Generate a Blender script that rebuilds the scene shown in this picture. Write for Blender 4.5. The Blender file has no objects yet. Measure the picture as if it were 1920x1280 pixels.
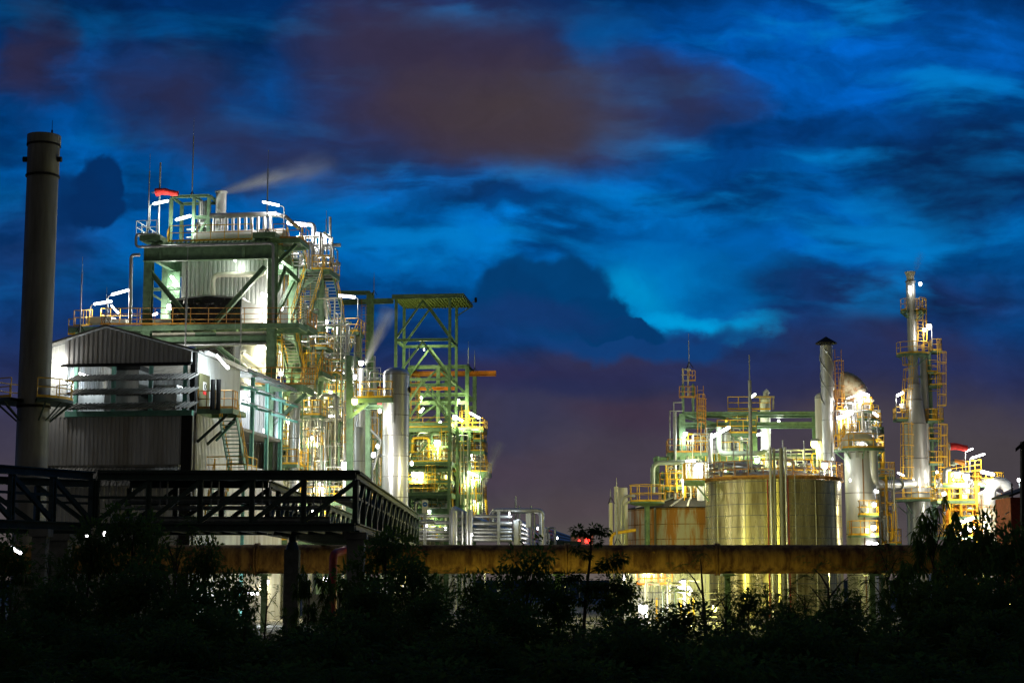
import bpy, math, random
from mathutils import Vector as V
R = math.radians
sc = bpy.context.scene
COL = sc.collection

# ---------------------------------------------------------------- camera
F, CAMZ = 3200.0, 2.8
TH = math.atan(445.0 / F)
CT, ST = math.cos(TH), math.sin(TH)
cd = bpy.data.cameras.new("camera")
cd.sensor_width, cd.lens = 36.0, 36.0 * F / 1920.0
cd.clip_start, cd.clip_end = 0.5, 6000
cam = bpy.data.objects.new("camera", cd)
COL.objects.link(cam)
cam.location = (0, 0, CAMZ)
cam.rotation_euler = (math.pi / 2 + TH, 0, 0)
sc.camera = cam
sc.view_settings.view_transform = 'Standard'
sc.view_settings.look = 'None'
sc.view_settings.exposure = 0.0
sc.cycles.use_denoising = True
sc.cycles.max_bounces = 6
sc.cycles.diffuse_bounces = 3
sc.cycles.glossy_bounces = 3
sc.cycles.volume_bounces = 0
sc.cycles.sample_clamp_indirect = 4
sc.cycles.use_light_tree = True


def lin(c):
    def g(x):
        x /= 255.0
        return x / 12.92 if x <= 0.04045 else ((x + 0.055) / 1.055) ** 2.4
    return (g(c[0]), g(c[1]), g(c[2]), 1)


def ray(px, py):
    x, v = (px - 960) / F, (640 - py) / F
    return V((x, CT - v * ST, ST + v * CT))


# ---------------------------------------------------------------- dusk sky
W = bpy.data.worlds.new("World")
sc.world = W
W.use_nodes = True
nt = W.node_tree
nt.nodes.clear()


def N(kind, **kw):
    n = nt.nodes.new(kind)
    for k, val in kw.items():
        setattr(n, k, val)
    return n


def L(a, b):
    nt.links.new(a, b)


def M(op, a, b=None, clamp=False):
    n = N('ShaderNodeMath', operation=op)
    n.use_clamp = clamp
    for i, x in enumerate((a, b)):
        if x is None:
            continue
        if isinstance(x, (int, float)):
            n.inputs[i].default_value = x
        else:
            L(x, n.inputs[i])
    return n.outputs[0]


def VM(op, a, b):
    n = N('ShaderNodeVectorMath', operation=op)
    for i, x in enumerate((a, b)):
        if isinstance(x, tuple):
            n.inputs[i].default_value = x
        else:
            L(x, n.inputs[i])
    return n.outputs[0]


tc = N('ShaderNodeTexCoord')
sp = N('ShaderNodeSeparateXYZ')
L(tc.outputs['Generated'], sp.inputs[0])
den = M('MAXIMUM', M('ABSOLUTE', sp.outputs[1]), 0.35)
uu = M('DIVIDE', sp.outputs[0], den)
ww = M('DIVIDE', sp.outputs[2], den)
cb = N('ShaderNodeCombineXYZ')
L(uu, cb.inputs[0]); L(ww, cb.inputs[1])
P0 = cb.outputs[0]


def noise(vec, scale, detail=7, rough=0.55, dist=0.0):
    n = N('ShaderNodeTexNoise')
    n.inputs['Scale'].default_value = scale
    n.inputs['Detail'].default_value = detail
    n.inputs['Roughness'].default_value = rough
    n.inputs['Distortion'].default_value = dist
    L(vec, n.inputs['Vector'])
    return n


def mapping(vec, loc=(0, 0, 0), scl=(1, 1, 1), rot=0.0):
    n = N('ShaderNodeMapping')
    n.inputs['Location'].default_value = loc
    n.inputs['Rotation'].default_value = (0, 0, rot)
    n.inputs['Scale'].default_value = scl
    L(vec, n.inputs['Vector'])
    return n.outputs[0]


def warped(scale, amp, sx=1.0, rough=.55):
    w = noise(mapping(P0, scl=(1, sx, 1)), scale, 8, rough)
    w = VM('SUBTRACT', w.outputs['Color'], (.5, .5, .5))
    w = VM('MULTIPLY', w, (amp, amp / sx ** .7, 0))
    return VM('ADD', P0, w)


PW = warped(11, .10, 1.6)      # wispy edges
PS = warped(26, .035, 1.0, .5)     # puffy edges
PQ = warped(7, .055, 1.6, .45)   # gentle drift for the streaks
PB = warped(6, .13, 1.8, .5)     # very soft masses


def uw(px, py):
    r = ray(px, py)
    return r.x / r.y, r.z / r.y


def mixc(fac, a, col):
    m = N('ShaderNodeMix', data_type='RGBA')
    L(fac, m.inputs[0]); L(a, m.inputs[6])
    if isinstance(col, tuple):
        m.inputs[7].default_value = col
    else:
        L(col, m.inputs[7])
    return m.outputs[2]


# base gradient
sw = N('ShaderNodeSeparateXYZ')
L(PB, sw.inputs[0])
ramp = N('ShaderNodeValToRGB')
stops = [(1080, (100, 88, 90)), (1000, (84, 75, 80)), (900, (70, 62, 77)), (780, (56, 52, 79)), (700, (34, 44, 90)),
         (620, (14, 54, 116)), (520, (0, 70, 142)), (390, (0, 82, 162)), (220, (0, 62, 132)), (90, (0, 52, 118)), (0, (2, 42, 100)), (-260, (3, 34, 82))]
w0, w1 = uw(960, 1080)[1], uw(960, -260)[1]
nf = M('DIVIDE', M('SUBTRACT', sw.outputs[1], w0), w1 - w0, True)
L(nf, ramp.inputs[0])
while len(ramp.color_ramp.elements) < len(stops):
    ramp.color_ramp.elements.new(0.5)
for e, (py, c) in zip(ramp.color_ramp.elements, stops):
    e.position = max(0, min(1, (uw(960, py)[1] - w0) / (w1 - w0)))
for e, (py, c) in zip(ramp.color_ramp.elements, stops):
    e.color = lin(c)
col = ramp.outputs[0]


def blob(col, px, py, rx, ry, c, op=1.0, soft=.5, warp=None, rot=0.0):
    u, w = uw(px, py)
    rx /= F; ry /= F
    rr = R(rot)
    # rotate first (about the blob centre), then scale
    v = VM('SUBTRACT', warp or PW, (u, w, 0))
    v = mapping(v, rot=-rr)
    v = mapping(v, scl=(1 / rx, 1 / ry, 0))
    g = N('ShaderNodeTexGradient', gradient_type='SPHERICAL')
    L(v, g.inputs[0])
    mr = N('ShaderNodeMapRange', interpolation_type='SMOOTHSTEP')
    mr.inputs[2].default_value = soft
    mr.inputs[4].default_value = op
    L(g.outputs[1], mr.inputs[0])
    return mixc(mr.outputs[0], col, lin(c))


# bright blue openings
col = blob(col, 1560, 110, 520, 190, (0, 88, 190), .9, .8)
col = blob(col, 1800, 90, 260, 130, (2, 82, 176), .8, .8)
col = blob(col, 800, 350, 420, 110, (0, 100, 192), .9, .8)
col = blob(col, 1150, 420, 480, 110, (0, 108, 200), .8, .8, None, 12)
col = blob(col, 1450, 470, 330, 130, (0, 92, 185), .8, .8, None, 20)
col = blob(col, 150, 100, 90, 120, (0, 84, 176), .9, .8)
col = blob(col, 440, 170, 240, 130, (0, 66, 140), .8, .8)
col = blob(col, 1130, 90, 150, 90, (0, 80, 158), .9, .8)
col = blob(col, 250, 420, 210, 120, (0, 84, 166), .8, .8)
col = blob(col, 700, 470, 260, 60, (0, 100, 188), .7, .8)
# dark veils
col = blob(col, 60, 40, 300, 150, (6, 30, 72), .85, .9)
col = blob(col, 470, 60, 260, 110, (2, 36, 86), .9, .9, None, 10)
col = blob(col, 380, 120, 150, 70, (14, 38, 84), .8, .9)
col = blob(col, 70, 150, 120, 130, (42, 40, 76), .8, .9)
col = blob(col, 950, 395, 240, 45, (4, 40, 96), .8, .8, None, -8)
col = blob(col, 1080, 470, 300, 40, (0, 50, 112), .7, .8, None, 8)
col = blob(col, 760, 290, 240, 50, (6, 38, 86), .8, .8)
col = blob(col, 1480, 250, 260, 70, (4, 48, 112), .75, .9, None, 12)
col = blob(col, 1330, 330, 260, 60, (2, 62, 136), .7, .9, None, 14)
col = blob(col, 1840, 320, 320, 180, (8, 34, 80), .95, .8)
col = blob(col, 1640, 420, 200, 50, (6, 40, 92), .8, .8)
col = blob(col, 1420, 510, 330, 60, (4, 46, 104), .8, .8, None, -4)
col = blob(col, 1700, 560, 420, 110, (22, 38, 86), .85, .8)
col = blob(col, 700, 590, 380, 90, (8, 46, 104), .7, .9)
col = blob(col, 60, 480, 220, 190, (24, 38, 88), .7, .9)
# fine cloud texture: brightness streaks
st = noise(mapping(PW, scl=(1, 2.4, 1), rot=R(4)), 14, 8, .55)
st2 = noise(PW, 34, 6, .6)
md = M('ADD', M('MULTIPLY', st.outputs[0], 1.35), M('MULTIPLY', st2.outputs[0], .5))
md = M('ADD', md, .1)
md = M('POWER', M('MAXIMUM', md, .2), 1.6)
low = M('SUBTRACT', 1.0, M('MULTIPLY', M('SUBTRACT', uw(960, 640)[1], ww), 14.0), True)
low = M('MINIMUM', M('MAXIMUM', low, .25), 1.0)
md = M('ADD', M('MULTIPLY', M('SUBTRACT', md, 1.0), low), 1.0)
vm = N('ShaderNodeVectorMath', operation='SCALE')
L(col, vm.inputs[0]); L(md, vm.inputs['Scale'])
col = vm.outputs[0]
# slanting dark streaks across the blue
sk = noise(mapping(PQ, scl=(1, 3.4, 1), rot=R(7)), 10, 10, .54)
sm = N('ShaderNodeMapRange', interpolation_type='SMOOTHSTEP')
sm.inputs[1].default_value = .49; sm.inputs[2].default_value = .64; sm.inputs[4].default_value = .72
L(sk.outputs[0], sm.inputs[0])
hi = N('ShaderNodeMapRange', interpolation_type='SMOOTHSTEP')
hi.inputs[1].default_value = uw(960, 640)[1]; hi.inputs[2].default_value = uw(960, 520)[1]
L(ww, hi.inputs[0])
hj = N('ShaderNodeMapRange', interpolation_type='SMOOTHSTEP')
hj.inputs[1].default_value = uw(960, 120)[1]; hj.inputs[2].default_value = uw(960, 330)[1]
hj.inputs[3].default_value = .55; hj.inputs[4].default_value = 1
L(ww, hj.inputs[0])
col = mixc(M('MULTIPLY', M('MULTIPLY', sm.outputs[0], hi.outputs[0]), hj.outputs[0]), col, lin((2, 42, 98)))
# thin bright wisps
bk = noise(mapping(VM('ADD', PQ, (3.1, 1.7, 0)), scl=(1, 3.4, 1), rot=R(9)), 9, 10, .52)
bm = N('ShaderNodeMapRange', interpolation_type='SMOOTHSTEP')
bm.inputs[1].default_value = .48; bm.inputs[2].default_value = .68; bm.inputs[4].default_value = .85
L(bk.outputs[0], bm.inputs[0])
bx = N('ShaderNodeMapRange', interpolation_type='SMOOTHSTEP')
bx.inputs[1].default_value = uw(420, 640)[0]; bx.inputs[2].default_value = uw(800, 640)[0]
bx.inputs[3].default_value = .25
L(uu, bx.inputs[0])
col = mixc(M('MULTIPLY', M('MULTIPLY', bm.outputs[0], hi.outputs[0]), bx.outputs[0]), col, lin((2, 122, 212)))
col = blob(col, 1830, 330, 320, 150, (8, 38, 88), .7, .9)
# warm grey cloud lit from the town
col = blob(col, 1000, 60, 330, 90, (8, 46, 104), .7, .8)
col = blob(col, 880, 170, 480, 260, (48, 44, 76), .85, .9, None, -6)
col = blob(col, 820, 150, 360, 210, (58, 47, 70), .9, .8, PB, -8)
col = blob(col, 1020, 235, 340, 140, (62, 51, 70), .9, .8, PB, 8)
col = blob(col, 1290, 180, 190, 90, (46, 46, 80), .85, 1)
col = blob(col, 700, 60, 240, 150, (52, 46, 76), .8, 1)
col = blob(col, 950, 210, 320, 150, (70, 58, 66), .8, 1)
col = blob(col, 330, 200, 280, 140, (42, 42, 78), .85, 1, None, -24)
col = blob(col, 520, 285, 300, 100, (44, 46, 84), .8, 1, None, -6)
col = blob(col, 1135, 95, 130, 60, (2, 76, 152), .75, 1)
col = blob(col, 60, 110, 100, 150, (46, 42, 74), .75, 1)
# low purple bank
col = blob(col, 380, 640, 500, 120, (34, 40, 88), .5, 1)
col = blob(col, 1560, 680, 700, 130, (40, 44, 86), .7, 1, PB)
col = blob(col, 1500, 840, 520, 110, (76, 66, 82), .6, 1, PB)
col = blob(col, 1000, 700, 420, 70, (52, 44, 80), .7, 1, PB)
col = blob(col, 1320, 880, 420, 90, (74, 62, 78), .6, 1, PB)
col = blob(col, 930, 880, 260, 60, (76, 62, 82), .6, 1, PB)
col = blob(col, 1000, 790, 170, 90, (58, 58, 92), .6, 1, PB)
col = blob(col, 1210, 790, 230, 60, (66, 50, 74), .7, 1, PB)
col = blob(col, 1080, 950, 220, 60, (80, 66, 78), .6, 1, PB)
col = blob(col, 1150, 665, 230, 40, (54, 48, 80), .6, 1, PB, -6)
col = blob(col, 1060, 720, 180, 50, (38, 44, 86), .7, 1, PB)
col = blob(col, 1420, 740, 200, 60, (44, 46, 84), .6, 1, PB)
col = blob(col, 1700, 640, 240, 60, (46, 42, 76), .7, 1, PB, -8)
col = blob(col, 1840, 860, 460, 170, (74, 66, 74), .8, 1, PB)
col = blob(col, 1500, 960, 400, 90, (78, 68, 76), .6, 1, PB)
# glow near the gap and the dark cumulus in front of it
col = blob(col, 1250, 500, 330, 150, (0, 96, 184), .9, 1, PW, 14)
col = blob(col, 1240, 540, 300, 110, (0, 118, 200), 1, 1, PW, 8)
col = blob(col, 1190, 545, 110, 70, (0, 136, 208), 1, 1, PS, -35)
col = blob(col, 1360, 530, 150, 40, (2, 76, 150), .7, 1, PW, 10)
col = blob(col, 1300, 590, 230, 32, (0, 150, 226), 1, .9, PW, 2)
col = blob(col, 1210, 645, 320, 40, (16, 60, 124), .95, .6, PS)
col = blob(col, 1030, 560, 140, 95, (3, 62, 122), 1, .2, PS)
col = blob(col, 1115, 592, 88, 50, (3, 58, 116), 1, .2, PS)
col = blob(col, 1165, 612, 70, 26, (6, 56, 114), 1, .2, PS)
col = blob(col, 960, 560, 90, 70, (4, 58, 116), .9, .3, PS)
col = blob(col, 1000, 600, 200, 60, (20, 54, 116), .8, .7, PS)
col = blob(col, 185, 340, 56, 50, (4, 46, 104), 1, .2, PS)
col = blob(col, 165, 395, 72, 46, (5, 46, 104), 1, .25, PS)
col = blob(col, 120, 380, 90, 90, (6, 44, 100), .9, .5, PS)
bg = N('ShaderNodeBackground')
# the sky behind the camera, away from the afterglow, is darker and lit by the town
back = N('ShaderNodeMapRange', interpolation_type='SMOOTHSTEP')
back.inputs[1].default_value = .25; back.inputs[2].default_value = -.25
L(sp.outputs[1], back.inputs[0])
fn = noise(PW, 40, 6, .6)
fs = N('ShaderNodeVectorMath', operation='SCALE')
tint = VM('MULTIPLY', col, (.98, 1.03, .9))
L(tint, fs.inputs[0]); L(M('ADD', M('MULTIPLY', fn.outputs[0], .36), .82), fs.inputs['Scale'])
L(mixc(back.outputs[0], fs.outputs[0], (.046, .044, .039, 1)), bg.inputs[0])
bg.inputs[1].default_value = 1.0
wo = N('ShaderNodeOutputWorld')
L(bg.outputs[0], wo.inputs[0])
W.cycles.sampling_method = 'MANUAL'
W.cycles.sample_map_resolution = 512

# ---------------------------------------------------------------- materials
MATS = {}


def mat(name, col, rough=.5, metal=0.0, var=.15, scale=3.0, streak=False, col2=None, patch=None, bump=0.0, bscale=8.0,
        spec=.5, zbias=1.0, aniso=0.0):
    m = bpy.data.materials.new(name)
    m.use_nodes = True
    t = m.node_tree
    b = t.nodes['Principled BSDF']
    b.inputs['Roughness'].default_value = rough
    b.inputs['Metallic'].default_value = metal
    b.inputs['Specular IOR Level'].default_value = spec
    geo = t.nodes.new('ShaderNodeNewGeometry')
    mp = t.nodes.new('ShaderNodeMapping')
    mp.inputs['Scale'].default_value = (1, 1, .12 if streak else 1)
    t.links.new(geo.outputs['Position'], mp.inputs[0])
    n = t.nodes.new('ShaderNodeTexNoise')
    n.inputs['Scale'].default_value = scale
    n.inputs['Detail'].default_value = 6
    n.inputs['Roughness'].default_value = .65
    t.links.new(mp.outputs[0], n.inputs['Vector'])
    mx = t.nodes.new('ShaderNodeMix'); mx.data_type = 'RGBA'
    c = V(col[:3])
    c2 = V(col2[:3]) if col2 else c * (1 - var * 2)
    lo, hi = patch or (.35, .65)
    mr = t.nodes.new('ShaderNodeMapRange')
    mr.inputs[1].default_value = lo; mr.inputs[2].default_value = hi
    t.links.new(n.outputs[0], mr.inputs[0])
    mx.inputs[6].default_value = (*(c * (1 + (0 if col2 else var))), 1)
    mx.inputs[7].default_value = (*c2, 1)
    t.links.new(mr.outputs[0], mx.inputs[0])
    t.links.new(mx.outputs[2], b.inputs['Base Color'])
    r2 = t.nodes.new('ShaderNodeMapRange')
    r2.inputs[3].default_value = max(.05, rough - .1); r2.inputs[4].default_value = min(1, rough + .15)
    t.links.new(n.outputs[0], r2.inputs[0])
    t.links.new(r2.outputs[0], b.inputs['Roughness'])
    if bump:
        n2 = t.nodes.new('ShaderNodeTexNoise')
        n2.inputs['Scale'].default_value = bscale
        n2.inputs['Detail'].default_value = 4
        t.links.new(mp.outputs[0], n2.inputs['Vector'])
        bp = t.nodes.new('ShaderNodeBump')
        bp.inputs['Strength'].default_value = bump
        bp.inputs['Distance'].default_value = .1
        t.links.new(n2.outputs[0], bp.inputs['Height'])
        t.links.new(bp.outputs[0], b.inputs['Normal'])
    if aniso:
        b.inputs['Anisotropic'].default_value = aniso
        b.inputs['Anisotropic Rotation'].default_value = .25
        tg = t.nodes.new('ShaderNodeTangent')
        tg.direction_type = 'RADIAL'; tg.axis = 'Z'
        t.links.new(tg.outputs[0], b.inputs['Tangent'])
    MATS[name] = m
    return m


def translucent(m, k=.55):
    t = m.node_tree
    b = t.nodes['Principled BSDF']
    out = [x for x in t.nodes if x.type == 'OUTPUT_MATERIAL'][0]
    tr = t.nodes.new('ShaderNodeBsdfTranslucent')
    tr.inputs[0].default_value = (.10, .16, .03, 1)
    mx = t.nodes.new('ShaderNodeMixShader')
    mx.inputs[0].default_value = k
    t.links.new(b.outputs[0], mx.inputs[1]); t.links.new(tr.outputs[0], mx.inputs[2])
    t.links.new(mx.outputs[0], out.inputs[0])


def emit(name, col, strength):
    m = bpy.data.materials.new(name)
    m.use_nodes = True
    t = m.node_tree
    t.nodes.clear()
    e = t.nodes.new('ShaderNodeEmission')
    e.inputs[0].default_value = (*col, 1)
    e.inputs[1].default_value = strength
    o = t.nodes.new('ShaderNodeOutputMaterial')
    t.links.new(e.outputs[0], o.inputs[0])
    m.cycles.emission_sampling = 'NONE'
    MATS[name] = m
    return m


GREEN = mat('green painted steel', (.145, .25, .15), .5, 0, .18, 2.5)
PALEG = mat('pale green pipe paint', (.34, .42, .35), .45, .1, .12, 2)
TEAL = mat('turquoise painted steel', (.16, .42, .34), .5, 0, .15, 2)
YEL = mat('yellow painted rail', (.86, .50, .025), .5, 0, .15, 2)
YELR = mat('weathered yellow rail', (.62, .30, .03), .6, 0, .2, 3, col2=(.34, .15, .03))
ALU = mat('aluminium cladding', (.62, .63, .64), .32, .8, .1, 1.5, streak=True, bump=.04, bscale=3, aniso=.8)
ALUD = mat('dull aluminium', (.55, .56, .57), .42, .75, .15, 2, streak=True, bump=.1)
CLAD = mat('grey ribbed cladding', (.52, .53, .55), .48, .3, .12, 1.0, streak=True, col2=(.33, .31, .28), patch=(.42, .68))
CLADL = mat('pale ribbed cladding', (.62, .64, .62), .42, .3, .1, 1.2, streak=True)
CREAM = mat('cream painted casing', (.60, .58, .48), .5, 0, .1, 1.5, streak=True)
GALV = mat('galvanised steel', (.42, .44, .45), .42, .6, .15, 4)
GRATE = mat('grating', (.10, .12, .10), .7, .3, .2, 6)
DARKG = mat('dark bridge steel', (.032, .062, .054), .55, .1, .2, 2)
SOOT = mat('soot grey steel', (.205, .205, .195), .6, .3, .2, 1.4, streak=True, bump=.05)
STACKM = mat('stack plate steel', (.48, .49, .46), .42, .5, .15, 1.2, streak=True, bump=.03, aniso=.6)
RUST = mat('rusty duct plate', (.36, .20, .05), .75, 0, .2, 2.6, streak=True, col2=(.10, .045, .018), patch=(.38, .62), bump=.12, spec=.2)
TANKR = mat('rust stained tank plate', (.46, .44, .36), .5, .2, .1, 1.5, streak=True, col2=(.40, .17, .02), patch=(.44, .54), bump=.05)
TANKS = mat('stainless tank plate', (.58, .53, .30), .26, .70, .1, 1.6, streak=True, col2=(.24, .20, .09), patch=(.46, .64), bump=.03, bscale=2.5, aniso=.8)
RUSTE = mat('burnt duct plate', (.55, .50, .36), .6, .05, .1, 2.5, col2=(.30, .12, .03), patch=(.44, .66))
CONC = mat('concrete', (.22, .22, .21), .85, 0, .15, 3)
FOIL = mat('black wrapping foil', (.10, .10, .10), .16, .9, .1, 2, bump=1.0, bscale=2.6)
BLACK = mat('black steel', (.02, .02, .02), .7, 0, .1, 3, spec=.12)
SOCK = mat('red windsock cloth', (.75, .03, .025), .7, 0, .1, 3)
REDP = mat('red painted pipe', (.30, .025, .02), .5, 0, .15, 3)
ORANGE = mat('orange paint', (.75, .25, .02), .5, 0, .1, 3)
BRICK = mat('red painted wall', (.20, .03, .02), .8, 0, .2, 4)
DOORM = mat('olive door', (.13, .13, .06), .55, 0, .1, 2)
WHITEP = mat('white paint', (.78, .78, .76), .5, 0, .05, 2)
BLUEP = mat('blue sign paint', (.02, .16, .6), .5, 0, .05, 2)
ASPH = mat('ground soil', (.06, .062, .05), .95, 0, .3, .6, bump=.3, spec=.05)
YARD = mat('plant yard concrete', (.22, .21, .19), .8, 0, .2, .4)
LEAF = [mat('leaf green a', (.06, .11, .03), .7, 0, .3, 1.3, spec=.12), mat('leaf green b', (.05, .09, .026), .7, 0, .3, 1.1, spec=.12),
        mat('leaf green c', (.075, .11, .032), .7, 0, .3, 1.7, spec=.12)]
for m_ in LEAF: translucent(m_)
BARK = mat('bark', (.06, .045, .03), .9, 0, .3, 9, bump=.4)
E_WHITE = emit('lit white tube', (1, .97, 1), 14)
E_GREEN = emit('lit mercury tube', (.92, 1, .94), 14)
E_YEL = emit('lit sodium lamp', (1, .93, .25), 10)
E_RED = emit('red warning lamp', (1, .03, .02), 6)
LCOL = {'white': ((1, .96, .86), E_WHITE), 'green': ((.93, 1, .86), E_GREEN), 'yellow': ((.97, .92, .2), E_YEL), 'warm': ((1, .90, .50), E_WHITE), 'cool': ((.80, .93, 1), E_WHITE), 'lime': ((.96, 1, .42), E_GREEN)}


# ---------------------------------------------------------------- mesh builder
class MB:
    def __init__(s):
        s.v, s.f = [], []

    def add(s, vs, fs):
        o = len(s.v)
        s.v += [tuple(x) for x in vs]
        s.f += [tuple(i + o for i in f) for f in fs]
        return s

    def hexa(s, p):
        return s.add(p, [(0, 3, 2, 1), (4, 5, 6, 7), (0, 1, 5, 4), (1, 2, 6, 5), (2, 3, 7, 6), (3, 0, 4, 7)])

    def beam(s, a, b, w, h, ref=None):
        a, b = V(a), V(b)
        d = (b - a).normalized()
        ref = V(ref) if ref is not None else V((0, 0, 1))
        if abs(d.dot(ref)) > .98:
            ref = V((0, 1, 0)) if abs(d.y) < .9 else V((0, 0, 1))
        x = d.cross(ref).normalized()
        y = x.cross(d).normalized()
        x, y = x * w / 2, y * h / 2
        return s.hexa([a - x - y, a + x - y, a + x + y, a - x + y, b - x - y, b + x - y, b + x + y, b - x + y])

    def ibeam(s, a, b, w, h, ref=None, t=.05):
        """H section: flanges lie across ref"""
        a, b = V(a), V(b)
        d = (b - a).normalized()
        ref = V(ref) if ref is not None else V((0, 0, 1))
        if abs(d.dot(ref)) > .98:
            ref = V((0, 1, 0)) if abs(d.y) < .9 else V((0, 0, 1))
        x = d.cross(ref).normalized()
        y = x.cross(d).normalized()
        for k in (-1, 1):
            o = y * (h / 2 - t / 2) * k
            s.beam(a + o, b + o, w, t, y)
        s.beam(a, b, t * .8, h - 2 * t - .002, y)
        return s

    def tube(s, pts, r, n=8, caps=True, bend=0.0):
        pts = [V(p) for p in pts]
        rs = r if isinstance(r, (list, tuple)) else None
        if bend:
            pts = fillet(pts, bend)
            rs = None
        o = len(s.v)
        prev = None
        m = len(pts)
        vs, fs = [], []
        for i, p in enumerate(pts):
            if i == 0: d = pts[1] - p
            elif i == m - 1: d = p - pts[i - 1]
            else: d = (pts[i + 1] - p).normalized() + (p - pts[i - 1]).normalized()
            d = d.normalized()
            if prev is None:
                a = V((0, 0, 1)) if abs(d.z) < .9 else V((1, 0, 0))
                x = d.cross(a).normalized()
            else:
                x = (prev - d * prev.dot(d)).normalized()
            prev = x
            y = d.cross(x)
            rr = rs[i] if rs else (r if not isinstance(r, (list, tuple)) else r[0])
            for k in range(n):
                an = 2 * math.pi * k / n
                vs.append(p + (x * math.cos(an) + y * math.sin(an)) * rr)
        for i in range(m - 1):
            for k in range(n):
                k2 = (k + 1) % n
                fs.append((i * n + k, i * n + k2, (i + 1) * n + k2, (i + 1) * n + k))
        if caps:
            fs.append(tuple(range(n - 1, -1, -1)))
            fs.append(tuple((m - 1) * n + k for k in range(n)))
        return s.add(vs, fs)

    def lathe(s, prof, base, n=32, a0=0.0, a1=2 * math.pi):
        base = V(base)
        full = abs(a1 - a0 - 2 * math.pi) < 1e-4
        vs, fs = [], []
        cnt = n if full else n + 1
        for r, z in prof:
            for k in range(cnt):
                an = a0 + (a1 - a0) * k / n
                vs.append(base + V((math.cos(an) * r, math.sin(an) * r, z)))
        for i in range(len(prof) - 1):
            for k in range(n):
                k2 = (k + 1) % cnt
                fs.append((i * cnt + k, i * cnt + k2, (i + 1) * cnt + k2, (i + 1) * cnt + k))
        return s.add(vs, fs)

    def capsule(s, a, b, r, n=10, sq=1.0):
        a, b = V(a), V(b)
        d = (b - a).normalized()
        pts, rs = [], []
        for q in (0.02, .3, .6, .85):
            pts.append(a - d * r * (1 - q)); rs.append(r * math.sqrt(max(.02, 1 - (1 - q) ** 2)))
        pts += [a, b]; rs += [r, r]
        for q in (.85, .6, .3, .02):
            pts.append(b + d * r * (1 - q)); rs.append(r * math.sqrt(max(.02, 1 - (1 - q) ** 2)))
        return s.tube(pts, rs, n)

    def prism(s, poly, off):
        """poly: planar loop of points, extruded by off"""
        n = len(poly)
        poly = [V(p) for p in poly]
        off = V(off)
        vs = poly + [p + off for p in poly]
        fs = [tuple(range(n - 1, -1, -1)), tuple(range(n, 2 * n))]
        for k in range(n):
            k2 = (k + 1) % n
            fs.append((k, k2, k2 + n, k + n))
        return s.add(vs, fs)

    def ribs(s, a, b, zb, zt, nrm, pitch=.28, depth=.05):
        """ribbed sheet standing from a to b (xy), zb/zt: numbers or functions of 0..1"""
        a, b, nrm = V(a), V(b), V(nrm)
        ln = (b - a).length
        d = (b - a) / ln
        n = max(1, round(ln / pitch))
        p = ln / n
        prof = []
        for k in range(n):
            for f, h in ((0, 0), (.30, 0), (.42, 1), (.88, 1)):
                prof.append(((k + f) * p, h * depth))
        prof.append((ln, 0))
        fz = zb if callable(zb) else (lambda t: zb)
        ft = zt if callable(zt) else (lambda t: zt)
        vs, fs = [], []
        for x, h in prof:
            q = a + d * x + nrm * h
            vs.append((q.x, q.y, fz(x / ln))); vs.append((q.x, q.y, ft(x / ln)))
        for k in range(len(prof) - 1):
            fs.append((2 * k, 2 * k + 2, 2 * k + 3, 2 * k + 1))
        return s.add(vs, fs)

    def rail(s, pts, h=1.1, sp=1.3, mids=(.55,), r=.034, toe=True, closed=False):
        pts = [V(p) for p in pts]
        if closed: pts = pts + [pts[0]]
        up = V((0, 0, 1))
        for k in (h,) + tuple(h * q for q in mids):
            s.tube([p + up * k for p in pts], r, 5)
        short = len(pts) > 4          # curved run: posts by distance, else at every corner
        acc = sp
        for i in range(len(pts) - 1):
            a, b = pts[i], pts[i + 1]
            ln = (b - a).length
            if short:
                if acc >= sp:
                    s.tube([a, a + up * h], r, 5); acc = 0
                acc += ln
                if i == len(pts) - 2 and not closed: s.tube([b, b + up * h], r, 5)
            else:
                n = max(1, math.ceil(ln / sp))
                for k in range(n + (1 if i == len(pts) - 2 and not closed else 0)):
                    q = a + (b - a) * k / n
                    s.tube([q, q + up * h], r, 5)
            if toe:
                s.beam(a + up * .08, b + up * .08, .012, .14)
        return s

    def ladder(s, a, b, out, w=.45, cage=True, cage_from=2.2):
        """a bottom, b top, out: direction the climber stands"""
        a, b, out = V(a), V(b), V(out).normalized()
        d = (b - a).normalized()
        sd = d.cross(out).normalized() * w / 2
        for k in (-1, 1):
            s.tube([a + sd * k, b + sd * k], .03, 5)
        n = int((b - a).length / .32)
        for k in range(1, n):
            p = a + d * .32 * k
            s.tube([p - sd, p + sd], .014, 4)
        if cage:
            ln = (b - a).length
            z = min(cage_from, ln * .3)
            rings = []
            while z < ln:
                c = a + d * z
                ring = []
                for k in range(9):
                    an = math.pi * k / 8
                    ring.append(c + sd * 1.5 * math.cos(an) * (1 if True else 0) + out * .72 * math.sin(an))
                s.tube(ring, .034, 4)
                rings.append(ring)
                z += 1.0
            if len(rings) > 1:
                for k in (1, 3, 5, 7):
                    s.tube([rings[0][k], rings[-1][k]], .026, 4)
        return s


def fillet(pts, rad, seg=5):
    out = [pts[0]]
    for i in range(1, len(pts) - 1):
        p, a, b = pts[i], pts[i - 1], pts[i + 1]
        d1, d2 = (a - p), (b - p)
        l1, l2 = d1.length, d2.length
        d1.normalize(); d2.normalize()
        r = min(rad, l1 * .48, l2 * .48)
        q0, q1 = p + d1 * r, p + d2 * r
        for k in range(seg + 1):
            t = k / seg
            out.append(q0 * (1 - t) ** 2 + p * 2 * t * (1 - t) + q1 * t * t)
    out.append(pts[-1])
    return out


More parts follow.
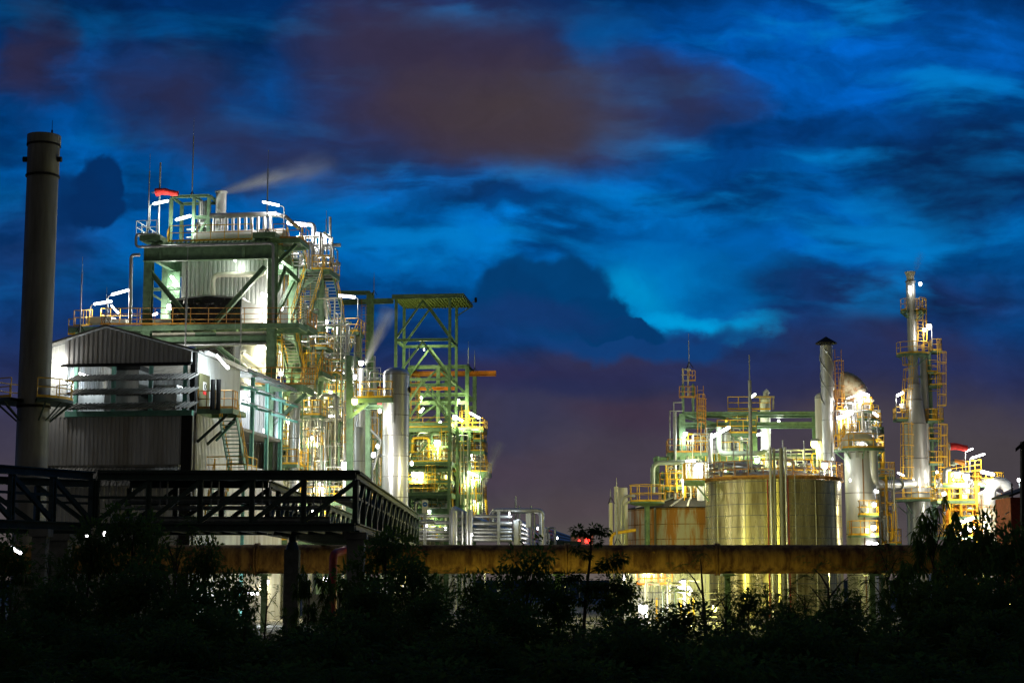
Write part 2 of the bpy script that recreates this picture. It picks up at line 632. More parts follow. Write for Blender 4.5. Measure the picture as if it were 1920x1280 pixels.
def mesh_of(name, mb, base, smooth=True):
    me = bpy.data.meshes.new(name)
    b = V(base)
    me.from_pydata([(x - b.x, y - b.y, z - b.z) for x, y, z in mb.v], [], mb.f)
    if smooth:
        me.polygons.foreach_set('use_smooth', [True] * len(me.polygons))
        me.set_sharp_from_angle(angle=R(38))
    me.update()
    return me


def thing(name, label, cat, base=(0, 0, 0), group=None):
    o = bpy.data.objects.new(name, None)
    o.empty_display_size = .2
    COL.objects.link(o)
    o.location = base
    o['label'] = label; o['category'] = cat
    if group: o['group'] = group
    return o


def root_loc(o):
    p = V((0, 0, 0))
    while o is not None:
        p += V(o.location)
        o = o.parent
    return p


def part(name, parent, mb, m, label=None, smooth=True):
    o = bpy.data.objects.new(name, mesh_of(name, mb, root_loc(parent), smooth))
    o.data.materials.append(m)
    COL.objects.link(o)
    o.parent = parent
    if label: o['label'] = label
    return o


def solo(name, mb, m, label, cat, group=None, kind=None, smooth=True):
    xs = [p[0] for p in mb.v]; ys = [p[1] for p in mb.v]; zs = [p[2] for p in mb.v]
    base = ((min(xs) + max(xs)) / 2, (min(ys) + max(ys)) / 2, min(zs))
    o = bpy.data.objects.new(name, mesh_of(name, mb, base, smooth))
    o.data.materials.append(m)
    o.location = base
    COL.objects.link(o)
    if label: o['label'] = label
    if cat: o['category'] = cat
    if group: o['group'] = group
    if kind: o['kind'] = kind
    return o


# ---------------------------------------------------------------- survey frames
class Fr:
    """A plant-grid frame: u along the front, v away from it. at() surveys a point of the plane v from the camera station."""

    def __init__(s, px, Y, yaw):
        r = ray(px, 1085)
        a = R(yaw)
        s.ex = V((math.cos(a), math.sin(a), 0)); s.ey = V((-math.sin(a), math.cos(a), 0))
        s.o = V((r.x / r.y * Y, Y, 0))

    def at(s, px, py, v=0.0):
        r = ray(px, py)
        c = V((0, 0, CAMZ))
        t = (s.o + s.ey * v - c).dot(s.ey) / r.dot(s.ey)
        return c + r * t

    def uvz(s, p):
        d = V(p) - s.o
        return d.dot(s.ex), d.dot(s.ey), p[2]

    def P(s, u, v, z):
        return s.o + s.ex * u + s.ey * v + V((0, 0, z))

    def u(s, px, v=0.0, py=900):
        return s.uvz(s.at(px, py, v))[0]

    def z(s, px, py, v=0.0):
        return s.at(px, py, v).z

    def ground(s, px, v=0.0, z=0.0):
        """point at height z on plane v below pixel column px"""
        py = 1085
        for _ in range(4):
            p = s.at(px, py, v)
            py += (p.z - z) * F / p.y
        p = s.at(px, py, v)
        return V((p.x, p.y, z))

    def box(s, mb, u0, u1, v0, v1, z0, z1):
        P = s.P
        return mb.hexa([P(u0, v0, z0), P(u1, v0, z0), P(u1, v1, z0), P(u0, v1, z0), P(u0, v0, z1), P(u1, v0, z1), P(u1, v1, z1), P(u0, v1, z1)])


UP = V((0, 0, 1))


def add_light(parent, p, power, col, r=.18, spot=None):
    ld = bpy.data.lights.new('lamp_light', 'POINT')
    ld.energy = power
    ld.color = col
    ld.shadow_soft_size = r
    o = bpy.data.objects.new('lamp_light', ld)
    COL.objects.link(o)
    o.parent = parent
    o.location = V(p) - root_loc(parent)
    return o


PW_ = 0.54


def lamp(fr, v, t, base, label, power=400, col='white', r=.15, tip=0, dv=0.0, down=.45, group='tube lamps on posts around the plant', light=True):
    """post lamp: t = tube ends (px,py,px,py); base = foot of the post (px,py); the arm meets end number tip"""
    a, b = fr.at(t[0], t[1], v), fr.at(t[2], t[3], v + dv)
    c, em = LCOL[col]
    if base is None:
        root = thing('wall_lamp', label, 'lamp', (a + b) / 2, group)
    else:
        root = thing('post_lamp', label, 'lamp', fr.at(base[0], base[1], v), group)
        p0 = V(root.location)
        e = (a, b)[tip]
        f = (b, a)[tip]
        d = (e - f).normalized()
        k = e + d * .12
        out = p0.copy(); out.z = k.z - .15
        mb = MB().tube([p0, out + UP * .05, k], .045, 6, bend=.45)
        mb.tube([p0, p0 + UP * .12], .1, 6)
        part('post', root, mb, GALV)
    r *= .58
    part('lamp_tube', root, MB().capsule(a, b, r), em)
    d = (b - a).normalized()
    sd = d.cross(UP).normalized()
    hb = MB().prism([a + sd * r * 1.15 + UP * r * .9, a + sd * r * .7 + UP * r * 1.5, a - sd * r * .7 + UP * r * 1.5, a - sd * r * 1.15 + UP * r * .9], b - a)
    part('lamp_hood', root, hb, GALV)
    if light:
        add_light(root, (a + b) / 2 - UP * (r + down), power * PW_, c)
    return root


def bulb(p, label, power=250, col='white', r=.14, group='bulkhead lamps on the structures', parent_post=None, light=True):
    c, em = LCOL[col]
    root = thing('bulkhead_lamp', label, 'lamp', p, group)
    p = V(p)
    part('lamp_globe', root, MB().capsule(p - UP * .06, p + UP * .06, r), em)
    mb = MB().lathe([(.02, r * 1.5), (r * .9, r * 1.35), (r * 1.15, r * .75), (r * 1.05, r * .72)], p, 12)
    if parent_post is not None:
        mb.tube([parent_post, V(parent_post) * 0 + V((parent_post[0], parent_post[1], p.z + r * 1.4)), p + UP * r * 1.4], .04, 6, bend=.2)
    part('lamp_hood', root, mb, GALV)
    if light:
        add_light(root, p - UP * (r + .3), power * PW_, c)
    return root


def deck(fr, T, pxl, pxr, py, v0, v1, rails='f', th=.22, toe=True, ym=None, at_v=None, ru=None, gap=None, sp=1.3):
    """platform whose top front edge is seen at py; returns (u0,u1,z)"""
    z = fr.z((pxl + pxr) / 2, py, v0)
    u0, u1 = fr.u(pxl, v0, py), fr.u(pxr, v0, py)
    return deckz(fr, T, u0, u1, v0, v1, z, rails, th, ym, sp)


def deckz(fr, T, u0, u1, v0, v1, z, rails='f', th=.22, ym=None, sp=1.3):
    mb = MB()
    fr.box(mb, u0 + .03, u1 - .03, v0 + .03, v1 - .03, z - .06, z - .01)
    ed = MB()
    for (a, b) in (((u0, v0), (u1, v0)), ((u1, v0), (u1, v1)), ((u1, v1), (u0, v1)), ((u0, v1), (u0, v0))):
        A, B = fr.P(a[0], a[1], z - th / 2), fr.P(b[0], b[1], z - th / 2)
        ed.beam(A, B, .08, th)
    n = max(1, int((u1 - u0) / 1.6))
    for k in range(1, n):
        u = u0 + (u1 - u0) * k / n
        ed.beam(fr.P(u, v0 + .05, z - th / 2 - .04), fr.P(u, v1 - .05, z - th / 2 - .04), .08, th * .7)
    pl = part('platform', T, ed, GREEN)
    part('grating', pl, mb, GRATE)
    P = {'f': ((u0, v0), (u1, v0)), 'r': ((u1, v0), (u1, v1)), 'b': ((u1, v1), (u0, v1)), 'l': ((u0, v1), (u0, v0))}
    for c in rails:
        a, b = P[c]
        part('railing', pl, MB().rail([fr.P(a[0], a[1], z), fr.P(b[0], b[1], z)], sp=sp), ym or YEL)
    return u0, u1, z, pl


def stair(T, A, B, w, wdir, sm=None, rm=None, tm=None):
    """A foot, B head (centre line); wdir: unit vector across the flight"""
    A, B, wd = V(A), V(B), V(wdir).normalized()
    st = MB(); tr = MB()
    for k in (-1, 1):
        st.beam(A + wd * k * w / 2, B + wd * k * w / 2, .06, .28)
    n = max(3, round((B.z - A.z) / .23))
    run = (B - A) - UP * (B.z - A.z)
    rd = run.normalized() if run.length > .01 else V((0, 1, 0))
    for k in range(1, n):
        p = A + (B - A) * k / n
        tr.hexa([p - wd * (w / 2 - .04) - rd * .13 + UP * z for z in (0,)] * 0 + [
            p - wd * (w / 2 - .04) - rd * .13 - UP * .02, p + wd * (w / 2 - .04) - rd * .13 - UP * .02,
            p + wd * (w / 2 - .04) + rd * .13 - UP * .02, p - wd * (w / 2 - .04) + rd * .13 - UP * .02,
            p - wd * (w / 2 - .04) - rd * .13 + UP * .02, p + wd * (w / 2 - .04) - rd * .13 + UP * .02,
            p + wd * (w / 2 - .04) + rd * .13 + UP * .02, p - wd * (w / 2 - .04) + rd * .13 + UP * .02])
    s = part('stair', T, st, sm or GREEN)
    part('treads', s, tr, tm or GALV)
    for k in (-1, 1):
        rb = MB().rail([A + wd * k * (w / 2 + .04), B + wd * k * (w / 2 + .04)], 1.0, 1.5, (.5,), .032, False)
        part('handrail', s, rb, rm or YEL)
    return s


def column(fr, T, px, v, ytop, w=.42, ybot=None, m=None, name='column', pyref=None):
    p = fr.at(px, ytop, v)
    b = V((p.x, p.y, 0 if ybot is None else fr.z(px, ybot, v)))
    return part(name, T, MB().ibeam(b, p, w, w, fr.ey), m or GREEN)


def bar(fr, T, a, b, v, w=.3, h=.3, m=None, name='beam', v2=None, I=True):
    A, B = fr.at(a[0], a[1], v), fr.at(b[0], b[1], v if v2 is None else v2)
    mb = MB()
    (mb.ibeam if I else mb.beam)(A, B, w, h)
    return part(name, T, mb, m or GREEN)


def mast(fr, v, px, ytop, ybot, label, r=.05, group='slim lightning rods'):
    """lightning rod: fat lower tube, thin tip"""
    a, b = fr.at(px, ybot, v), fr.at(px, ytop, v)
    b = V((a.x, a.y, b.z))
    c = a + (b - a) * .78
    root = thing('lightning_rod', label, 'lightning rod', a, group)
    part('tube', root, MB().tube([a, c], r, 6), GALV)
    part('tip', root, MB().tube([c, b], r * .35, 5), GALV)
    mb = MB()
    for k in range(3):
        an = k * 2.09
        mb.tube([a + UP * .55, a + V((math.cos(an), math.sin(an), 0)) * .35], .03, 5)
    part('foot', root, mb, BLACK)
    return root


def pipe(fr, pts, r, m, name, label, cat='pipe', group=None, bend=None, n=10, flange=False):
    """pts: (px,py,v) list"""
    q = [fr.at(*p) for p in pts]
    mb = MB().tube(q, r, n, bend=bend if bend is not None else r * 2.2)
    return solo(name, mb, m, label, cat, group)


def vessel(fr, px, v, ytop, ybot, r, m, name, label, cat, dome=.5, bands=0, bandh=.06, seg=32, to_ground=False, extra=None, base_label=None):
    c = fr.at(px, ytop, v)
    zb = 0 if to_ground else fr.z(px, ybot, v)
    c0 = V((c.x, c.y, zb))
    h = c.z - zb
    root = thing(name, label, cat, c0)
    prof = [(0.001, 0), (r, 0)]
    hd = r * dome
    prof.append((r, h - hd))
    for k in range(1, 7):
        a = k / 6 * math.pi / 2
        prof.append((max(.001, r * math.cos(a)), h - hd + hd * math.sin(a)))
    part('shell', root, MB().lathe(prof, c0, seg), m)
    if bands:
        for k in range(1, bands + 1):
            z = (h - hd) * k / bands
            part('band', root, MB().lathe([(r, z - bandh), (r + .018, z - bandh), (r + .014, z), (r, z)], c0, seg), SOOT)
    return root, c0, h


def round_deck(T, c, r0, r1, a0, a1, rails=True, m=None, ym=None, th=.18, n=20, parts=True):
    """ring platform about a vertical vessel; angles in degrees (0=+x, -90 = towards viewer)"""
    c = V(c)
    mb = MB()
    a0, a1 = R(a0), R(a1)
    mb.lathe([(r0, -th), (r1, -th), (r1, 0), (r0, 0), (r0, -th)], c, n, a0, a1)
    for k in range(0, 5):
        an = a0 + (a1 - a0) * (k + .5) / 5
        d = V((math.cos(an), math.sin(an), 0))
        mb.beam(c + d * r0 - UP * (th + (r1 - r0) * .8), c + d * (r1 - .1) - UP * th, .07, .07)
    pl = part('platform', T, mb, m or GREEN)
    if rails:
        pts = [c + V((math.cos(a0 + (a1 - a0) * k / n), math.sin(a0 + (a1 - a0) * k / n), 0)) * (r1 - .04) for k in range(n + 1)]
        part('railing', pl, MB().rail(pts, sp=1.2), ym or YEL)
    return pl


def manifold(fr, box, v, n, seed, label, name='pipe_manifold', mats=None, rr=(.05, .16), cat='pipework', valves=True):
    """a welded cluster of process pipes between two levels"""
    x0, x1, y0, y1 = box
    v0, v1 = v
    rnd = random.Random(seed)
    zt, zb = fr.z((x0 + x1) / 2, y0, v0), fr.z((x0 + x1) / 2, y1, v0)
    u0, u1 = fr.u(x0, v0), fr.u(x1, v0)
    root = thing(name, label, cat, fr.P((u0 + u1) / 2, (v0 + v1) / 2, zb))
    mats = mats or [ALU, ALU, GALV, GREEN, ALUD, WHITEP]
    for k in range(n):
        r = rnd.uniform(*rr)
        a = [rnd.uniform(u0, u1), rnd.uniform(v0, v1)]
        z = rnd.uniform(zb, zb + (zt - zb) * .4)
        pts = [fr.P(a[0], a[1], z)]
        for s in range(rnd.choice((2, 3, 3, 4))):
            q = s % 2
            if q == 0:
                z = min(zt, max(zb, z + rnd.uniform(.25, .75) * (zt - zb) * (1 if z < (zt + zb) / 2 else -1)))
            else:
                if rnd.random() < .72: a[0] = rnd.uniform(u0, u1)
                else: a[1] = rnd.uniform(v0, v1)
            p = fr.P(a[0], a[1], z)
            if (p - pts[-1]).length > r * 3: pts.append(p)
        if len(pts) < 2: continue
        mb = MB().tube(pts, r, 9, bend=r * 2.5)
        p = part('pipe', root, mb, rnd.choice(mats))
        if valves and rnd.random() < .5:
            i = rnd.randrange(len(pts) - 1)
            q = pts[i].lerp(pts[i + 1], .5); d = (pts[i + 1] - pts[i]).normalized()
            part('flange', p, MB().tube([q - d * .06, q + d * .06], r * 1.7, 10), GALV)
    # common headers tie the cluster together
    for k in range(2):
        z = zb + (zt - zb) * (.25 + .5 * k)
        part('header', root, MB().tube([fr.P(u0, (v0 + v1) / 2, z), fr.P(u1, (v0 + v1) / 2, z)], rr[1], 10), ALU)
    return root
# ================================================================ ground
gm = MB()
gm.add([(-1500, -60, 0), (1500, -60, 0), (1500, 4000, 0), (-1500, 4000, 0)], [(0, 1, 2, 3)])
solo('ground', gm, ASPH, None, None, kind='structure')
ym_ = MB()
ym_.add([(-75, 86, .004), (90, 86, .004), (90, 260, .004), (-75, 260, .004)], [(0, 1, 2, 3)])
solo('yard_pavement', ym_, YARD, None, None, kind='structure')

G0 = Fr(960, 0.0001, 0)
G0.o = V((0, 0, 0))
G0.ex, G0.ey = V((1, 0, 0)), V((0, 1, 0))     # v is then plain world Y

# ================================================================ chimney at the left
LC = Fr(58, 97, 0)
cb_ = LC.ground(47, 0)
top = LC.at(81, 255, 0)
ax = V((cb_.x, cb_.y, 0))
H = top.z
rc = 30.3 * 97 / F
ch = thing('chimney', 'tall plain grey steel chimney with a capped top band beside the gabled hall', 'chimney', ax)
part('shaft', ch, MB().lathe([(rc, 0), (rc * .99, H * .3), (rc * .98, H * .6), (rc * .97, H - 2.4)], ax, 40), SOOT)
part('top_section', ch, MB().lathe([(rc * .97, H - 2.39), (rc * 1.0, H - 2.35), (rc * 1.0, H - .55)], ax, 40), SOOT)
part('cap', ch, MB().lathe([(rc * 1.02, H - .56), (rc * 1.05, H - .5), (rc * 1.05, H), (rc * .96, H), (rc * .9, H - .5)], ax, 40), SOOT)
for zz in (H - 2.42, H - .58):
    part('flange', ch, MB().lathe([(rc * .9, zz - .05), (rc * 1.06, zz - .05), (rc * 1.06, zz + .05), (rc * .9, zz + .05)], ax, 40), BLACK)
z760 = LC.z(58, 762, 0)
part('flange', ch, MB().lathe([(rc * .9, z760 - .1), (rc * 1.04, z760 - .1), (rc * 1.04, z760 + .06), (rc * .9, z760 + .06)], ax, 40), BLACK)
for k in (-1, 1):
    mb = MB().tube([ax + V((k * rc * .95, -.2, H - 1.45)), ax + V((k * rc * 1.22, -.2, H - 1.45))], .16, 10)
    part('lifting_lug', ch, mb, BLACK)
for k in range(1, 12):
    zz = (H - 2.5) * k / 12
    q = rc * (.995 - .03 * k / 12)
    part('weld_seam', ch, MB().lathe([(q - .02, zz - .025), (q + .014, zz - .015), (q + .014, zz + .015), (q - .02, zz + .025)], ax, 40), SOOT)
part('lightning_rod', ch, MB().tube([ax + V((.45, 0, H - .1)), ax + V((.45, 0, H + .35)), ax + V((.45, 0, H + .36)), ax + V((.45, 0, H + .95))], [.06, .06, .02, .012], 6), BLACK)
zp = LC.z(58, 751, 0)
for k, (a0, a1) in enumerate(((-70, 70), (110, 250))):
    pl = round_deck(ch, (ax.x, ax.y, zp), rc * 1.03, rc * 1.03 + 1.25, a0, a1, True, DARKG, YEL)

# ================================================================ turbine hall (gabled, ribbed)
LH = Fr(357, 103, -7)
hu0 = LH.u(92, 0, 700)
zE = LH.z(352, 660, 0)
zF = LH.z(240, 770, 0)
zB = LH.z(240, 872, 0)
apx = LH.at(207, 615, 0); apu = LH.uvz(apx)[0]; zA = apx.z
DV1, DV2 = 9.4, 21.0
hall = thing('turbine_hall', 'gabled grey ribbed metal hall with three long rows of open louvre blades', 'building', LH.P(hu0 / 2, DV1, 0))
nf, nr = -LH.ey, LH.ex
zEl = LH.z(92, 652, 0)
roofz = lambda u: zA + (zE - zA) * (u - apu) / (0 - apu) if u > apu else zA + (zEl - zA) * (u - apu) / (hu0 - apu)
part('front_wall', hall, MB().ribs(LH.P(hu0, 0, 0), LH.P(-.05, 0, 0), 0, zF - .35, nf, .27), CLAD)
sk = MB().ribs(LH.P(hu0, -.02, 0), LH.P(-.9, -.02, 0), zB - .02, zB, nf, .27)
sk = MB()
LH.box(sk, hu0, -.75, -.55, -.06, zB - .12, zB)
sk.prism([LH.P(hu0, -.06, zB - .14), LH.P(hu0, -.5, zB - .14), LH.P(hu0, -1.7, zB - 1.3), LH.P(hu0, -1.7, zB - 1.38), LH.P(hu0, -.06, zB - .22)], LH.ex * (-hu0 - .75))
part('lean_to_roof', hall, sk, SOOT)
ribm = MB()
for k in range(34):
    u = hu0 + (-.75 - hu0) * (k + .5) / 34
    ribm.beam(LH.P(u, -.5, zB - .11), LH.P(u, -1.7, zB - 1.27), .05, .06)
part('roof_seams', hall, ribm, SOOT)
# front left strip of wall under the gable, the gable fascia, corner posts
u127 = LH.u(127, 0, 700); u362 = LH.u(360, -.6, 690)
part('front_wall', hall, MB().ribs(LH.P(hu0, 0, 0), LH.P(u127, 0, 0), zF - .35, lambda t: roofz(hu0 + (u127 - hu0) * t) - .05, nf, .27), CLADL)
zFb = LH.z(240, 682, -.6)
part('gable', hall, MB().ribs(LH.P(u127, -.6, 0), LH.P(u362, -.6, 0), zFb, lambda t: roofz(u127 + (u362 - u127) * t) - .06, nf, .30, .06), CLAD)
cp = MB(); LH.box(cp, -.78, -.12, -.12, .35, 0, zF - .3)
part('corner_post', hall, cp, BLACK)
sb = MB(); LH.box(sb, u127, -.1, -.25, .1, zF - .34, zF - .02)
part('sill_beam', hall, sb, TEAL)
cp = MB(); LH.box(cp, -.35, -.04, .02, .4, zF, zE)
part('corner_post', hall, cp, BLACK)
# roof
def slope(ua, ub, va, vb, za, zb_, th=.12):
    return [LH.P(ua, va, za), LH.P(ub, va, zb_), LH.P(ub, vb, zb_), LH.P(ua, vb, za),
            LH.P(ua, va, za + th), LH.P(ub, va, zb_ + th), LH.P(ub, vb, zb_ + th), LH.P(ua, vb, za + th)]
rf = MB().hexa(slope(apu, .45, -.85, DV2, zA, roofz(.45)))
rf.hexa(slope(hu0 - .4, apu - .004, -.85, DV2, roofz(hu0 - .4), zA))
roof = part('roof', hall, rf, SOOT)
gu = MB().beam(LH.P(.5, .4, zE + .02), LH.P(.5, DV1 - .1, zE + .02), .22, .2)
part('gutter', roof, gu, WHITEP)
gu = MB().beam(LH.P(.5, DV1 + .4, zE + .0), LH.P(.5, DV2, zE + .0), .26, .22)
part('gutter', roof, gu, GALV)
# side wall
part('side_wall', hall, MB().ribs(LH.P(0, .4, 0), LH.P(0, DV1, 0), 0, zE, nr, .30, .06), CLADL)
part('side_wall', hall, MB().ribs(LH.P(0, DV1, 0), LH.P(0, DV2, 0), 0, zF - 2.6, nr, .30, .06), CLAD)
part('left_wall', hall, MB().ribs(LH.P(hu0 + .05, DV2, 0), LH.P(hu0 + .05, .1, 0), 0, zEl, -nr, .30, .06), CLAD)
part('back_wall', hall, MB().ribs(LH.P(0, DV2, 0), LH.P(hu0, DV2, 0), 0, zE, -nf, .30, .06), CLAD)
fl = MB(); LH.box(fl, hu0 + .2, -.1, .1, DV2 - .1, zF - .3, zF - .1)
part('upper_floor', hall, fl, CONC)
iw = MB().ribs(LH.P(hu0 + .3, 9.2, 0), LH.P(-.4, 9.2, 0), zF, zE - .2, nf, .4)
part('inner_wall', hall, iw, SOOT)
# frame inside the louvres
for px in (143, 213, 283, 347):
    u = LH.u(px, .35, 720)
    part('louvre_post', hall, MB().ibeam(LH.P(u, .35, zF - .1), LH.P(u, .35, roofz(u) - .3), .22, .22, LH.ey), TEAL)
for vv in (DV1 + .2, DV1 + 3.9, DV1 + 7.7, DV2 - .2):
    part('louvre_post', hall, MB().ibeam(LH.P(-.15, vv, zF - 3), LH.P(-.15, vv, zE), .25, .25, LH.ex), TEAL)
for k in range(4):
    u = hu0 + (-hu0) * (k + .5) / 4
    tr = MB().ibeam(LH.P(u, .6, roofz(u) - .3), LH.P(u, 9, roofz(u) - .3), .14, .22)
    part('purlin', hall, tr, TEAL)
# front louvre blades: slanted slats on three rows plus the long hood
hood = MB().hexa([LH.P(u127 - .05, -.62, zFb - .02), LH.P(u362 + .05, -.62, zFb - .02), LH.P(u362 + .05, -1.15, zFb - .22), LH.P(u127 - .05, -1.15, zFb - .22),
                  LH.P(u127 - .05, -.62, zFb + .06), LH.P(u362 + .05, -.62, zFb + .06), LH.P(u362 + .05, -1.15, zFb - .14), LH.P(u127 - .05, -1.15, zFb - .14)])
part('hood', hall, hood, BLACK)
ul, ur = LH.u(128, -.5, 720), LH.u(361, -.5, 720)
for py in (709, 735, 762):
    z = LH.z(240, py, -.6)
    lv = MB()
    n = 30
    for k in range(n):
        u = ul + (ur - ul) * (k + .1) / n
        du = (ur - ul) / n
        s0 = .34
        A = [(u, -1.15, z - .22), (u + du * .72, -1.15, z - .22), (u + du * .72 + s0, -.15, z + .24), (u + s0, -.15, z + .24)]
        lv.hexa([LH.P(*p) for p in A] + [LH.P(p[0], p[1], p[2] + .05 + .05 * (i % 3 > 0)) for i, p in enumerate(A)])
    lo = part('louvre_blade', hall, lv, SOOT)
    part('blade_arm', lo, MB().beam(LH.P(ul, -.12, z + .12), LH.P(ur, -.12, z + .12), .06, .1), BLACK)
# side louvres
for i, py in enumerate((716, 745, 775)):
    z = LH.z(470, py, DV1 + 5) + .15
    b = MB().hexa([LH.P(.1, DV1 + .2, z + .3), LH.P(1.15, DV1 + .2, z - .1), LH.P(1.15, DV2 + 1.0, z - .1), LH.P(.1, DV2 + 1.0, z + .3),
                   LH.P(.1, DV1 + .2, z + .38), LH.P(1.15, DV1 + .2, z - .02), LH.P(1.15, DV2 + 1.0, z - .02), LH.P(.1, DV2 + 1.0, z + .38)])
    lo = part('louvre_blade', hall, b, GALV)
    for vv in (DV1 + .6, DV1 + 4.2, DV1 + 8.0, DV2):
        part('blade_arm', lo, MB().beam(LH.P(0, vv, z + .1), LH.P(1.1, vv, z - .16), .18, .16), TEAL)
part('canopy', hall, MB().hexa([LH.P(.5, DV1 + .2, zE + .0), LH.P(1.3, DV1 + .2, zE - .35), LH.P(1.3, DV2 + .6, zE - .35), LH.P(.5, DV2 + .6, zE + .0),
                                LH.P(.5, DV1 + .2, zE + .1), LH.P(1.3, DV1 + .2, zE - .25), LH.P(1.3, DV2 + .6, zE - .25), LH.P(.5, DV2 + .6, zE + .1)]), GALV)
# stained machinery seen through the louvres
mc = thing('machine_casing', 'dark boxy machine casing standing behind the louvre blades of the gabled hall', 'machine', LH.P(LH.u(240, 4, 730), 4, zF - .1))
mb = MB(); ua, ub = LH.u(222, 4, 730), LH.u(268, 4, 730)
LH.box(mb, ua, ub, 3.2, 5.2, zF - .1, zF + 3.1)
part('body', mc, mb, SOOT)
mb = MB(); LH.box(mb, ua - .15, ub + .15, 3.05, 5.3, zF + 1.3, zF + 1.5)
part('stiffener', mc, mb, BLACK)
mb = MB(); LH.box(mb, ua - .1, ub + .1, 3.1, 5.3, zF + 2.9, zF + 3.2)
part('top_rim', mc, mb, BLACK)
mb = MB(); LH.box(mb, LH.u(150, 5, 740), LH.u(200, 5, 740), 4.6, 6, zF - .1, zF + 1.6)
solo('equipment_cabinet', mb, SOOT, 'low dark cabinet on the left inside the gabled hall behind the louvres', 'cabinet')
mb = MB(); LH.box(mb, LH.u(290, 5, 740), LH.u(335, 5, 740), 4.6, 6, zF - .1, zF + 2.1)
solo('equipment_cabinet', mb, SOOT, 'tall dark cabinet on the right inside the gabled hall behind the louvres', 'cabinet')
# side door, balcony and stair
dz = LH.z(372, 767, .6)
dm = MB(); LH.box(dm, .07, .13, .35, 2.5, dz, dz + 2.25)
door = part('door', hall, dm, DOORM)
sg = MB(); LH.box(sg, .134, .15, 1.15, 1.75, dz + 1.2, dz + 1.75)
sgn = part('sign', door, sg, WHITEP)
door2 = MB(); LH.box(door2, .135, .155, 1.15, 1.75, dz + .98, dz + 1.18)
part('sign_stripe', door, door2, SOCK)
ring = MB().tube([LH.P(.17, 1.45 + .17 * math.cos(k * .5236), dz + 1.48 + .17 * math.sin(k * .5236)) for k in range(13)], .025, 5)
part('prohibition_ring', door, ring, BLACK)
bl = deckz(LH, hall, .08, 2.25, .35, 3.2, dz, 'f', .3, YELR, .7)
part('railing', bl[3], MB().rail([LH.P(2.25, .35, dz), LH.P(2.25, 1.3, dz)], sp=.7), YELR)
for k in (0, 1):
    part('bracket', hall, MB().beam(LH.P(.05, .5 + k * 2, dz - 2.0), LH.P(1.9, .5 + k * 2, dz - .35), .1, .16), DARKG)
for px in (398, 409):
    a = LH.at(px, 768, .2)
    solo('pipe_post', MB().tube([a, a + UP * 1.85], .14, 10), BLACK, 'thick black upright post at the balcony rail, %s' % ('nearer the olive door' if px < 400 else 'nearer the balcony stair'), 'post', 'two black posts on the balcony')
stair(hall, LH.at(447, 890, 3.2), LH.at(428, 782, 1.4), 1.05, LH.ex, TEAL, YEL, TEAL)
lz = LH.z(447, 890, 3.2)
stair(hall, LH.at(400, 985, 1.0), LH.at(418, 890, 3.0), 1.0, LH.ex, TEAL, YEL, TEAL)
deckz(LH, hall, LH.u(386, 2.5, 885), LH.u(462, 2.5, 885), 2.6, 4.8, lz, 'frl', .2, YEL)
part('support_leg', hall, MB().beam(LH.P(LH.u(455, 2.6, 885), 2.8, 0), LH.P(LH.u(455, 2.6, 885), 2.8, lz - .2), .2, .2), TEAL)
part('diagonal_brace', hall, MB().beam(LH.at(405, 826, .9), LH.at(440, 790, .9), .14, .14), TEAL)
# lamps of the hall
lamp(LH, 3.5, (146, 699, 163, 705), None, 'tube lamp hanging inside the gabled hall behind the louvres', 420, 'cool', .14)
bulb(LH.P(-2.2, 6.2, zF + 2.6), 'lamp inside the right half of the gabled hall', 420, 'cool', .12)
bulb(LH.P(-.8, DV1 + 5.5, zF + 2.2), 'lamp inside the open side louvres of the gabled hall', 800, 'cool', .13)
bulb(LH.P(-.8, DV1 + 9.5, zF + .4), 'low lamp inside the rear side louvres of the gabled hall', 500, 'cool', .12)
lamp(LH, 0.0, (408, 667, 427, 689), None, 'tilted tube lamp fixed under the side eave of the gabled hall', 900, 'cool', .17, down=.2)
lamp(LH, -.9, (38, 676, 46, 671), None, 'small lamp glowing behind the tall chimney by the hall corner', 260, 'white', .12)
bulb(LH.P(hu0 + .8, -1.0, zE - .5), 'lamp on the hall corner just right of the tall chimney', 420, 'white', .1)

# ================================================================ process tower at the left
LT = Fr(262, 125, -7)
uR = LT.u(508, 0, 700)
zT = LT.z(385, 459, 0)
z6 = LT.z(385, 610, -1.2)
tw = thing('process_tower', 'green steel tower with a deep top girder, yellow rails and crossed braces', 'tower', LT.P(uR / 2, 6.5, 0))
VD = (0, 6.2, 13.0)
for v in VD:
    for u, wd in ((0, .6), (uR, .62)):
        part('column', tw, MB().ibeam(LT.P(u, v, 0), LT.P(u, v, zT), wd, wd, LT.ey), GREEN)
uM = LT.u(310, 5, 560)
part('column', tw, MB().ibeam(LT.P(uM, 5.0, z6), LT.P(uM, 5.0, zT), .5, .5, LT.ey), GREEN)
part('column', tw, MB().ibeam(LT.P(uR, 9.6, 0), LT.P(uR, 9.6, zT - 3), .5, .5, LT.ey), GREEN)
# top girder
for v in VD:
    part('girder', tw, MB().ibeam(LT.P(-.3, v - (.36 if v == 0 else 0), zT - .65), LT.P(uR + .3, v - (.36 if v == 0 else 0), zT - .65), .4, 1.18), GREEN)
for px in (305, 460):
    u = LT.u(px, 0, 475)
    part('stiffener', tw, MB().beam(LT.P(u, -.5, zT - 1.2), LT.P(u, -.5, zT - .08), .04, .2, LT.ex), GREEN)
for u in (0, uR):
    part('girder', tw, MB().ibeam(LT.P(u, .33, zT - .5), LT.P(u, 12.7, zT - .5), .35, .8), GREEN)
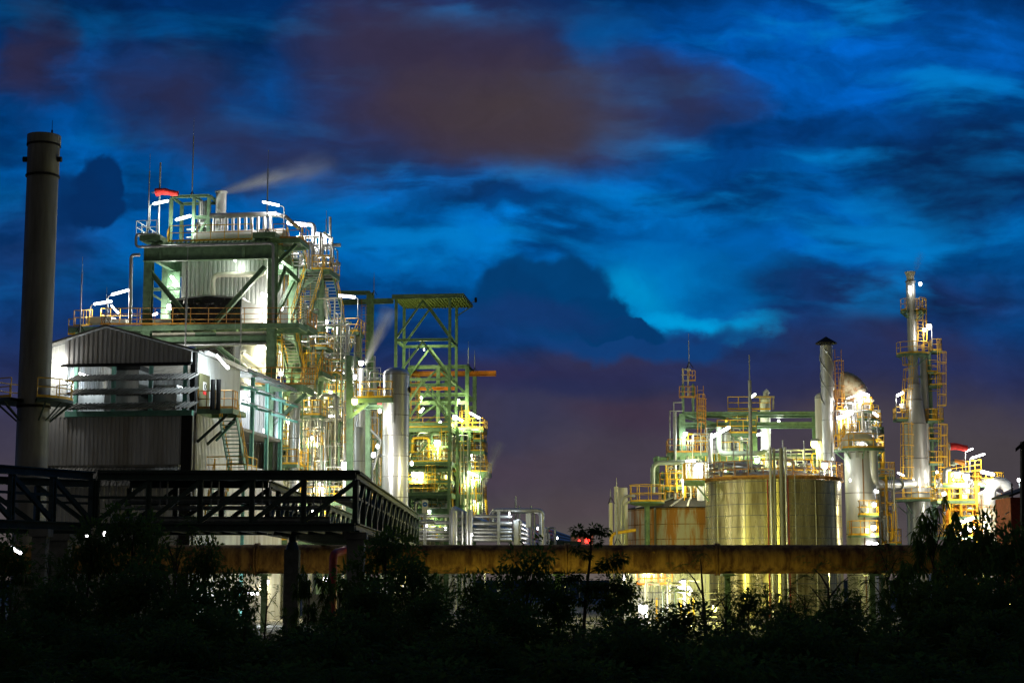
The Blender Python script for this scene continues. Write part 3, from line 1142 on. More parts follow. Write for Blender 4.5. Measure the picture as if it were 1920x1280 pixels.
# lower girders
for v in (0, 6.2, 13):
    part('girder', tw, MB().ibeam(LT.P(.3, v, z6 - 1.0), LT.P(uR - .3, v, z6 - 1.0), .4, .7), GREEN)
for u in (0, uR):
    part('girder', tw, MB().ibeam(LT.P(u, .32, z6 - .75), LT.P(u, 12.7, z6 - .75), .3, .6), GREEN)
bg_ = MB(); LT.box(bg_, .35, uR - .35, .1, .5, LT.z(385, 642, 0), LT.z(385, 622, 0))
bxg = part('box_girder', tw, bg_, CREAM)
vt = MB()
for px in (318, 331, 432, 442):
    u = LT.u(px, 0, 630)
    for k in range(5):
        LT.box(vt, u, u + .28, .07, .12, z6 - .75 - k * .13, z6 - .68 - k * .13)
part('vent_slots', bxg, vt, DARKG)
gp = MB(); LT.box(gp, LT.u(365, 0, 630), LT.u(404, 0, 630), .06, .12, LT.z(385, 640, 0), LT.z(385, 623, 0))
part('green_panel', bxg, gp, GREEN)
# V braces in the top bay
part('brace', tw, MB().ibeam(LT.at(274, 500, .1), LT.at(362, 606, .1), .34, .34), GREEN)
part('brace', tw, MB().ibeam(LT.at(497, 500, .1), LT.at(402, 606, .1), .34, .34), GREEN)
part('brace', tw, MB().ibeam(LT.at(408, 650, .4), LT.at(498, 722, .4), .34, .34), GREEN)
part('brace', tw, MB().ibeam(LT.at(508, 799, .2), LT.at(574, 738, .2), .3, .3), GREEN)
# inner bracing of the side bay and ledge at the left
part('beam', tw, MB().ibeam(LT.at(271, 543, 4.6), LT.at(338, 541, 4.6), .22, .22), GREEN)
part('beam', tw, MB().ibeam(LT.at(274, 545, 4.6), LT.at(302, 562, 4.6), .16, .16), GREEN)
pn = MB(); LT.box(pn, LT.u(311, 5.4, 520), LT.u(338, 5.4, 520), 5.3, 5.45, LT.z(320, 572, 5.4), LT.z(320, 510, 5.4))
part('wall_panel', tw, pn, GREEN)
for a, b in (((uR, 0, .0), (uR, 6.2, 1)), ((uR, 6.2, 1), (uR, 13, 0))):
    part('brace', tw, MB().ibeam(LT.P(a[0], a[1], z6 + .3 + a[2] * (zT - z6 - 2)), LT.P(b[0], b[1], z6 + .3 + b[2] * (zT - z6 - 2)), .28, .28), GREEN)
    part('brace', tw, MB().ibeam(LT.P(a[0], a[1], 8 + a[2] * (z6 - 9.5)), LT.P(b[0], b[1], 8 + b[2] * (z6 - 9.5)), .28, .28), GREEN)
# roof deck
rz = zT + .18
rd = MB()
a, b = LT.P(.2, -.4, 0), LT.P(uR - .2, -.4, 0)
n = 26
for k in range(n):
    u = .2 + (uR - .4) * k / n
    du = (uR - .4) / n
    rd.prism([LT.P(u, -.55, zT), LT.P(u + du, -.55, zT), LT.P(u + du * .96, -.55, zT + .22), LT.P(u + du * .5, -.55, zT + .1)], LT.ey * 13.8)
part('roof_deck', tw, rd, GREEN)
for px0, px1 in ((263, 302), (475, 517)):
    mb = MB(); LT.box(mb, LT.u(px0, -.7, 448), LT.u(px1, -.7, 448), -.9, .9, rz + .1, rz + .5)
    part('mast_pad', tw, mb, GREEN)
    pl = mb
pads = rz + .5
RU0, RU1 = LT.u(262, 0, 440), LT.u(572, 0, 440)
part('railing', tw, MB().rail([LT.P(RU0, 4, pads), LT.P(RU0, -.8, pads), LT.P(LT.u(300, 0, 440), -.8, pads)]), WHITEP)
part('railing', tw, MB().rail([LT.P(LT.u(322, 0, 440), -.5, rz), LT.P(LT.u(476, 0, 440), -.5, rz)], 1.2, 1.1), YEL)
part('railing', tw, MB().rail([LT.P(LT.u(304, 0, 440), 1.2, rz), LT.P(LT.u(322, 0, 440), -.5, rz)], 1.2, .8), YEL)
part('railing', tw, MB().rail([LT.P(LT.u(476, 0, 440), 1.6, rz), LT.P(LT.u(520, 0, 440), 1.6, rz)], 1.2, .8), YELR)
part('railing', tw, MB().rail([LT.P(LT.u(300, 0, 440), 5, rz), LT.P(LT.u(476, 0, 440), 5, rz)], 1.2, 1.1), YEL)
dk = deck(LT, tw, 512, 562, 447, .4, 3.2, 'fr', .35, YELR and True, YELR)
part('brace', tw, MB().ibeam(LT.at(519, 494, .6), LT.at(556, 457, .6), .28, .28), GREEN)
part('brace', tw, MB().ibeam(LT.at(519, 548, .6), LT.at(536, 500, .6), .22, .22), GREEN)
part('brace', tw, MB().ibeam(LT.at(533, 500, 2.0), LT.at(562, 528, 2.0), .3, .3), GREEN)
dk2 = deck(LT, tw, 562, 618, 505, 6.0, 9.4, 'r', .4, True, YEL)
part('railing', dk2[3], MB().rail([LT.at(585, 505, 6.0), LT.at(618, 505, 6.0)], sp=.6), YEL)
part('brace', tw, MB().ibeam(LT.at(540, 560, 6.2), LT.at(600, 512, 6.2), .3, .3), GREEN)
# level at the middle
dk3 = deck(LT, tw, 130, 560, 609, -1.3, 1.2, '', .38, True, YELR)
zr = dk3[2]
part('railing', dk3[3], MB().rail([LT.at(190, 609, -1.28), LT.at(560, 609, -1.28)], 1.25, 1.45, (.33, .66), .03), YELR)
part('railing', dk3[3], MB().rail([LT.at(138, 612, -1.2), LT.at(150, 612, -1.2), LT.at(172, 610, 1.0)], 1.2, .7), YEL)
part('railing', dk3[3], MB().rail([LT.at(128, 628, -1.2), LT.at(140, 628, -1.2)], 1.2, .5), YEL)
part('railing', dk3[3], MB().rail([LT.at(188, 609, .9), LT.at(262, 609, .9)], 1.25, .9), YEL)
dk4 = deck(LT, tw, 505, 576, 609, 1.25, 4.2, 'r', .35, True, YELR)
for px0, px1, py0, py1, v in ((163, 208, 594, 606, .6), (205, 235, 598, 606, .7), (262, 318, 600, 607, 1.0)):
    mb = MB(); LT.box(mb, LT.u(px0, v, py1), LT.u(px1, v, py1), v, v + 1.1, LT.z(px0, py1, v), LT.z(px0, py0, v))
    solo('instrument_box', mb, WHITEP, {163: 'long white box on the platform left of the green tower', 205: 'small white box beside the long one on the platform left of the tower', 262: 'white box behind the rail at the foot of the left tower column'}[px0], 'box', 'white boxes on the tower platform')
# second level
dk5 = deck(LT, tw, 498, 566, 721, -.6, 3.0, '', .5, True, YELR)
part('railing', dk5[3], MB().rail([LT.at(470, 721, -.55), LT.at(566, 721, -.55), LT.at(590, 721, 3.0)], 1.25, .8, (.33, .66)), YELR)
part('platform_edge', tw, MB().beam(LT.at(458, 728, -.5), LT.at(498, 728, -.5), .3, .3), GREEN)
dk6 = deck(LT, tw, 536, 604, 696, 3.4, 6.6, 'r', .35, True, YELR)
# stairs of the tower
stair(tw, LT.at(563, 603, 2.2), LT.at(592, 506, 6.2), 1.35, LT.ex)
stair(tw, LT.at(632, 600, 11.5), LT.at(611, 508, 8.6), 1.0, LT.ex)
stair(tw, LT.at(562, 504, 5.2), LT.at(552, 450, 2.6), 1.0, LT.ex)
stair(tw, LT.at(553, 694, 3.6), LT.at(535, 613, 1.6), 1.1, LT.ex)
stair(tw, LT.at(577, 728, 1.2), LT.at(592, 680, 4.5), 1.0, LT.ex)
for px, py0, py1, v in ((560, 609, 720, 4.0), (604, 505, 700, 9.2)):
    q = LT.at(px, py0, v)
    part('column', tw, MB().ibeam(V((q.x, q.y, 0)), q, .4, .4, LT.ey), GREEN)
# rear landing tower at right of the stair
for (px, v) in ((650, 14.5), (618, 14.5), (690, 17.0)):
    q = LT.at(px, 668, v)
    part('column', tw, MB().ibeam(V((q.x, q.y, 0)), q, .4, .4, LT.ey), GREEN)
deck(LT, tw, 592, 668, 668, 13.8, 17.2, '', .3, True, YEL)
deck(LT, tw, 622, 672, 622, 14.2, 16.4, 'fr', .25, True, YEL)
stair(tw, LT.at(637, 667, 13.0), LT.at(657, 622, 15.0), 1.25, LT.ex)
stair(tw, LT.at(627, 774, 17.0), LT.at(613, 672, 14.2), 1.2, LT.ex, GREEN, YEL, WHITEP)
deck(LT, tw, 588, 646, 776, 16.0, 18.5, '', .25, True, YEL)
stair(tw, LT.at(624, 862, 13.8), LT.at(639, 778, 17.0), 1.1, LT.ex, GREEN, YEL, WHITEP)
deck(LT, tw, 578, 650, 864, 12.0, 15.0, 'f', .25, True, YEL)
deck(LT, tw, 565, 597, 832, 3.6, 6.0, 'fr', .25, True, YELR)
deck(LT, tw, 508, 542, 838, 1.5, 12.0, 'f', .3, True, YEL)
deck(LT, tw, 425, 500, 846, 4.0, 8.0, 'f', .3, True, YEL)
deck(LT, tw, 395, 500, 905, 3.0, 8.0, 'f', .3, True, YEL)
deck(LT, tw, 500, 690, 940, 4.0, 9.0, 'f', .3, True, YEL)
deck(LT, tw, 400, 690, 1012, 2.0, 6.0, 'f', .3, True, YEL)
deck(LT, tw, 560, 700, 895, 8.0, 13.0, 'f', .3, True, YEL)
part('ladder', tw, MB().ladder(LT.at(533, 838, 5), LT.at(533, 800, 5), -LT.ey, .7, False), YEL)
part('ladder', tw, MB().ladder(LT.at(583, 700, 6.4), LT.at(583, 655, 6.4), -LT.ey, .7, True, .5), YEL)
for px, v, py in ((527, 10, 760), (560, 11.5, 740), (600, 12.5, 800), (455, 7.5, 850), (478, 9, 850), (528, 2.5, 735), (546, 6.5, 790), (640, 8.0, 900), (560, 4.5, 945), (455, 3.5, 910), (600, 4.5, 945)):
    q = LT.at(px, py, v)
    part('column', tw, MB().ibeam(V((q.x, q.y, 0)), q, .36, .36, LT.ey), GREEN)
for a, b, v in (((508, 760), (604, 756), 5.5), ((520, 800), (600, 797), 9.5), ((520, 700), (600, 694), 10.5), ((560, 640), (650, 632), 13.8), ((560, 560), (612, 556), 12.5), ((508, 780), (640, 776), 13.0)):
    part('beam', tw, MB().ibeam(LT.at(*a, v), LT.at(*b, v), .3, .4), GREEN)
for a, b, v in (((560, 700), (600, 640), 11.0), ((600, 760), (560, 700), 11.0), ((650, 760), (690, 700), 16.5), ((598, 735), (648, 790), 15.5)):
    part('brace', tw, MB().beam(LT.at(*a, v), LT.at(*b, v), .2, .2), GREEN)

# roof equipment of the tower
vA = 3.2
rf_ = thing('roof_frame', 'light green open steel frame on the roof of the left tower', 'steel frame', LT.at(350, 452, vA))
q0, q1, q2 = (LT.u(p, vA, 420) for p in (320, 363, 391))
zt0 = LT.z(350, 371, vA); zm0 = LT.z(350, 408, vA)
for u in (q0, q1, q2):
    part('column', rf_, MB().ibeam(LT.P(u, vA, rz), LT.P(u, vA, zt0), .24, .24, LT.ey), GREEN)
    part('column', rf_, MB().ibeam(LT.P(u, vA + 2.6, rz), LT.P(u, vA + 2.6, zt0), .24, .24, LT.ey), GREEN)
    part('beam', rf_, MB().ibeam(LT.P(u, vA + .12, zt0 + .11), LT.P(u, vA + 2.5, zt0 + .11), .2, .2), GREEN)
for v in (vA, vA + 2.6):
    part('beam', rf_, MB().ibeam(LT.P(q0, v, zt0 + .12), LT.P(q2, v, zt0 + .12), .22, .22), GREEN)
    part('beam', rf_, MB().ibeam(LT.P(q1, v, zm0), LT.P(q2, v, zm0), .2, .24), GREEN)
part('brace', rf_, MB().beam(LT.P(q1, vA, rz + .6), LT.P(q2, vA, zm0), .16, .16), GREEN)
hoist = MB(); LT.box(hoist, q1 + .05, q2 - .05, vA + .4, vA + 2.2, zm0 - .7, zm0 - .3)
part('valve_block', rf_, hoist, ALUD)
for k, px in enumerate((378, 388)):
    c = LT.at(px, 376, vA + 1.3)
    zb_ = LT.z(px, 405, vA + 1.3)
    b0 = V((c.x, c.y, zb_))
    t = thing('small_silencer', 'short bright metal cylinder in the green roof frame, %s' % ('the left of the pair' if k == 0 else 'the right of the pair'), 'cylinder', b0, 'pair of cylinders in the roof frame')
    part('shell', t, MB().lathe([(.001, 0), (.2, 0), (.2, c.z - zb_ - .1), (.12, c.z - zb_), (.001, c.z - zb_)], b0, 20), ALU)
    part('base_cone', t, MB().lathe([(.3, -.55), (.3, -.35), (.2, 0)], b0, 20), ALU)
c = LT.at(415, 359, 4.5); b0 = V((c.x, c.y, rz))
vs_ = thing('vent_stack', 'short white round vent stack steaming on the roof of the left tower', 'vent stack', b0)
part('shell', vs_, MB().lathe([(.40, 0), (.40, c.z - rz - .05), (.36, c.z - rz - .05), (.34, 1)], b0, 28), WHITEP)
part('rim', vs_, MB().lathe([(.40, c.z - rz - .14), (.47, c.z - rz - .12), (.47, c.z - rz), (.36, c.z - rz)], b0, 28), WHITEP)
a, b = LT.at(394, 405, 2.2), LT.at(516, 402, 2.2)
hd = thing('exhaust_header', 'long silver horizontal header with a row of upright tubes on the tower roof', 'header pipe', (a + b) / 2)
part('header', hd, MB().tube([a, b], .21, 20), ALU)
part('end_cap', hd, MB().tube([b, b + LT.ex * .1], .235, 20), ALU)
part('outlet', hd, MB().tube([b, b + LT.ex * .8 - UP * .2, b + LT.ex * 1.6 + LT.ey * 1.0 - UP * .9], .16, 12), ALU)
for px in (402, 413, 425, 437, 448, 461, 472, 484, 496, 507):
    c = LT.at(px, 408, 2.2)
    part('upright_tube', hd, MB().tube([c + UP * .05, V((c.x, c.y, rz + .35))], .13, 12), ALU)
mb = MB().capsule(LT.at(372, 445, 2.2), LT.at(474, 441, 2.2), .42, 20)
solo('roof_tank', mb, WHITEP, 'long white horizontal tank behind the yellow roof rail of the left tower', 'tank')
mb = MB().capsule(LT.at(480, 441, 2.6), LT.at(530, 438, 2.6), .4, 20)
solo('roof_tank', mb, WHITEP, 'short white horizontal tank at the right end of the tower roof', 'tank')
manifold(LT, (330, 372, 418, 448), (3, 5), 7, 11, 'cluster of thin pipes low in the green roof frame', rr=(.04, .09))
manifold(LT, (520, 620, 432, 505), (5.5, 10), 16, 5, 'bright tangle of white and silver pipes at the upper right corner of the tower', rr=(.05, .15), mats=[WHITEP, ALU, GALV, WHITEP])
pipe(LT, [(575, 421, 8), (588, 421, 8), (588, 507, 8)], .2, ALU, 'vent_pipe', 'thick white pipe bending down beside the top stair of the left tower', bend=.5)
pipe(LT, [(619, 407, 9.8), (619, 470, 9.8)], .11, GALV, 'vent_pipe', 'slim open upright pipe rising at the tower corner right of the top lamps')
pipe(LT, [(623, 446, 9.6), (622, 508, 9.6)], .09, ALU, 'vent_pipe', 'bright short upright pipe at the tower corner under the top lamps')
pipe(LT, [(270, 438, -.9), (255, 440, -.9), (255, 463, -.9), (322, 461, -.9), (512, 456, -.9), (512, 610, -.9)], .1, ALUD, 'rain_pipe', 'long grey pipe running along the deep top girder and down the right column', bend=.3)
pipe(LT, [(262, 478, -.4), (246, 478, -.4), (244, 606, -.4)], .13, ALU, 'rain_pipe', 'grey downpipe standing left of the left tower column', bend=.3)
# windsock
w0 = LT.at(301, 305, 1.0); wb = LT.at(298, 436, 1.0)
ws = thing('windsock', 'red windsock blowing right from a tall pole on the left tower roof', 'windsock', V((w0.x, w0.y, pads)))
part('pole', ws, MB().tube([V((w0.x, w0.y, pads)), w0], .07, 8), GALV)
a = LT.at(292, 361, .9)
sk = []
for k in range(15):
    t = k / 14
    sk.append(a + LT.ex * (t * 1.75) + UP * (.08 * math.sin(t * 5) - .04 * t))
part('sock', ws, MB().tube(sk, [.30 - .11 * (k / 14) + .02 * math.sin(k * 1.3) for k in range(15)], 16, caps=False), SOCK)
part('hoop', ws, MB().lathe([(.29, -.02), (.32, -.02), (.32, .02), (.29, .02)], a, 16), GALV)
mast(LT, -.3, 277, 288, 441, 'dark lightning rod on the left corner of the tower roof')
mast(LT, 3.4, 360, 222, 372, 'tallest grey lightning rod standing on the green roof frame')
mast(LT, -.3, 500, 281, 441, 'lightning rod on the right pad of the tower roof')
mast(LT, 9.4, 611, 395, 470, 'thin lightning rod at the right rear corner of the tower roof')
mast(LT, -1.6, 150, 482, 622, 'lightning rod left of the tower over the hall ridge')
mast(LT, -1.4, 198, 538, 606, 'short dark lightning rod between the post lamps left of the tower', .035)
mast(LT, -2.6, 347, 462, 665, 'long dark lightning rod crossing in front of the upper tower bay', .07)
mast(LT, -2.4, 450, 540, 700, 'grey lightning rod before the right brace of the tower', .06)
mast(LT, -3.2, 437, 600, 790, 'slim rod standing above the side eave of the gabled hall', .035)

# boiler casing and neighbours inside the tower
bc = thing('boiler_casing', 'pale ribbed metal casing standing inside the green tower', 'boiler', LT.P(LT.u(420, 4, 600), 7, z6 - .3))
cu0, cu1 = LT.u(341, 4, 550), LT.u(501, 4, 550)
zc1 = zT - .1
part('front_wall', bc, MB().ribs(LT.P(cu0, 4, 0), LT.P(cu1, 4, 0), z6 - .3, zc1, -LT.ey, .34, .07), CLADL)
part('side_wall', bc, MB().ribs(LT.P(cu1, 4, 0), LT.P(cu1, 11.5, 0), z6 - .3, zc1 - 1, LT.ex, .34, .07), CLADL)
part('side_wall', bc, MB().ribs(LT.P(cu0, 11.5, 0), LT.P(cu0, 4, 0), z6 - .3, zc1, -LT.ex, .34, .07), CLADL)
part('back_wall', bc, MB().ribs(LT.P(cu1, 11.5, 0), LT.P(cu0, 11.5, 0), z6 - .3, zc1, LT.ey, .34, .07), CLADL)
pipe(LT, [(399, 556, 3.6), (399, 515, 3.6), (492, 514, 3.6), (494, 508, 3.9)], .2, CREAM, 'casing_pipe', 'cream pipe bending across the pale ribbed casing of the tower', bend=.6)
fo = thing('foil_wrapped_duct', 'big duct wrapped in shiny black foil behind the middle tower rail', 'duct', LT.P(LT.u(385, 1.6, 600), 2, zr))
f0, fm, f1 = LT.u(320, 1.4, 590), LT.u(388, 1.4, 590), LT.u(452, 1.4, 590)
zs, za_ = LT.z(330, 563, 1.4), LT.z(388, 555, 1.4)
mb = MB()
nx, ny = 26, 10
rnd = random.Random(3)
vs, fs = [], []
for i in range(nx + 1):
    u = f0 + (f1 - f0) * i / nx
    zt_ = za_ + (zs - za_) * abs(u - fm) / (f1 - fm)
    for j in range(ny + 1):
        vs.append(LT.P(u, 1.4 + rnd.uniform(-.11, .11), zr + (zt_ - zr) * j / ny))
for i in range(nx):
    for j in range(ny):
        q = i * (ny + 1) + j
        fs.append((q, q + ny + 1, q + ny + 2, q + 1))
mb.add(vs, fs)
part('wrapping', fo, mb, FOIL)
mb = MB().prism([LT.P(f0 - .1, 1.42, zs), LT.P(fm, 1.42, za_), LT.P(f1 + .1, 1.42, zs), LT.P(f1 + .1, 1.42, zs + .12), LT.P(fm, 1.42, za_ + .12), LT.P(f0 - .1, 1.42, zs + .12)], LT.ey * 2.2)
part('top_cover', fo, mb, ALUD)
mb = MB(); LT.box(mb, LT.u(453, 2.6, 600), LT.u(503, 2.6, 600), 2.6, 3.9, zr, LT.z(470, 578, 2.6))
mb.prism([LT.P(LT.u(453, 2.6, 600), 2.6, LT.z(470, 577.8, 2.6)), LT.P(LT.u(503, 2.6, 600), 2.6, LT.z(470, 577.8, 2.6)), LT.P(LT.u(453, 2.6, 600), 2.6, LT.z(470, 563, 2.6))], LT.ey * 1.2)
solo('access_housing', mb, WHITEP, 'white sloped housing right of the black foil duct behind the tower rail', 'housing')
manifold(LT, (310, 338, 565, 606), (5.6, 6.5), 5, 21, 'thin bright pipes beside the inner green column of the tower', rr=(.05, .14), mats=[WHITEP, ALU])
# hopper below
hp = thing('hopper', 'shiny silver hopper hanging under the box girder of the left tower', 'hopper', LT.at(478, 720, 4))
c = LT.at(476, 650, 4.0); c0 = V((c.x, c.y, 0))
zz = [LT.z(476, y, 4) for y in (650, 675, 715, 760)]
part('shell', hp, MB().lathe([(1.55, zz[0]), (1.55, zz[1]), (1.3, zz[2]), (.5, zz[3]), (.3, zz[3] - .4)], c0, 32), ALU)
part('band', hp, MB().lathe([(1.56, zz[1] - .05), (1.62, zz[1] - .05), (1.62, zz[1] + .05), (1.56, zz[1] + .05)], c0, 32), GALV)
part('chute', hp, MB().tube([LT.at(455, 668, 2.5), LT.at(486, 690, 2.5), LT.at(500, 720, 2.6)], .35, 14), CREAM)
fw = MB(); LT.box(fw, LT.u(372, 5, 680), LT.u(452, 5, 680), 4.6, 6.0, LT.z(400, 740, 5), LT.z(400, 655, 5))
solo('foil_wrapped_duct', fw, FOIL, 'lower duct in black foil under the box girder by the hall roof', 'duct')
pipe(LT, [(262, 648, -.3), (500, 644, -.3)], .12, GALV, 'cable_pipe', 'long straight pipe under the box girder of the left tower')
# tall vessels in the lower bay
vessel(LT, 553.5, 1.6, 735, 900, .40, ALU, 'column_vessel', 'bright silver upright vessel in front of the lower tower bay', 'vessel', .3, 5, to_ground=True)
vessel(LT, 584, 5.6, 738, 900, .36, ALU, 'column_vessel', 'silver upright vessel behind the small yellow balcony of the lower tower', 'vessel', .3, 5, to_ground=True)
vessel(LT, 584, 9.0, 585, 760, .5, ALU, 'column_vessel', 'tall silver vessel rising behind the tower stairs', 'vessel', .3, 6, to_ground=True)
vessel(LT, 672, 16.5, 628, 900, .33, CREAM, 'column_vessel', 'pale green upright tank by the rear landing of the tower stairs', 'vessel', .2, 3, to_ground=True)
vessel(LT, 548, 10.0, 640, 900, .36, CREAM, 'column_vessel', 'cream upright vessel deep inside the lower tower bay', 'vessel', .3, 4, to_ground=True)
for px, v, r, y0, lab, m in ((470, 6.5, .22, 852, 'silver riser pipe left in the ground bay of the tower', ALU), (490, 5.4, .2, 780, 'cream riser pipe beside the right front tower column', CREAM), (519, 2.0, .17, 735, 'silver riser pipe close behind the right front tower column', ALU),
                         (531, 7.4, .24, 735, 'thick cream riser pipe in the middle of the lower tower bay', CREAM), (541, 4.6, .14, 745, 'thin silver riser pipe left of the bright silver vessel', ALU), (600, 7.8, .2, 742, 'silver riser pipe right of the silver vessels of the tower', ALU),
                         (648, 3.0, .15, 726, 'tall silver riser pipe with a bend beside the steaming vent', ALU), (655, 3.2, .11, 740, 'thin silver riser pipe right of the tall bent one', ALU), (612, 12.0, .18, 540, 'pale riser pipe behind the upper tower stairs', CREAM), (640, 15.2, .1, 600, 'galvanised riser pipe at the rear stair landing', GALV)):
    q = LT.at(px, y0, v)
    pts = [V((q.x, q.y, 0)), q]
    if px == 648: pts.append(q + LT.ex * .9)
    solo('riser_pipe', MB().tube(pts, r, 12, bend=r * 2.5), m, lab, 'pipe', 'upright riser pipes of the tower')
manifold(LT, (505, 605, 745, 885), (4, 11), 26, 31, 'dense pipework filling the lower bay of the left tower', mats=[ALU, GREEN, ALUD, CREAM, ALU])
manifold(LT, (540, 640, 560, 735), (9, 13), 22, 32, 'pipework between the tower stairs and the silver vessel', mats=[ALU, GREEN, CREAM, GALV], rr=(.04, .1))
manifold(LT, (590, 700, 690, 890), (13, 19), 26, 33, 'pipework behind the lower stairs right of the tower', mats=[ALU, GREEN, ALUD, WHITEP, GALV])
manifold(LT, (430, 510, 780, 1000), (5, 9), 20, 34, 'pipework at the foot of the tower beside the hall stairs', mats=[ALU, GALV, CREAM, GREEN])
manifold(LT, (500, 720, 890, 1060), (4, 12), 34, 35, 'low pipework seen through the footbridge truss', mats=[ALU, GALV, YEL, GREEN, ALUD])
eb = thing('reflector_shed', 'low pale ribbed shed added behind the tower pipework to reflect light', 'building', LT.P(LT.u(560, 14, 900), 16, 0))  # added as a pale backing that reflects light into the lower tower
e0, e1 = LT.u(395, 14, 950), LT.u(620, 20.5, 950)
ze = LT.z(520, 800, 20)
part('front_wall', eb, MB().ribs(LT.P(e0, 20.5, 0), LT.P(e1, 20.5, 0), 0, ze, -LT.ey, .4, .07), CLADL)
part('side_wall', eb, MB().ribs(LT.P(e1, 20.5, 0), LT.P(e1, 26, 0), 0, ze, LT.ex, .4, .07), CLADL)
mb = MB(); LT.box(mb, e0 - .2, e1 + .2, 20.2, 26.2, ze, ze + .25)
part('roof', eb, mb, GALV)
for px, v, y0, y1, r, lab in ((470, 9.0, 846, 880, .9, 'round silver drum on the deck under the hall stairs'), (610, 7.0, 905, 940, .8, 'silver drum on the low deck behind the truss')):
    q = LT.at(px, y1, v)
    vessel(LT, px, v, y0, y1, r, ALU, 'process_drum', lab, 'drum', .25, 2)

# silver absorber with its platform
LV = Fr(743, 114, -7)
rv = 25 * 114 / F
av, c0, hv = vessel(LV, 743, 0, 689, 960, rv, ALU, 'absorber_column', 'large shiny silver column with a domed top right of the tower', 'vessel', .55, 12, .05, 48, to_ground=True)
c = c0 + UP * (hv - 1.5)
part('nozzle', av, MB().tube([c + V((rv * .9, -.1, 0)), c + V((rv * 1.08, -.12, 0))], .2, 12), BLACK)
part('side_plate', av, MB().beam(c + V((-.1, -rv - .06, .9)), c + V((-.1, -rv - .06, -2.3)), .1, .12, V((0, 1, 0))), GALV)
for k, dz_ in enumerate((.1, -.95)):
    part('valve', av, MB().tube([c + V((-rv - .02, -.3, dz_)), c + V((-rv - .35, -.35, dz_))], .09, 8), REDP)
ap = thing('access_platform', 'small green platform with yellow rails beside the silver domed column', 'platform', LV.at(695, 900, -.8))
zq = LV.z(700, 746, -1.2)
dA = deckz(LV, ap, LV.u(668, -1.2, 746), LV.u(735, -1.2, 746), -1.25, .6, zq, 'flr', .32, YEL, 1.0)
part('brace', ap, MB().beam(LV.at(656, 783, -.9), LV.at(690, 756, -.9), .16, .22), GREEN)
part('column', ap, MB().ibeam(LV.ground(655, -.2), LV.P(LV.u(655, -.2, 740), -.2, zq + 3.0), .4, .4, LV.ey), GREEN)
part('column', ap, MB().ibeam(LV.ground(690, .9), LV.P(LV.u(690, .9, 740), .9, zq - .3), .3, .3, LV.ey), GREEN)
part('beam', ap, MB().ibeam(LV.P(LV.u(655, -.2, 740), -.2, zq - .5), LV.P(LV.u(735, -.2, 740), -.2, zq - .5), .25, .3), GREEN)
yb = MB(); LV.box(yb, LV.u(687, -.6, 742), LV.u(699, -.6, 742), -.6, -.1, zq, zq + .5)
solo('valve_stand', yb, YEL, 'small yellow stand on the platform beside the silver domed column', 'stand')
vessel(LV, 676, 2.0, 690, 800, .21, ALU, 'vent_pipe', 'silver vent pipe with a steam plume left of the silver domed column', 'vent pipe', .1, 1)
pipe(LV, [(724, 702, -.2), (694, 696, -.2), (693, 742, -.2)], .06, GALV, 'hoop_pipe', 'thin pipe looping above the small platform to the silver column', bend=.3)
g2, c2, h2 = vessel(LV, 679, 3.4, 762, 900, .56, STACKM, 'scrubber_column', 'matt grey column standing left of the large silver column', 'vessel', .25, 4, to_ground=True)
pipe(LV, [(694, 805, 2.5), (715, 826, 2.5), (700, 880, 2.5)], .1, GALV, 'drain_pipe', 'bent pipe between the grey and the silver columns', bend=.2)
manifold(LV, (655, 720, 800, 1000), (4.5, 9), 20, 41, 'pipes and valves behind the grey column', mats=[ALU, GREEN, GREEN, CREAM, GALV], rr=(.04, .11))
scl = thing('scaffold_stair', 'narrow green stair frame behind the grey and silver columns', 'stair', LV.at(700, 980, 9))
for y0, y1, k in ((985, 930, 0), (930, 880, 1), (880, 830, 0)):
    a, b = (692, 712) if k == 0 else (712, 692)
    stair(scl, LV.at(a, y0, 9 + k), LV.at(b, y1, 9 + (1 - k)), .9, LV.ey, GREEN, YEL, GALV)
for px in (686, 718):
    q = LV.at(px, 825, 9.5)
    part('post', scl, MB().beam(V((q.x, q.y, 0)), q, .18, .18), GREEN)

# lamps of the left complex
lamp(LT, -.2, (289, 382, 314, 377), (280, 430), 'post lamp under the red windsock on the tower roof', 380, 'green', .15, 0)
lamp(LT, 2.4, (331, 412, 356, 405), None, 'tube lamp inside the green roof frame on the left tower', 500, 'green', .17)
lamp(LT, 1.6, (494, 379, 522, 385), (532, 436), 'gooseneck lamp leaning left at the right end of the tower roof', 420, 'white', .15, 1)
lamp(LT, 6.5, (541, 418, 572, 422), None, 'blazing long tube lamp over the top stair of the left tower', 900, 'white', .26)
lamp(LT, 9.2, (594, 439, 614, 442), (620, 500), 'bright post lamp at the right corner of the tower top', 800, 'white', .22, 1)
bulb(LT.at(604, 452, 9.0), 'round lamp just under the tube lamp at the tower top corner', 400, 'white', .2)
lamp(LT, 1.0, (178, 570, 208, 565), (169, 604), 'left gooseneck lamp of the pair over the hall ridge', 300, 'white', .15, 0)
lamp(LT, .6, (211, 552, 240, 544), (201, 604), 'higher gooseneck lamp of the pair over the hall ridge', 320, 'white', .15, 0)
lamp(LT, 1.4, (210, 573, 221, 586), None, 'tilted tube lamp between the two gooseneck lamps over the hall ridge', 260, 'white', .14)
lamp(LT, 1.3, (276, 593, 294, 588), (270, 607), 'low tube lamp behind the rail beside the left tower column', 420, 'white', .15, 0)
lamp(LT, 4.6, (322, 519, 331, 532), None, 'tilted oval lamp on the green panel inside the top tower bay', 700, 'green', .2)
bulb(LT.at(318, 575, 4.2), 'lamp low beside the inner green column of the tower', 500, 'white', .2)
lamp(LT, 2.9, (492, 551, 503, 555), None, 'lamp on the pale casing next to the right tower column', 420, 'white', .2)
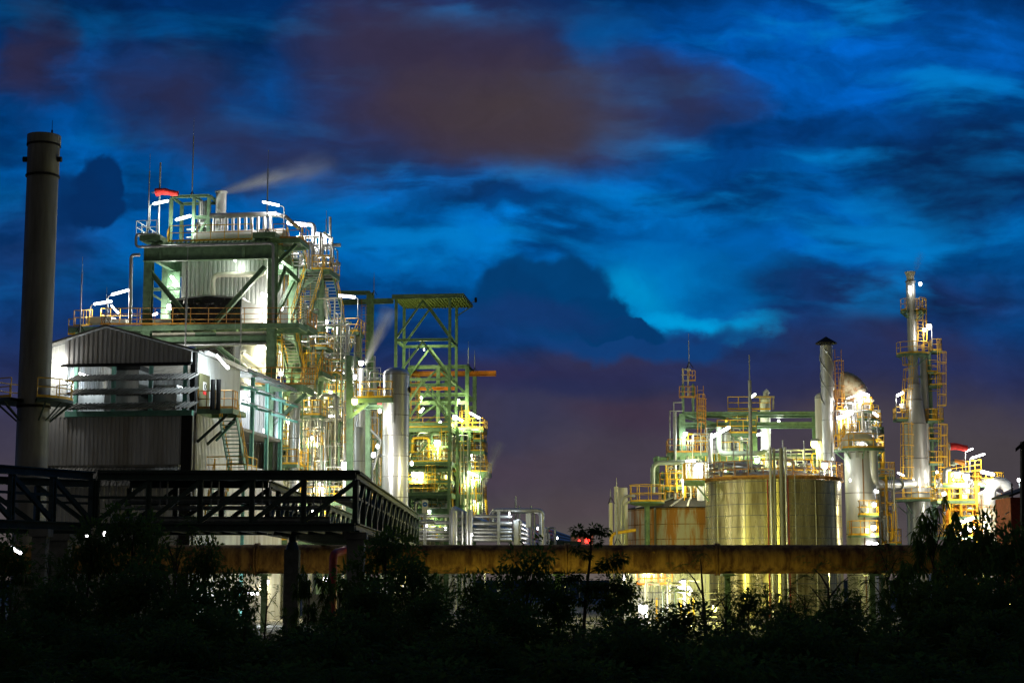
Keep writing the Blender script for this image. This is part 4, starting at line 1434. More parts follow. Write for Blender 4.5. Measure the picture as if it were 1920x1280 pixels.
bulb(LT.at(441, 487, 3.0), 'lamp tucked under the deep top girder of the tower', 90, 'green', .1)
bulb(LT.at(505, 580, 2.2), 'lamp behind the rail at the right end of the middle tower bay', 600, 'white', .15)
lamp(LT, 2.2, (485, 648, 497, 653), None, 'tube lamp under the box girder beside the silver hopper', 900, 'warm', .17)
bulb(LT.at(462, 705, 2.2), 'lamp behind the rail in front of the silver hopper', 500, 'warm', .12)
lamp(LT, 14.0, (634, 554, 664, 557), (671, 594), 'gooseneck lamp over the yellow rear stair landing', 420, 'white', .18, 1)
lamp(LT, 13.6, (629, 695, 643, 697), None, 'square bright lamp right of the pale stairs', 420, 'white', .2)
lamp(LT, 12.6, (594, 781, 628, 781), None, 'wide bright tube lamp under the landing of the pale stairs', 1000, 'white', .26)
bulb(LT.at(527, 500, 4.6), 'lamp in the green side bay near the tower top', 350, 'green', .12)
bulb(LT.at(527, 577, 3.8), 'lamp between side columns at the middle tower level', 450, 'white', .16)
bulb(LT.at(612, 603, 11), 'small lamp behind the upper tower stairs', 450, 'white', .13)
bulb(LT.at(527, 700, 3.4), 'lamp beside the second platform of the tower', 500, 'warm', .14)
bulb(LT.at(540, 790, 3.2), 'lamp at the pipework left of the bright silver vessel', 600, 'warm', .13)
bulb(LT.at(574, 762, 6.4), 'lamp between the two silver vessels of the lower tower', 500, 'warm', .12)
lamp(LT, 7.6, (479, 851, 493, 857), None, 'tube lamp under the deck behind the hall stairs', 800, 'warm', .18)
bulb(LT.at(634, 850, 12.4), 'lamp at the yellow stair behind the ground steam', 700, 'warm', .2)
bulb(LT.at(648, 872, 2.2), 'very bright lamp glowing in the steam behind the truss corner', 1300, 'white', .3)
bulb(LV.at(665, 752, -1.9), 'yellow lamp under the end of the small platform by the silver column', 160, 'yellow', .2)
bulb(LV.at(664, 706, .4), 'lamp at the head of the bent silver riser pipe', 450, 'white', .15)
bulb(LV.at(677, 680, 1.0), 'lamp at the mouth of the steaming vent pipe', 380, 'white', .15)
bulb(LV.at(700, 852, -2.2), 'lamp low in front of the grey and silver columns', 650, 'white', .13)
bulb(LT.at(484, 955, 3.0), 'round lamp shining through the truss of the footbridge', 600, 'warm', .2)
bulb(LT.at(586, 955, 3.0), 'second round lamp shining through the truss, nearer the bridge corner', 600, 'warm', .2)
bulb(LT.at(424, 930, 1.0), 'lamp at the lower hall stairs behind the truss', 600, 'warm', .13)
bulb(LT.at(425, 735, -1.5) + LH.ex * .5, 'lamp on the ribbed side wall over the hall balcony', 350, 'cool', .1)
lamp(LH, 1.5, (465, 1112, 482, 1112), None, 'long lamp low on the ground behind the bushes left of the pier', 700, 'cool', .15)
bulb(LT.at(610, 1085, -4), 'lamp under the rusty duct between the bridge piers', 900, 'warm', .15)
bulb(LT.at(500, 1090, -4), 'lamp under the rusty duct left of the bridge pier', 900, 'warm', .15)

for px, py, v, lab, pw in ((250, 668, -4.2, 'added unseen lamp behind the left of the hall roof, brightening the tower front', 520), (318, 668, -3.6, 'added unseen lamp behind the middle of the hall roof, brightening the tower front', 700), (395, 692, -3.2, 'added unseen lamp by the rear edge of the hall roof, brightening the tower front', 700)):
    bulb(LT.at(px, py, v), lab, pw, 'white', .12, 'added unseen lamps behind the hall roof')  # unseen lamps added to brighten the tower front and box girder
bulb(LV.at(708, 836, -2.6), 'added lamp brightening the left flank of the large silver column', 500, 'white', .1)  # this and the next two lamps are added to brighten the silver column
bulb(LV.at(712, 770, -1.2), 'added lamp under the small platform brightening the silver column', 420, 'white', .1)
bulb(LV.at(772, 868, -1.6), 'added low lamp brightening the right flank of the silver domed column', 420, 'warm', .1)
bulb(LT.at(560, 720, 1.5), 'lamp under the second tower platform by its stair', 420, 'warm', .12)
bulb(LT.at(620, 735, 10), 'lamp in the pipework left of the pale stairs', 450, 'warm', .12)
bulb(LT.at(585, 820, 3.0), 'lamp at the small yellow balcony of the lower tower', 450, 'warm', .12)
bulb(LT.at(600, 905, 6), 'lamp over the low yellow deck behind the truss', 600, 'warm', .13)
deck(LT, tw, 600, 650, 735, 11.0, 13.5, 'fr', .22, True, YEL, sp=.9)
deck(LT, tw, 586, 640, 700, 9.5, 12.0, 'f', .22, True, YEL, sp=.9)
deck(LT, tw, 520, 556, 870, 1.0, 3.0, 'fr', .22, True, YEL, sp=.8)
deck(LT, tw, 600, 655, 820, 9.0, 11.5, 'fr', .22, True, YEL, sp=.9)
stair(tw, LT.at(598, 892, 5.5), LT.at(590, 834, 3.8), .9, LT.ex, GREEN, YEL, GALV)
stair(tw, LT.at(470, 1000, 2.5), LT.at(500, 945, 4.5), .9, LT.ex, GREEN, YEL, GALV)
stair(tw, LT.at(645, 1000, 5.0), LT.at(620, 945, 7.5), .9, LT.ex, GREEN, YEL, GALV)
manifold(LT, (556, 650, 600, 740), (7, 12), 22, 36, 'pipes hanging beside the middle flights of the tower stairs', mats=[ALU, GALV, CREAM, GREEN], rr=(.03, .08))
manifold(LT, (575, 665, 740, 890), (4, 10), 28, 37, 'pipes and risers between the lower silver vessels and the pale stairs', mats=[ALU, ALU, CREAM, GREEN, GALV], rr=(.04, .12))
manifold(LT, (505, 560, 600, 730), (4, 9), 14, 38, 'pipes behind the upper tower stairs and right column', mats=[ALU, CREAM, GREEN], rr=(.03, .08))
lamp(G0, 79, (22, 1026, 38, 1036), None, 'tube lamp glowing through the leaves at the far left under the bridge', 90, 'white', .13)
bulb(G0.at(163, 1001, 80), 'small lamp glinting through the leaves right of the slim left pier', 60, 'white', .07)
bulb(G0.at(196, 1000, 82), 'second small lamp glinting through the leaves under the bridge', 60, 'white', .06)
TH_ = [GALV, ALU, CREAM, GREEN, ALUD, YEL]
for box, v, n, seed, lab in (((560, 700, 660, 800), (6, 16), 40, 91, 'fine tubing and conduits beside the pale tower stairs'), ((500, 600, 740, 900), (1, 6), 36, 92, 'fine tubing and conduits in the lower tower bay'),
                             ((575, 700, 800, 960), (3, 14), 44, 93, 'fine tubing and conduits behind the truss corner'), ((505, 560, 470, 600), (6, 10), 16, 94, 'fine tubing and conduits up the right flank of the tower top'),
                             ((650, 722, 700, 900), (-.5, 5), 30, 95, 'fine tubing and conduits left of the large silver column'), ((430, 520, 740, 900), (3, 8), 26, 96, 'fine tubing and conduits behind the hall balcony stair')):
    manifold(LT, box, v, n, seed, lab, 'conduit_cluster', TH_, (.022, .055), 'conduits', False)
for px, y0, y1, v in ((607, 862, 770, 8), (658, 860, 745, 2.2), (520, 720, 618, 1.6), (570, 890, 840, 2.5), (690, 940, 830, 4)):
    part('ladder', tw, MB().ladder(LT.at(px, y0, v), LT.at(px, y1, v), -LT.ey, .65, True, 1.2), YEL)
deck(LT, tw, 640, 690, 838, 6.0, 8.5, 'fr', .22, True, YEL, sp=.8)
deck(LT, tw, 540, 600, 778, 2.2, 4.0, 'fr', .22, True, YEL, sp=.8)
deck(LT, tw, 566, 612, 650, 8.2, 10.5, 'fr', .22, True, YEL, sp=.8)
# ================================================================ covered pipe bridge
Y0, Y1 = 65.0, 70.5
xc0, xr = -15.75, -5.95
zt_b, zb_b = CAMZ + 198 * Y0 / F, CAMZ + 88 * Y0 / F
br = thing('pipe_bridge', 'long dark steel truss bridge on concrete piers crossing in front of the plant', 'bridge', (-11, 67.5, 0))
CH = .31


def truss(A, B, panels, flip=False, posts=True, endpost=True):
    """one truss side from A to B (bottom points), dark members each a mesh"""
    A, B = V(A), V(B)
    hgt = zt_b - zb_b
    part('top_chord', br, MB().ibeam(A + UP * (hgt - CH / 2), B + UP * (hgt - CH / 2), .3, CH), DARKG)
    part('bottom_chord', br, MB().ibeam(A + UP * CH / 2, B + UP * CH / 2, .3, CH), DARKG)
    part('rail_bar', br, MB().beam(A + UP * (CH + .62 + .35), B + UP * (CH + .62 + .35), .08, .1), DARKG)
    for k in range(panels + 1):
        p = A.lerp(B, k / panels)
        part('post', br, MB().ibeam(p + UP * (CH + .002), p + UP * (hgt - CH - .002), .2, .2, (B - A).normalized()), DARKG)
        if k < panels:
            q = A.lerp(B, (k + 1) / panels)
            a, b = (p, q) if not flip else (q, p)
            part('diagonal', br, MB().beam(a + UP * (CH + .05), b + UP * (hgt - CH - .05), .15, .17), DARKG)


truss((xc0, Y0, zb_b), (xr, Y0, zb_b), 5)
truss((xc0, Y1, zb_b), (xr - 4.1, Y1, zb_b), 3)
truss((xr, Y0 + .3, zb_b), (xr, 108, zb_b), 14)
truss((xr - 4.1, Y1 + .3, zb_b), (xr - 4.1, 108, zb_b), 13)
truss((xc0 - 2.6 * 1.6, Y0 - 4.6 * 1.6, zb_b), (xc0 - .15, Y0 - .2, zb_b), 4, True)
truss((xc0 - 2.6 * 1.6 - 4.6, Y1 - 4.0 * 1.6, zb_b), (xc0 - 1.5, Y1 - .2, zb_b), 4, True)
pr = MB()
for k in range(14):
    x = xc0 + (xr - xc0) * (k + .5) / 14
    pr.beam((x, Y0 + .18, zb_b + .12), (x, Y1 - .18, zb_b + .12), .1, .16)
part('floor_beams', br, pr, DARKG)
pr = MB()
for k in range(30):
    y = Y1 + .4 + (108 - Y1 - .4) * (k + .5) / 30
    pr.beam((xr - 4.0, y, zb_b + .12), (xr - .18, y, zb_b + .12), .1, .18)
part('floor_beams', br, pr, DARKG)
rp = MB()
rp.hexa([V(p) for p in ((xc0, Y0 - .25, zt_b + .02), (xr + .15, Y0 - .25, zt_b + .02), (xr + .15, Y1 + .25, zt_b + .02), (xc0, Y1 + .25, zt_b + .02),
                        (xc0, Y0 - .25, zt_b + .07), (xr + .15, Y0 - .25, zt_b + .07), (xr + .15, Y1 + .25, zt_b + .07), (xc0, Y1 + .25, zt_b + .07))])
part('roof_sheet', br, rp, DARKG)
fp = MB()
for zz_, s_ in ((zt_b - .95, .12), (zt_b - 1.25, .09), (zb_b + .5, .16)):
    fp.tube([(xc0, Y0 + 2.5, zz_), (xr - 1.2, Y0 + 2.5, zz_)], s_, 10)
part('service_pipe', br, fp, GALV)
for k in range(5):
    x = xc0 + (xr - xc0) * (k / 5) + .3
    hs = MB().beam((x, Y0 + .6, zt_b - CH), (x, Y0 + .6, zt_b - 1.35), .05, .05)
    hs.beam((x + .28, Y0 + .6, zt_b - CH), (x + .28, Y0 + .6, zt_b - 1.35), .05, .05)
    hs.beam((x, Y0 + .6, zt_b - 1.3), (x + .28, Y0 + .6, zt_b - 1.3), .05, .05)
    part('pipe_hanger', br, hs, GALV)
tray = MB()
tray.hexa([V(p) for p in ((xr - .3, Y0 + 1, zt_b - 1.05), (xr - .9, Y0 + 1, zt_b - 1.05), (xr - .9, 104, zt_b - 1.05), (xr - .3, 104, zt_b - 1.05),
                          (xr - .3, Y0 + 1, zt_b - .95), (xr - .9, Y0 + 1, zt_b - .95), (xr - .9, 104, zt_b - .95), (xr - .3, 104, zt_b - .95))])
part('cable_tray', br, tray, GALV)
# piers
for k, (px, w_, Yp, lab) in enumerate(((545, .62, 73.0, 'pale concrete bridge pier with a pointed cap in front of the rusty duct'), (665, .66, 66.2, 'dark concrete pier under the corner of the truss bridge'),
                                    (107, .72, 68.5, 'concrete pier under the left part of the truss bridge'), (68, .5, 62.0, 'slim concrete pier under the bend of the truss bridge'))):
    p = G0.ground(px, Yp)
    t = thing('bridge_pier', lab, 'pier', p, 'concrete bridge piers')
    zc = zb_b - (.55 if k == 0 else .02)
    part('shaft', t, MB().beam(p, p + UP * zc, w_, w_, V((0, 1, 0))), CONC)
    if k == 0:
        part('cap', t, MB().lathe([(w_ * .48, zc), (w_ * .3, zc + .3), (.16, zc + .32), (.16, zb_b + .02)], p, 16), DARKG)
    else:
        part('cap', t, MB().beam(p + UP * (zc - .25), p + UP * (zc + .015), w_ + .2, w_ + .2, V((0, 1, 0))), CONC)
a = G0.at(625, 1038, 84)
mb = MB().tube([V((a.x, a.y, 0)), a, a + V((.35, 2.5, .25))], .2, 12, bend=.4)
solo('fire_main', mb, REDP, 'red upright pipe in front of the rusty duct under the bridge', 'pipe')

# ================================================================ rusty duct
zd, rdct, Yd = CAMZ + (1085 - 1048.5) * 92 / F, 26.5 * 92 / F, 92.0
du = thing('rusty_duct', 'fat rust brown duct running level across the whole plant front', 'duct', (5, Yd, 0))
part('shell', du, MB().tube([(-36, Yd, zd), (48, Yd, zd)], rdct, 40), RUST)
for px in (470, 742, 1046, 1325, 1640, 1850):
    x = (px - 960) * Yd / F
    part('joint_band', du, MB().tube([(x - .3, Yd, zd), (x + .3, Yd, zd)], rdct + .02, 40), RUST)
    part('flange', du, MB().tube([(x + .34, Yd, zd), (x + .44, Yd, zd)], rdct + .1, 40), RUST)
    part('flange', du, MB().tube([(x + .50, Yd, zd), (x + .60, Yd, zd)], rdct + .1, 40), RUST)
for px in (500, 735, 1045, 1360, 1628, 1840):
    x = (px - 960) * Yd / F
    s = thing('duct_support', {500: 'green steel support under the rusty duct left of the pier', 735: 'green steel support under the rusty duct behind the corner pier', 1045: 'green steel support under the middle of the rusty duct',
                            1360: 'dark steel support under the rusty duct before the big tank', 1628: 'green steel support under the rusty duct right of the big tank', 1840: 'steel support under the far right of the rusty duct'}[px], 'support', (x, Yd, 0), 'supports of the rusty duct')
    part('post', s, MB().ibeam((x, Yd, 0), (x, Yd, zd - rdct - .13), .3, .3, V((0, 1, 0))), GREEN)
    part('saddle', s, MB().beam((x - .3, Yd, zd - rdct - .07), (x + .3, Yd, zd - rdct - .07), 1.3, .12), GREEN)
PW_ = .42
# ================================================================ rear steel tower in the middle
LR = Fr(738, 188, -6)
rt = thing('lattice_tower', 'tall open green lattice tower with a slab roof standing behind the silver column', 'tower', LR.P(3, 3, 0))
DR = 5.4
zr0 = LR.z(790, 560, 0)
uA, uB = 0.0, LR.u(843, 0, 700)
for u in (uA, uB):
    for v in (0, DR):
        part('column', rt, MB().ibeam(LR.P(u, v, 0), LR.P(u, v, zr0), .3, .3, LR.ey), GREEN)
lev = [LR.z(790, y, 0) for y in (637, 711, 795, 870, 925)]
for v in (0, DR):
    for z in lev:
        part('beam', rt, MB().ibeam(LR.P(uA, v, z), LR.P(uB, v, z), .24, .3), GREEN)
    um = (uA + uB) / 2
    zs_ = [zr0] + lev[:3]
    for a, b in zip(zs_, zs_[1:]):
        part('brace', rt, MB().ibeam(LR.P(um, v, a - .2), LR.P(uA, v, b + .2), .2, .2), GREEN)
        part('brace', rt, MB().ibeam(LR.P(um, v, a - .2), LR.P(uB, v, b + .2), .2, .2), GREEN)
for u in (uA, uB):
    for z in lev:
        part('beam', rt, MB().ibeam(LR.P(u, .2, z), LR.P(u, DR - .2, z), .24, .3), GREEN)
u0r, u1r = LR.u(735, -1, 560), LR.u(870, -1, 560)
slab = MB()
LR.box(slab, u0r, u1r, -1.0, DR + 1.4, zr0 + .02, zr0 + .34)
for k in range(22):
    u = u0r + (u1r - u0r) * (k + .5) / 22
    slab.beam(LR.P(u, -.8, zr0 - .04), LR.P(u, DR + 1.2, zr0 - .04), .1, .12)
part('roof_slab', rt, slab, mat('sheeted roof green', (.17, .22, .06), .6, 0, .15, 2))
part('eave_beam', rt, MB().ibeam(LR.P(u0r, -1.04, zr0 + .1), LR.P(u1r, -1.04, zr0 + .1), .14, .5), GREEN)
part('roof_strut', rt, MB().beam(LR.P(u1r - .1, DR + .5, zr0 - .05), LR.P(uB, DR, zr0 - 1.2), .12, .12), GREEN)
part('warning_lamp', rt, MB().capsule(LR.P(u1r + .5, DR, zr0 + .5), LR.P(u1r + .5, DR, zr0 + .8), .16), BLACK)
part('cap_arm', rt, MB().beam(LR.P(u1r - .1, DR, zr0 + .3), LR.P(u1r + .5, DR, zr0 + .5), .06, .06), GREEN)
# left part of the rear frame: beam and ladder column behind the stair landing
bw = thing('ladder_portal', 'dark green portal with a ladder between the left tower and the lattice tower', 'steel frame', LR.at(690, 900, 3))
zz0 = LR.z(690, 549, 3)
for px in (692, 697):
    q = LR.at(px, 549, 2.2 if px == 692 else 5)
    part('column', bw, MB().ibeam(V((q.x, q.y, 0)), q, .5, .5, LR.ey), GREEN)
part('beam', bw, MB().ibeam(LR.at(632, 549, 2.2), LR.at(694, 549, 2.2), .35, .45), GREEN)
part('beam', bw, MB().ibeam(LR.at(636, 567, 5), LR.at(738, 564, 5), .35, .6), GREEN)
part('ladder', bw, MB().ladder(LR.at(684, 690, 2.4), LR.at(684, 560, 2.4), -LR.ey, .7, True, 1), YELR)
# lower block with the crane beam
lb = thing('reactor_frame', 'green reactor frame of many lit decks with a yellow crane beam through its top', 'steel frame', LR.P(4, 5, 0))
VB = 6.5
zc_ = LR.z(830, 688, VB)
uL, uQ, uS = LR.u(768, VB, 700), LR.u(876, VB, 700), LR.u(886, VB + 6, 700)
for u in (uL, (uL + uQ) / 2, uQ):
    part('column', lb, MB().ibeam(LR.P(u, VB, 0), LR.P(u, VB, zc_), .42, .42, LR.ey), GREEN)
    part('column', lb, MB().ibeam(LR.P(u + .1, VB + 6, 0), LR.P(u + .1, VB + 6, zc_), .42, .42, LR.ey), GREEN)
    part('beam', lb, MB().ibeam(LR.P(u, VB, zc_), LR.P(u, VB + 6, zc_), .3, .4), GREEN)
for v in (VB, VB + 6):
    for y in (688, 740, 755):
        z = LR.z(820, y, VB)
        part('beam', lb, MB().ibeam(LR.P(uL, v, z), LR.P(uQ, v, z), .3, .42), GREEN)
    for sgn_ in (0, 1):
        um = (uL + uQ) / 2
        part('brace', lb, MB().ibeam(LR.P(um, v, zc_ - .2), LR.P((uL, uQ)[sgn_], v, LR.z(820, 740, VB)), .2, .2), GREEN)
        part('brace', lb, MB().ibeam(LR.P(um, v, LR.z(820, 755, VB)), LR.P((uL, uQ)[sgn_], v, LR.z(820, 795, VB)), .2, .2), GREEN)
cr = MB()
a, b = LR.at(768, 701, VB + 3), LR.at(930, 700, VB + 3)
cr.ibeam(a, b, .4, .6)
part('crane_beam', lb, cr, ORANGE)
a, b = LR.at(768, 729, VB - .3), LR.at(856, 728, VB - .3)
part('crane_beam', lb, MB().ibeam(a, b, .3, .34), ORANGE)
part('ladder', lb, MB().ladder(LR.at(777, 785, VB - .4), LR.at(777, 700, VB - .4), -LR.ey, .9, True, 1), YELR)
for y, xr_, vv in ((801, 846, 0), (865, 846, 0), (925, 846, 0), (802, 906, 4), (884, 914, 4), (926, 905, 4)):
    r_ = 'f' if xr_ == 846 else 'fr'
    deck(LR, lb, 766 if xr_ == 846 else 846, xr_, y, vv + .3, vv + (5.5 if vv == 0 else 4), r_, .5, True, YEL, sp=1.6)
for y in (880, 958):
    for v in (.3, 5.6):
        part('beam', lb, MB().ibeam(LR.at(766, y, v), LR.at(846, y, v), .35, .6), GREEN)
for a, b, v in (((770, 930), (832, 985), .5), ((815, 888), (842, 920), .5), ((845, 850), (890, 815), 4.5), ((846, 960), (905, 935), 4.5), ((770, 870), (800, 832), .6), ((890, 915), (912, 887), 4.2)):
    part('brace', lb, MB().ibeam(LR.at(*a, v), LR.at(*b, v), .22, .22), GREEN)
for px, v in ((866, 4.5), (874, 8), (858, 3.5), (880, 4.2)):
    q = LR.at(px, 800, v)
    part('column', lb, MB().ibeam(V((q.x, q.y, 0)), q, .34, .34, LR.ey), GREEN)
stair(lb, LR.at(903, 882, 6.5), LR.at(893, 826, 4.4), 1.3, LR.ex, YEL, YEL, GALV)
stair(lb, LR.at(876, 924, 4.4), LR.at(885, 886, 6.5), 1.7, LR.ex, YEL, YEL, GALV)
stair(lb, LR.at(904, 988, 7.0), LR.at(897, 928, 4.6), 1.4, LR.ex, YEL, YEL, GALV)
deck(LR, lb, 888, 907, 823, 3.6, 6, 'fr', .3, True, YEL, sp=1.6)
rdp = MB(); LR.box(rdp, LR.u(860, 4.0, 920), LR.u(864, 4, 920), 4.0, 4.3, LR.z(862, 924, 4), LR.z(862, 911, 4))
solo('extinguisher_box', rdp, SOCK, 'small red cabinet on the right deck of the green reactor frame', 'cabinet')
for px, v, y0, y1, r, m, lab in ((795, 3.5, 800, 866, .9, CREAM, 'pale round reactor on the upper deck of the green frame'), (775, 3, 884, 928, .9, STACKM, 'grey drum at the left of the middle deck of the green frame'),
                                 (815, 3.2, 884, 928, .7, ALU, 'silver drum in the middle deck of the green frame'), (882, 8.5, 838, 884, .95, WHITEP, 'white drum brightly lit at the right of the green frame'),
                                 (852, 7.5, 820, 870, .45, CREAM, 'slim cream vessel between the columns of the green frame'), (800, 4.5, 950, 985, 1.1, CREAM, 'cream vessel on the lowest deck of the green frame')):
    vessel(LR, px, v, y0, y1, r, m, 'process_drum', lab, 'drum', .3, 3)
mb = MB(); LR.box(mb, LR.u(768, .5, 795), LR.u(793, .5, 795), .6, 2.4, LR.z(780, 800, .5), LR.z(780, 790, .5))
solo('switch_cabinet', mb, WHITEP, 'long white cabinet on the top deck left of the green reactor frame', 'cabinet')
pipe(LR, [(766, 797, 1.6), (838, 797, 1.6)], .3, PALEG, 'deck_pipe', 'pale green pipe lying along the top deck of the reactor frame')
Rmats = [ALU, GREEN, CREAM, GREEN, ALUD, YEL]
manifold(LR, (766, 845, 806, 862), (1.2, 5), 24, 51, 'pipework on the upper deck of the green reactor frame', mats=Rmats, rr=(.06, .2))
manifold(LR, (766, 845, 888, 922), (1.2, 5), 18, 52, 'pipework on the middle deck of the green reactor frame', mats=Rmats, rr=(.06, .2))
manifold(LR, (766, 845, 935, 1010), (1.0, 5), 34, 53, 'dense pipework under the lowest deck of the green reactor frame', mats=Rmats, rr=(.06, .2))
manifold(LR, (846, 900, 815, 1000), (5, 10), 30, 54, 'pipework behind the right stairs of the green reactor frame', mats=Rmats, rr=(.06, .22))
TH_ = [GALV, ALU, CREAM, GREEN, YEL, GREEN]
for box, v, n, seed, lab in (((766, 846, 806, 925), (.6, 5), 44, 191, 'fine tubing and conduits in the front decks of the reactor frame'), ((766, 846, 930, 1010), (.4, 4), 34, 192, 'fine tubing and conduits at the foot of the reactor frame'), ((848, 905, 806, 1000), (3.5, 8), 40, 193, 'fine tubing and conduits behind the right stairs of the reactor frame')):
    manifold(LR, box, v, n, seed, lab, 'conduit_cluster', TH_, (.035, .08), 'conduits', False)
for px, y0, y1, v in ((834, 862, 802, .2), (808, 924, 866, .2), (872, 800, 760, 4.2)):
    part('ladder', lb, MB().ladder(LR.at(px, y0, v), LR.at(px, y1, v), -LR.ey, .8, True, 1.2), YEL)
deck(LR, lb, 766, 846, 900, .5, 3, 'f', .4, True, YEL, sp=1.4)
deck(LR, lb, 846, 908, 845, 4.2, 7, 'fr', .4, True, YEL, sp=1.4)
bwl = thing('rear_shed', 'pale shed wall far behind the pipes of the green reactor frame', 'building', LR.P(LR.u(810, 14), 14, 0))
part('wall', bwl, MB().ribs(LR.P(LR.u(745, 14), 14, 0), LR.P(LR.u(880, 14), 14, 0), 0, LR.z(800, 830, 14), -LR.ey, .5, .08), CREAM)
mb = MB(); LR.box(mb, LR.u(743, 14), LR.u(882, 14), 13.6, 19, LR.z(800, 830, 14), LR.z(800, 826, 14))
part('roof', bwl, mb, GALV)
mast(LR, 7, 878, 640, 690, 'thin rod on the right of the reactor frame roof', .045)
mast(LR, 9, 890, 656, 697, 'shorter thin rod at the right edge of the reactor frame roof', .045)
mast(LR, 1, 701, 510, 553, 'thin rod over the portal left of the lattice tower', .045)
mast(LR, 8, 767, 648, 700, 'thin rod behind the silver domed column', .04)
for tt, base, tip, lab, pw in (((882, 774, 898, 783), (900, 800), 1, 'post lamp at the right of the top deck of the reactor frame', 800), ((879, 885, 895, 892), None, 0, 'tilted tube lamp by the right stairs of the reactor frame', 900),
                               ((788, 772, 793, 766), None, 0, 'small tilted lamp under the crane beam of the reactor frame', 350), ((859, 784, 866, 788), None, 0, 'tube lamp on the top deck beside the lattice tower column', 700),
                               ((823, 794, 826, 791), None, 0, 'tiny lamp on the rail of the top deck of the reactor frame', 250)):
    lamp(LR, 3.4, tt, base, lab, pw, 'lime', .22, tip)
bulb(LR.at(853, 782, 4), 'round lamp beside the column at the top deck of the reactor frame', 500, 'lime', .26)
bulb(LR.at(820, 830, .8), 'large lamp in the middle of the upper deck of the reactor frame', 1100, 'lime', .36)
bulb(LR.at(788, 889, .4), 'twin lamp under the middle deck beam of the reactor frame, the right one', 900, 'lime', .3)
bulb(LR.at(776, 888, .4), 'twin lamp under the middle deck beam of the reactor frame, the left one', 600, 'lime', .26)
bulb(LR.at(883, 850, 6.6), 'lamp in front of the white drum of the reactor frame', 1200, 'white', .3)
bulb(LR.at(835, 893, 2), 'yellow lamp at the right of the middle deck of the reactor frame', 500, 'yellow', .18)
bulb(LR.at(805, 958, .3), 'lamp over the lowest pipework of the reactor frame', 1000, 'lime', .16)
bulb(LR.at(835, 990, .0), 'low lamp at the foot of the reactor frame', 800, 'lime', .16)
bulb(LR.at(878, 905, 4.2), 'lamp under the right deck of the reactor frame', 800, 'lime', .18)
bulb(LR.at(890, 940, 4.6), 'lamp by the lowest right stairs of the reactor frame', 900, 'lime', .16)
bulb(LR.at(790, 745, 5.4), 'lamp at the foot of the caged ladder of the reactor frame', 700, 'lime', .12)
bulb(LR.at(860, 750, 5.4), 'lamp beneath the crane beam at the right of the reactor frame', 700, 'lime', .12)
bulb(LR.at(795, 655, 3.4), 'lamp added inside the lattice tower above the crane beam to brighten its top', 900, 'lime', .07)  # added to light the upper lattice tower
bulb(LR.at(878, 910, 4.0), 'red warning light on the stairs of the reactor frame', 30, 'white', .05, light=False)

PW_ = .2
PW_ = .55
bulb(LR.at(755, 800, -4), 'added unseen lamp behind the silver column brightening the lattice tower', 1300, 'lime', .15)  # both lamps here are unseen, added to light the lattice tower front
bulb(LR.at(750, 715, -5), 'added unseen upper lamp behind the silver column brightening the lattice tower', 1300, 'lime', .15)
PW_ = .11
# ================================================================ pipe rack in the middle distance
LP = Fr(850, 150, -5)
pk = thing('pipe_rack', 'low rack of long silver pipes between the reactor frame and the tanks', 'pipe rack', LP.P(4, 4, 0))
for py, r in ((1010, .2), (996, .16), (979, .18), (966, .15), (990, .1), (1003, .1)):
    part('pipe', pk, MB().tube([LP.at(774, py, .3), LP.at(960, py + 2, .3)], r, 10), ALUD)
for px in (797, 845, 935):
    q = LP.at(px, 955, 0)
    part('post', pk, MB().ibeam(V((q.x, q.y, 0)), q, .26, .26, LP.ey), GALV)
for px, y0, r in ((855, 958, .16), (867, 958, .1), (876, 960, .14), (883, 955, .18)):
    q = LP.at(px, y0, -.5)
    part('riser', pk, MB().tube([V((q.x, q.y, 0)), q], r, 10), ALU)
for o_ in (0, .5):
    part('sloping_pipe', pk, MB().tube([LP.at(850, 1020, -.4 + o_), LP.at(850, 951 + o_ * 3, -.4 + o_), LP.at(914, 982 + o_ * 3, 10 + o_), LP.at(914, 988, 10 + o_)], .2, 10, bend=.5), ALU)
for k, py in enumerate((978, 990, 1002, 1014)):
    part('receding_pipe', pk, MB().tube([LP.at(860, 960 + k * 10, 1.5), LP.at(1000, 1008 + k * 4, 60)], .16, 8), ALUD)
for px, py, v in ((890, 985, 12), (905, 980, 14), (915, 995, 14), (925, 990, 16)):
    c = LP.at(px, py, v)
    part('cross_pipe', pk, MB().tube([c, LP.at(px + 55, py + 6, v)], .14, 8), ALU)
# pipe portal with its cladding panels
po = thing('pipe_portal', 'silver pipe loop over a stack of clad horizontal pipes in mid distance', 'pipe loop', LP.at(970, 1000, 2))
part('loop_pipe', po, MB().tube([LP.at(923, 985, 2), LP.at(923, 957, 2), LP.at(1017, 957, 2), LP.at(1017, 1024, 2)], .22, 12, bend=.5), ALU)
part('loop_pipe', po, MB().tube([LP.at(927, 985, 2.8), LP.at(927, 960, 2.8), LP.at(1013, 960, 2.8), LP.at(1013, 1024, 2.8)], .13, 10, bend=.4), ALU)
for a, b, v in (((963, 975), (972, 1025), 1.0), ((986, 958), (995, 988), 2.2)):
    mb = MB(); LP.box(mb, LP.u(a[0], v, 990), LP.u(b[0], v, 990), v, v + .8, LP.z(970, b[1], v), LP.z(970, a[1], v))
    part('clad_panel', po, mb, ALUD)
for k in range(5):
    part('side_pipe', po, MB().tube([LP.at(972, 979 + k * 10, 1.4), LP.at(1003, 996 + k * 7, 14)], .3, 10), ALU)
for px, y0, v in ((967, 930, 3), (974, 948, 3), (996, 948, 3), (1002, 953, 3), (955, 973, 2), (1022, 990, 6), (1030, 1000, 10), (1042, 1008, 20), (1040, 990, 12)):
    q = LP.at(px, y0, v)
    part('stub_pipe', po, MB().tube([V((q.x, q.y, max(0, q.z - 4.5))), q], .09, 8), GALV)
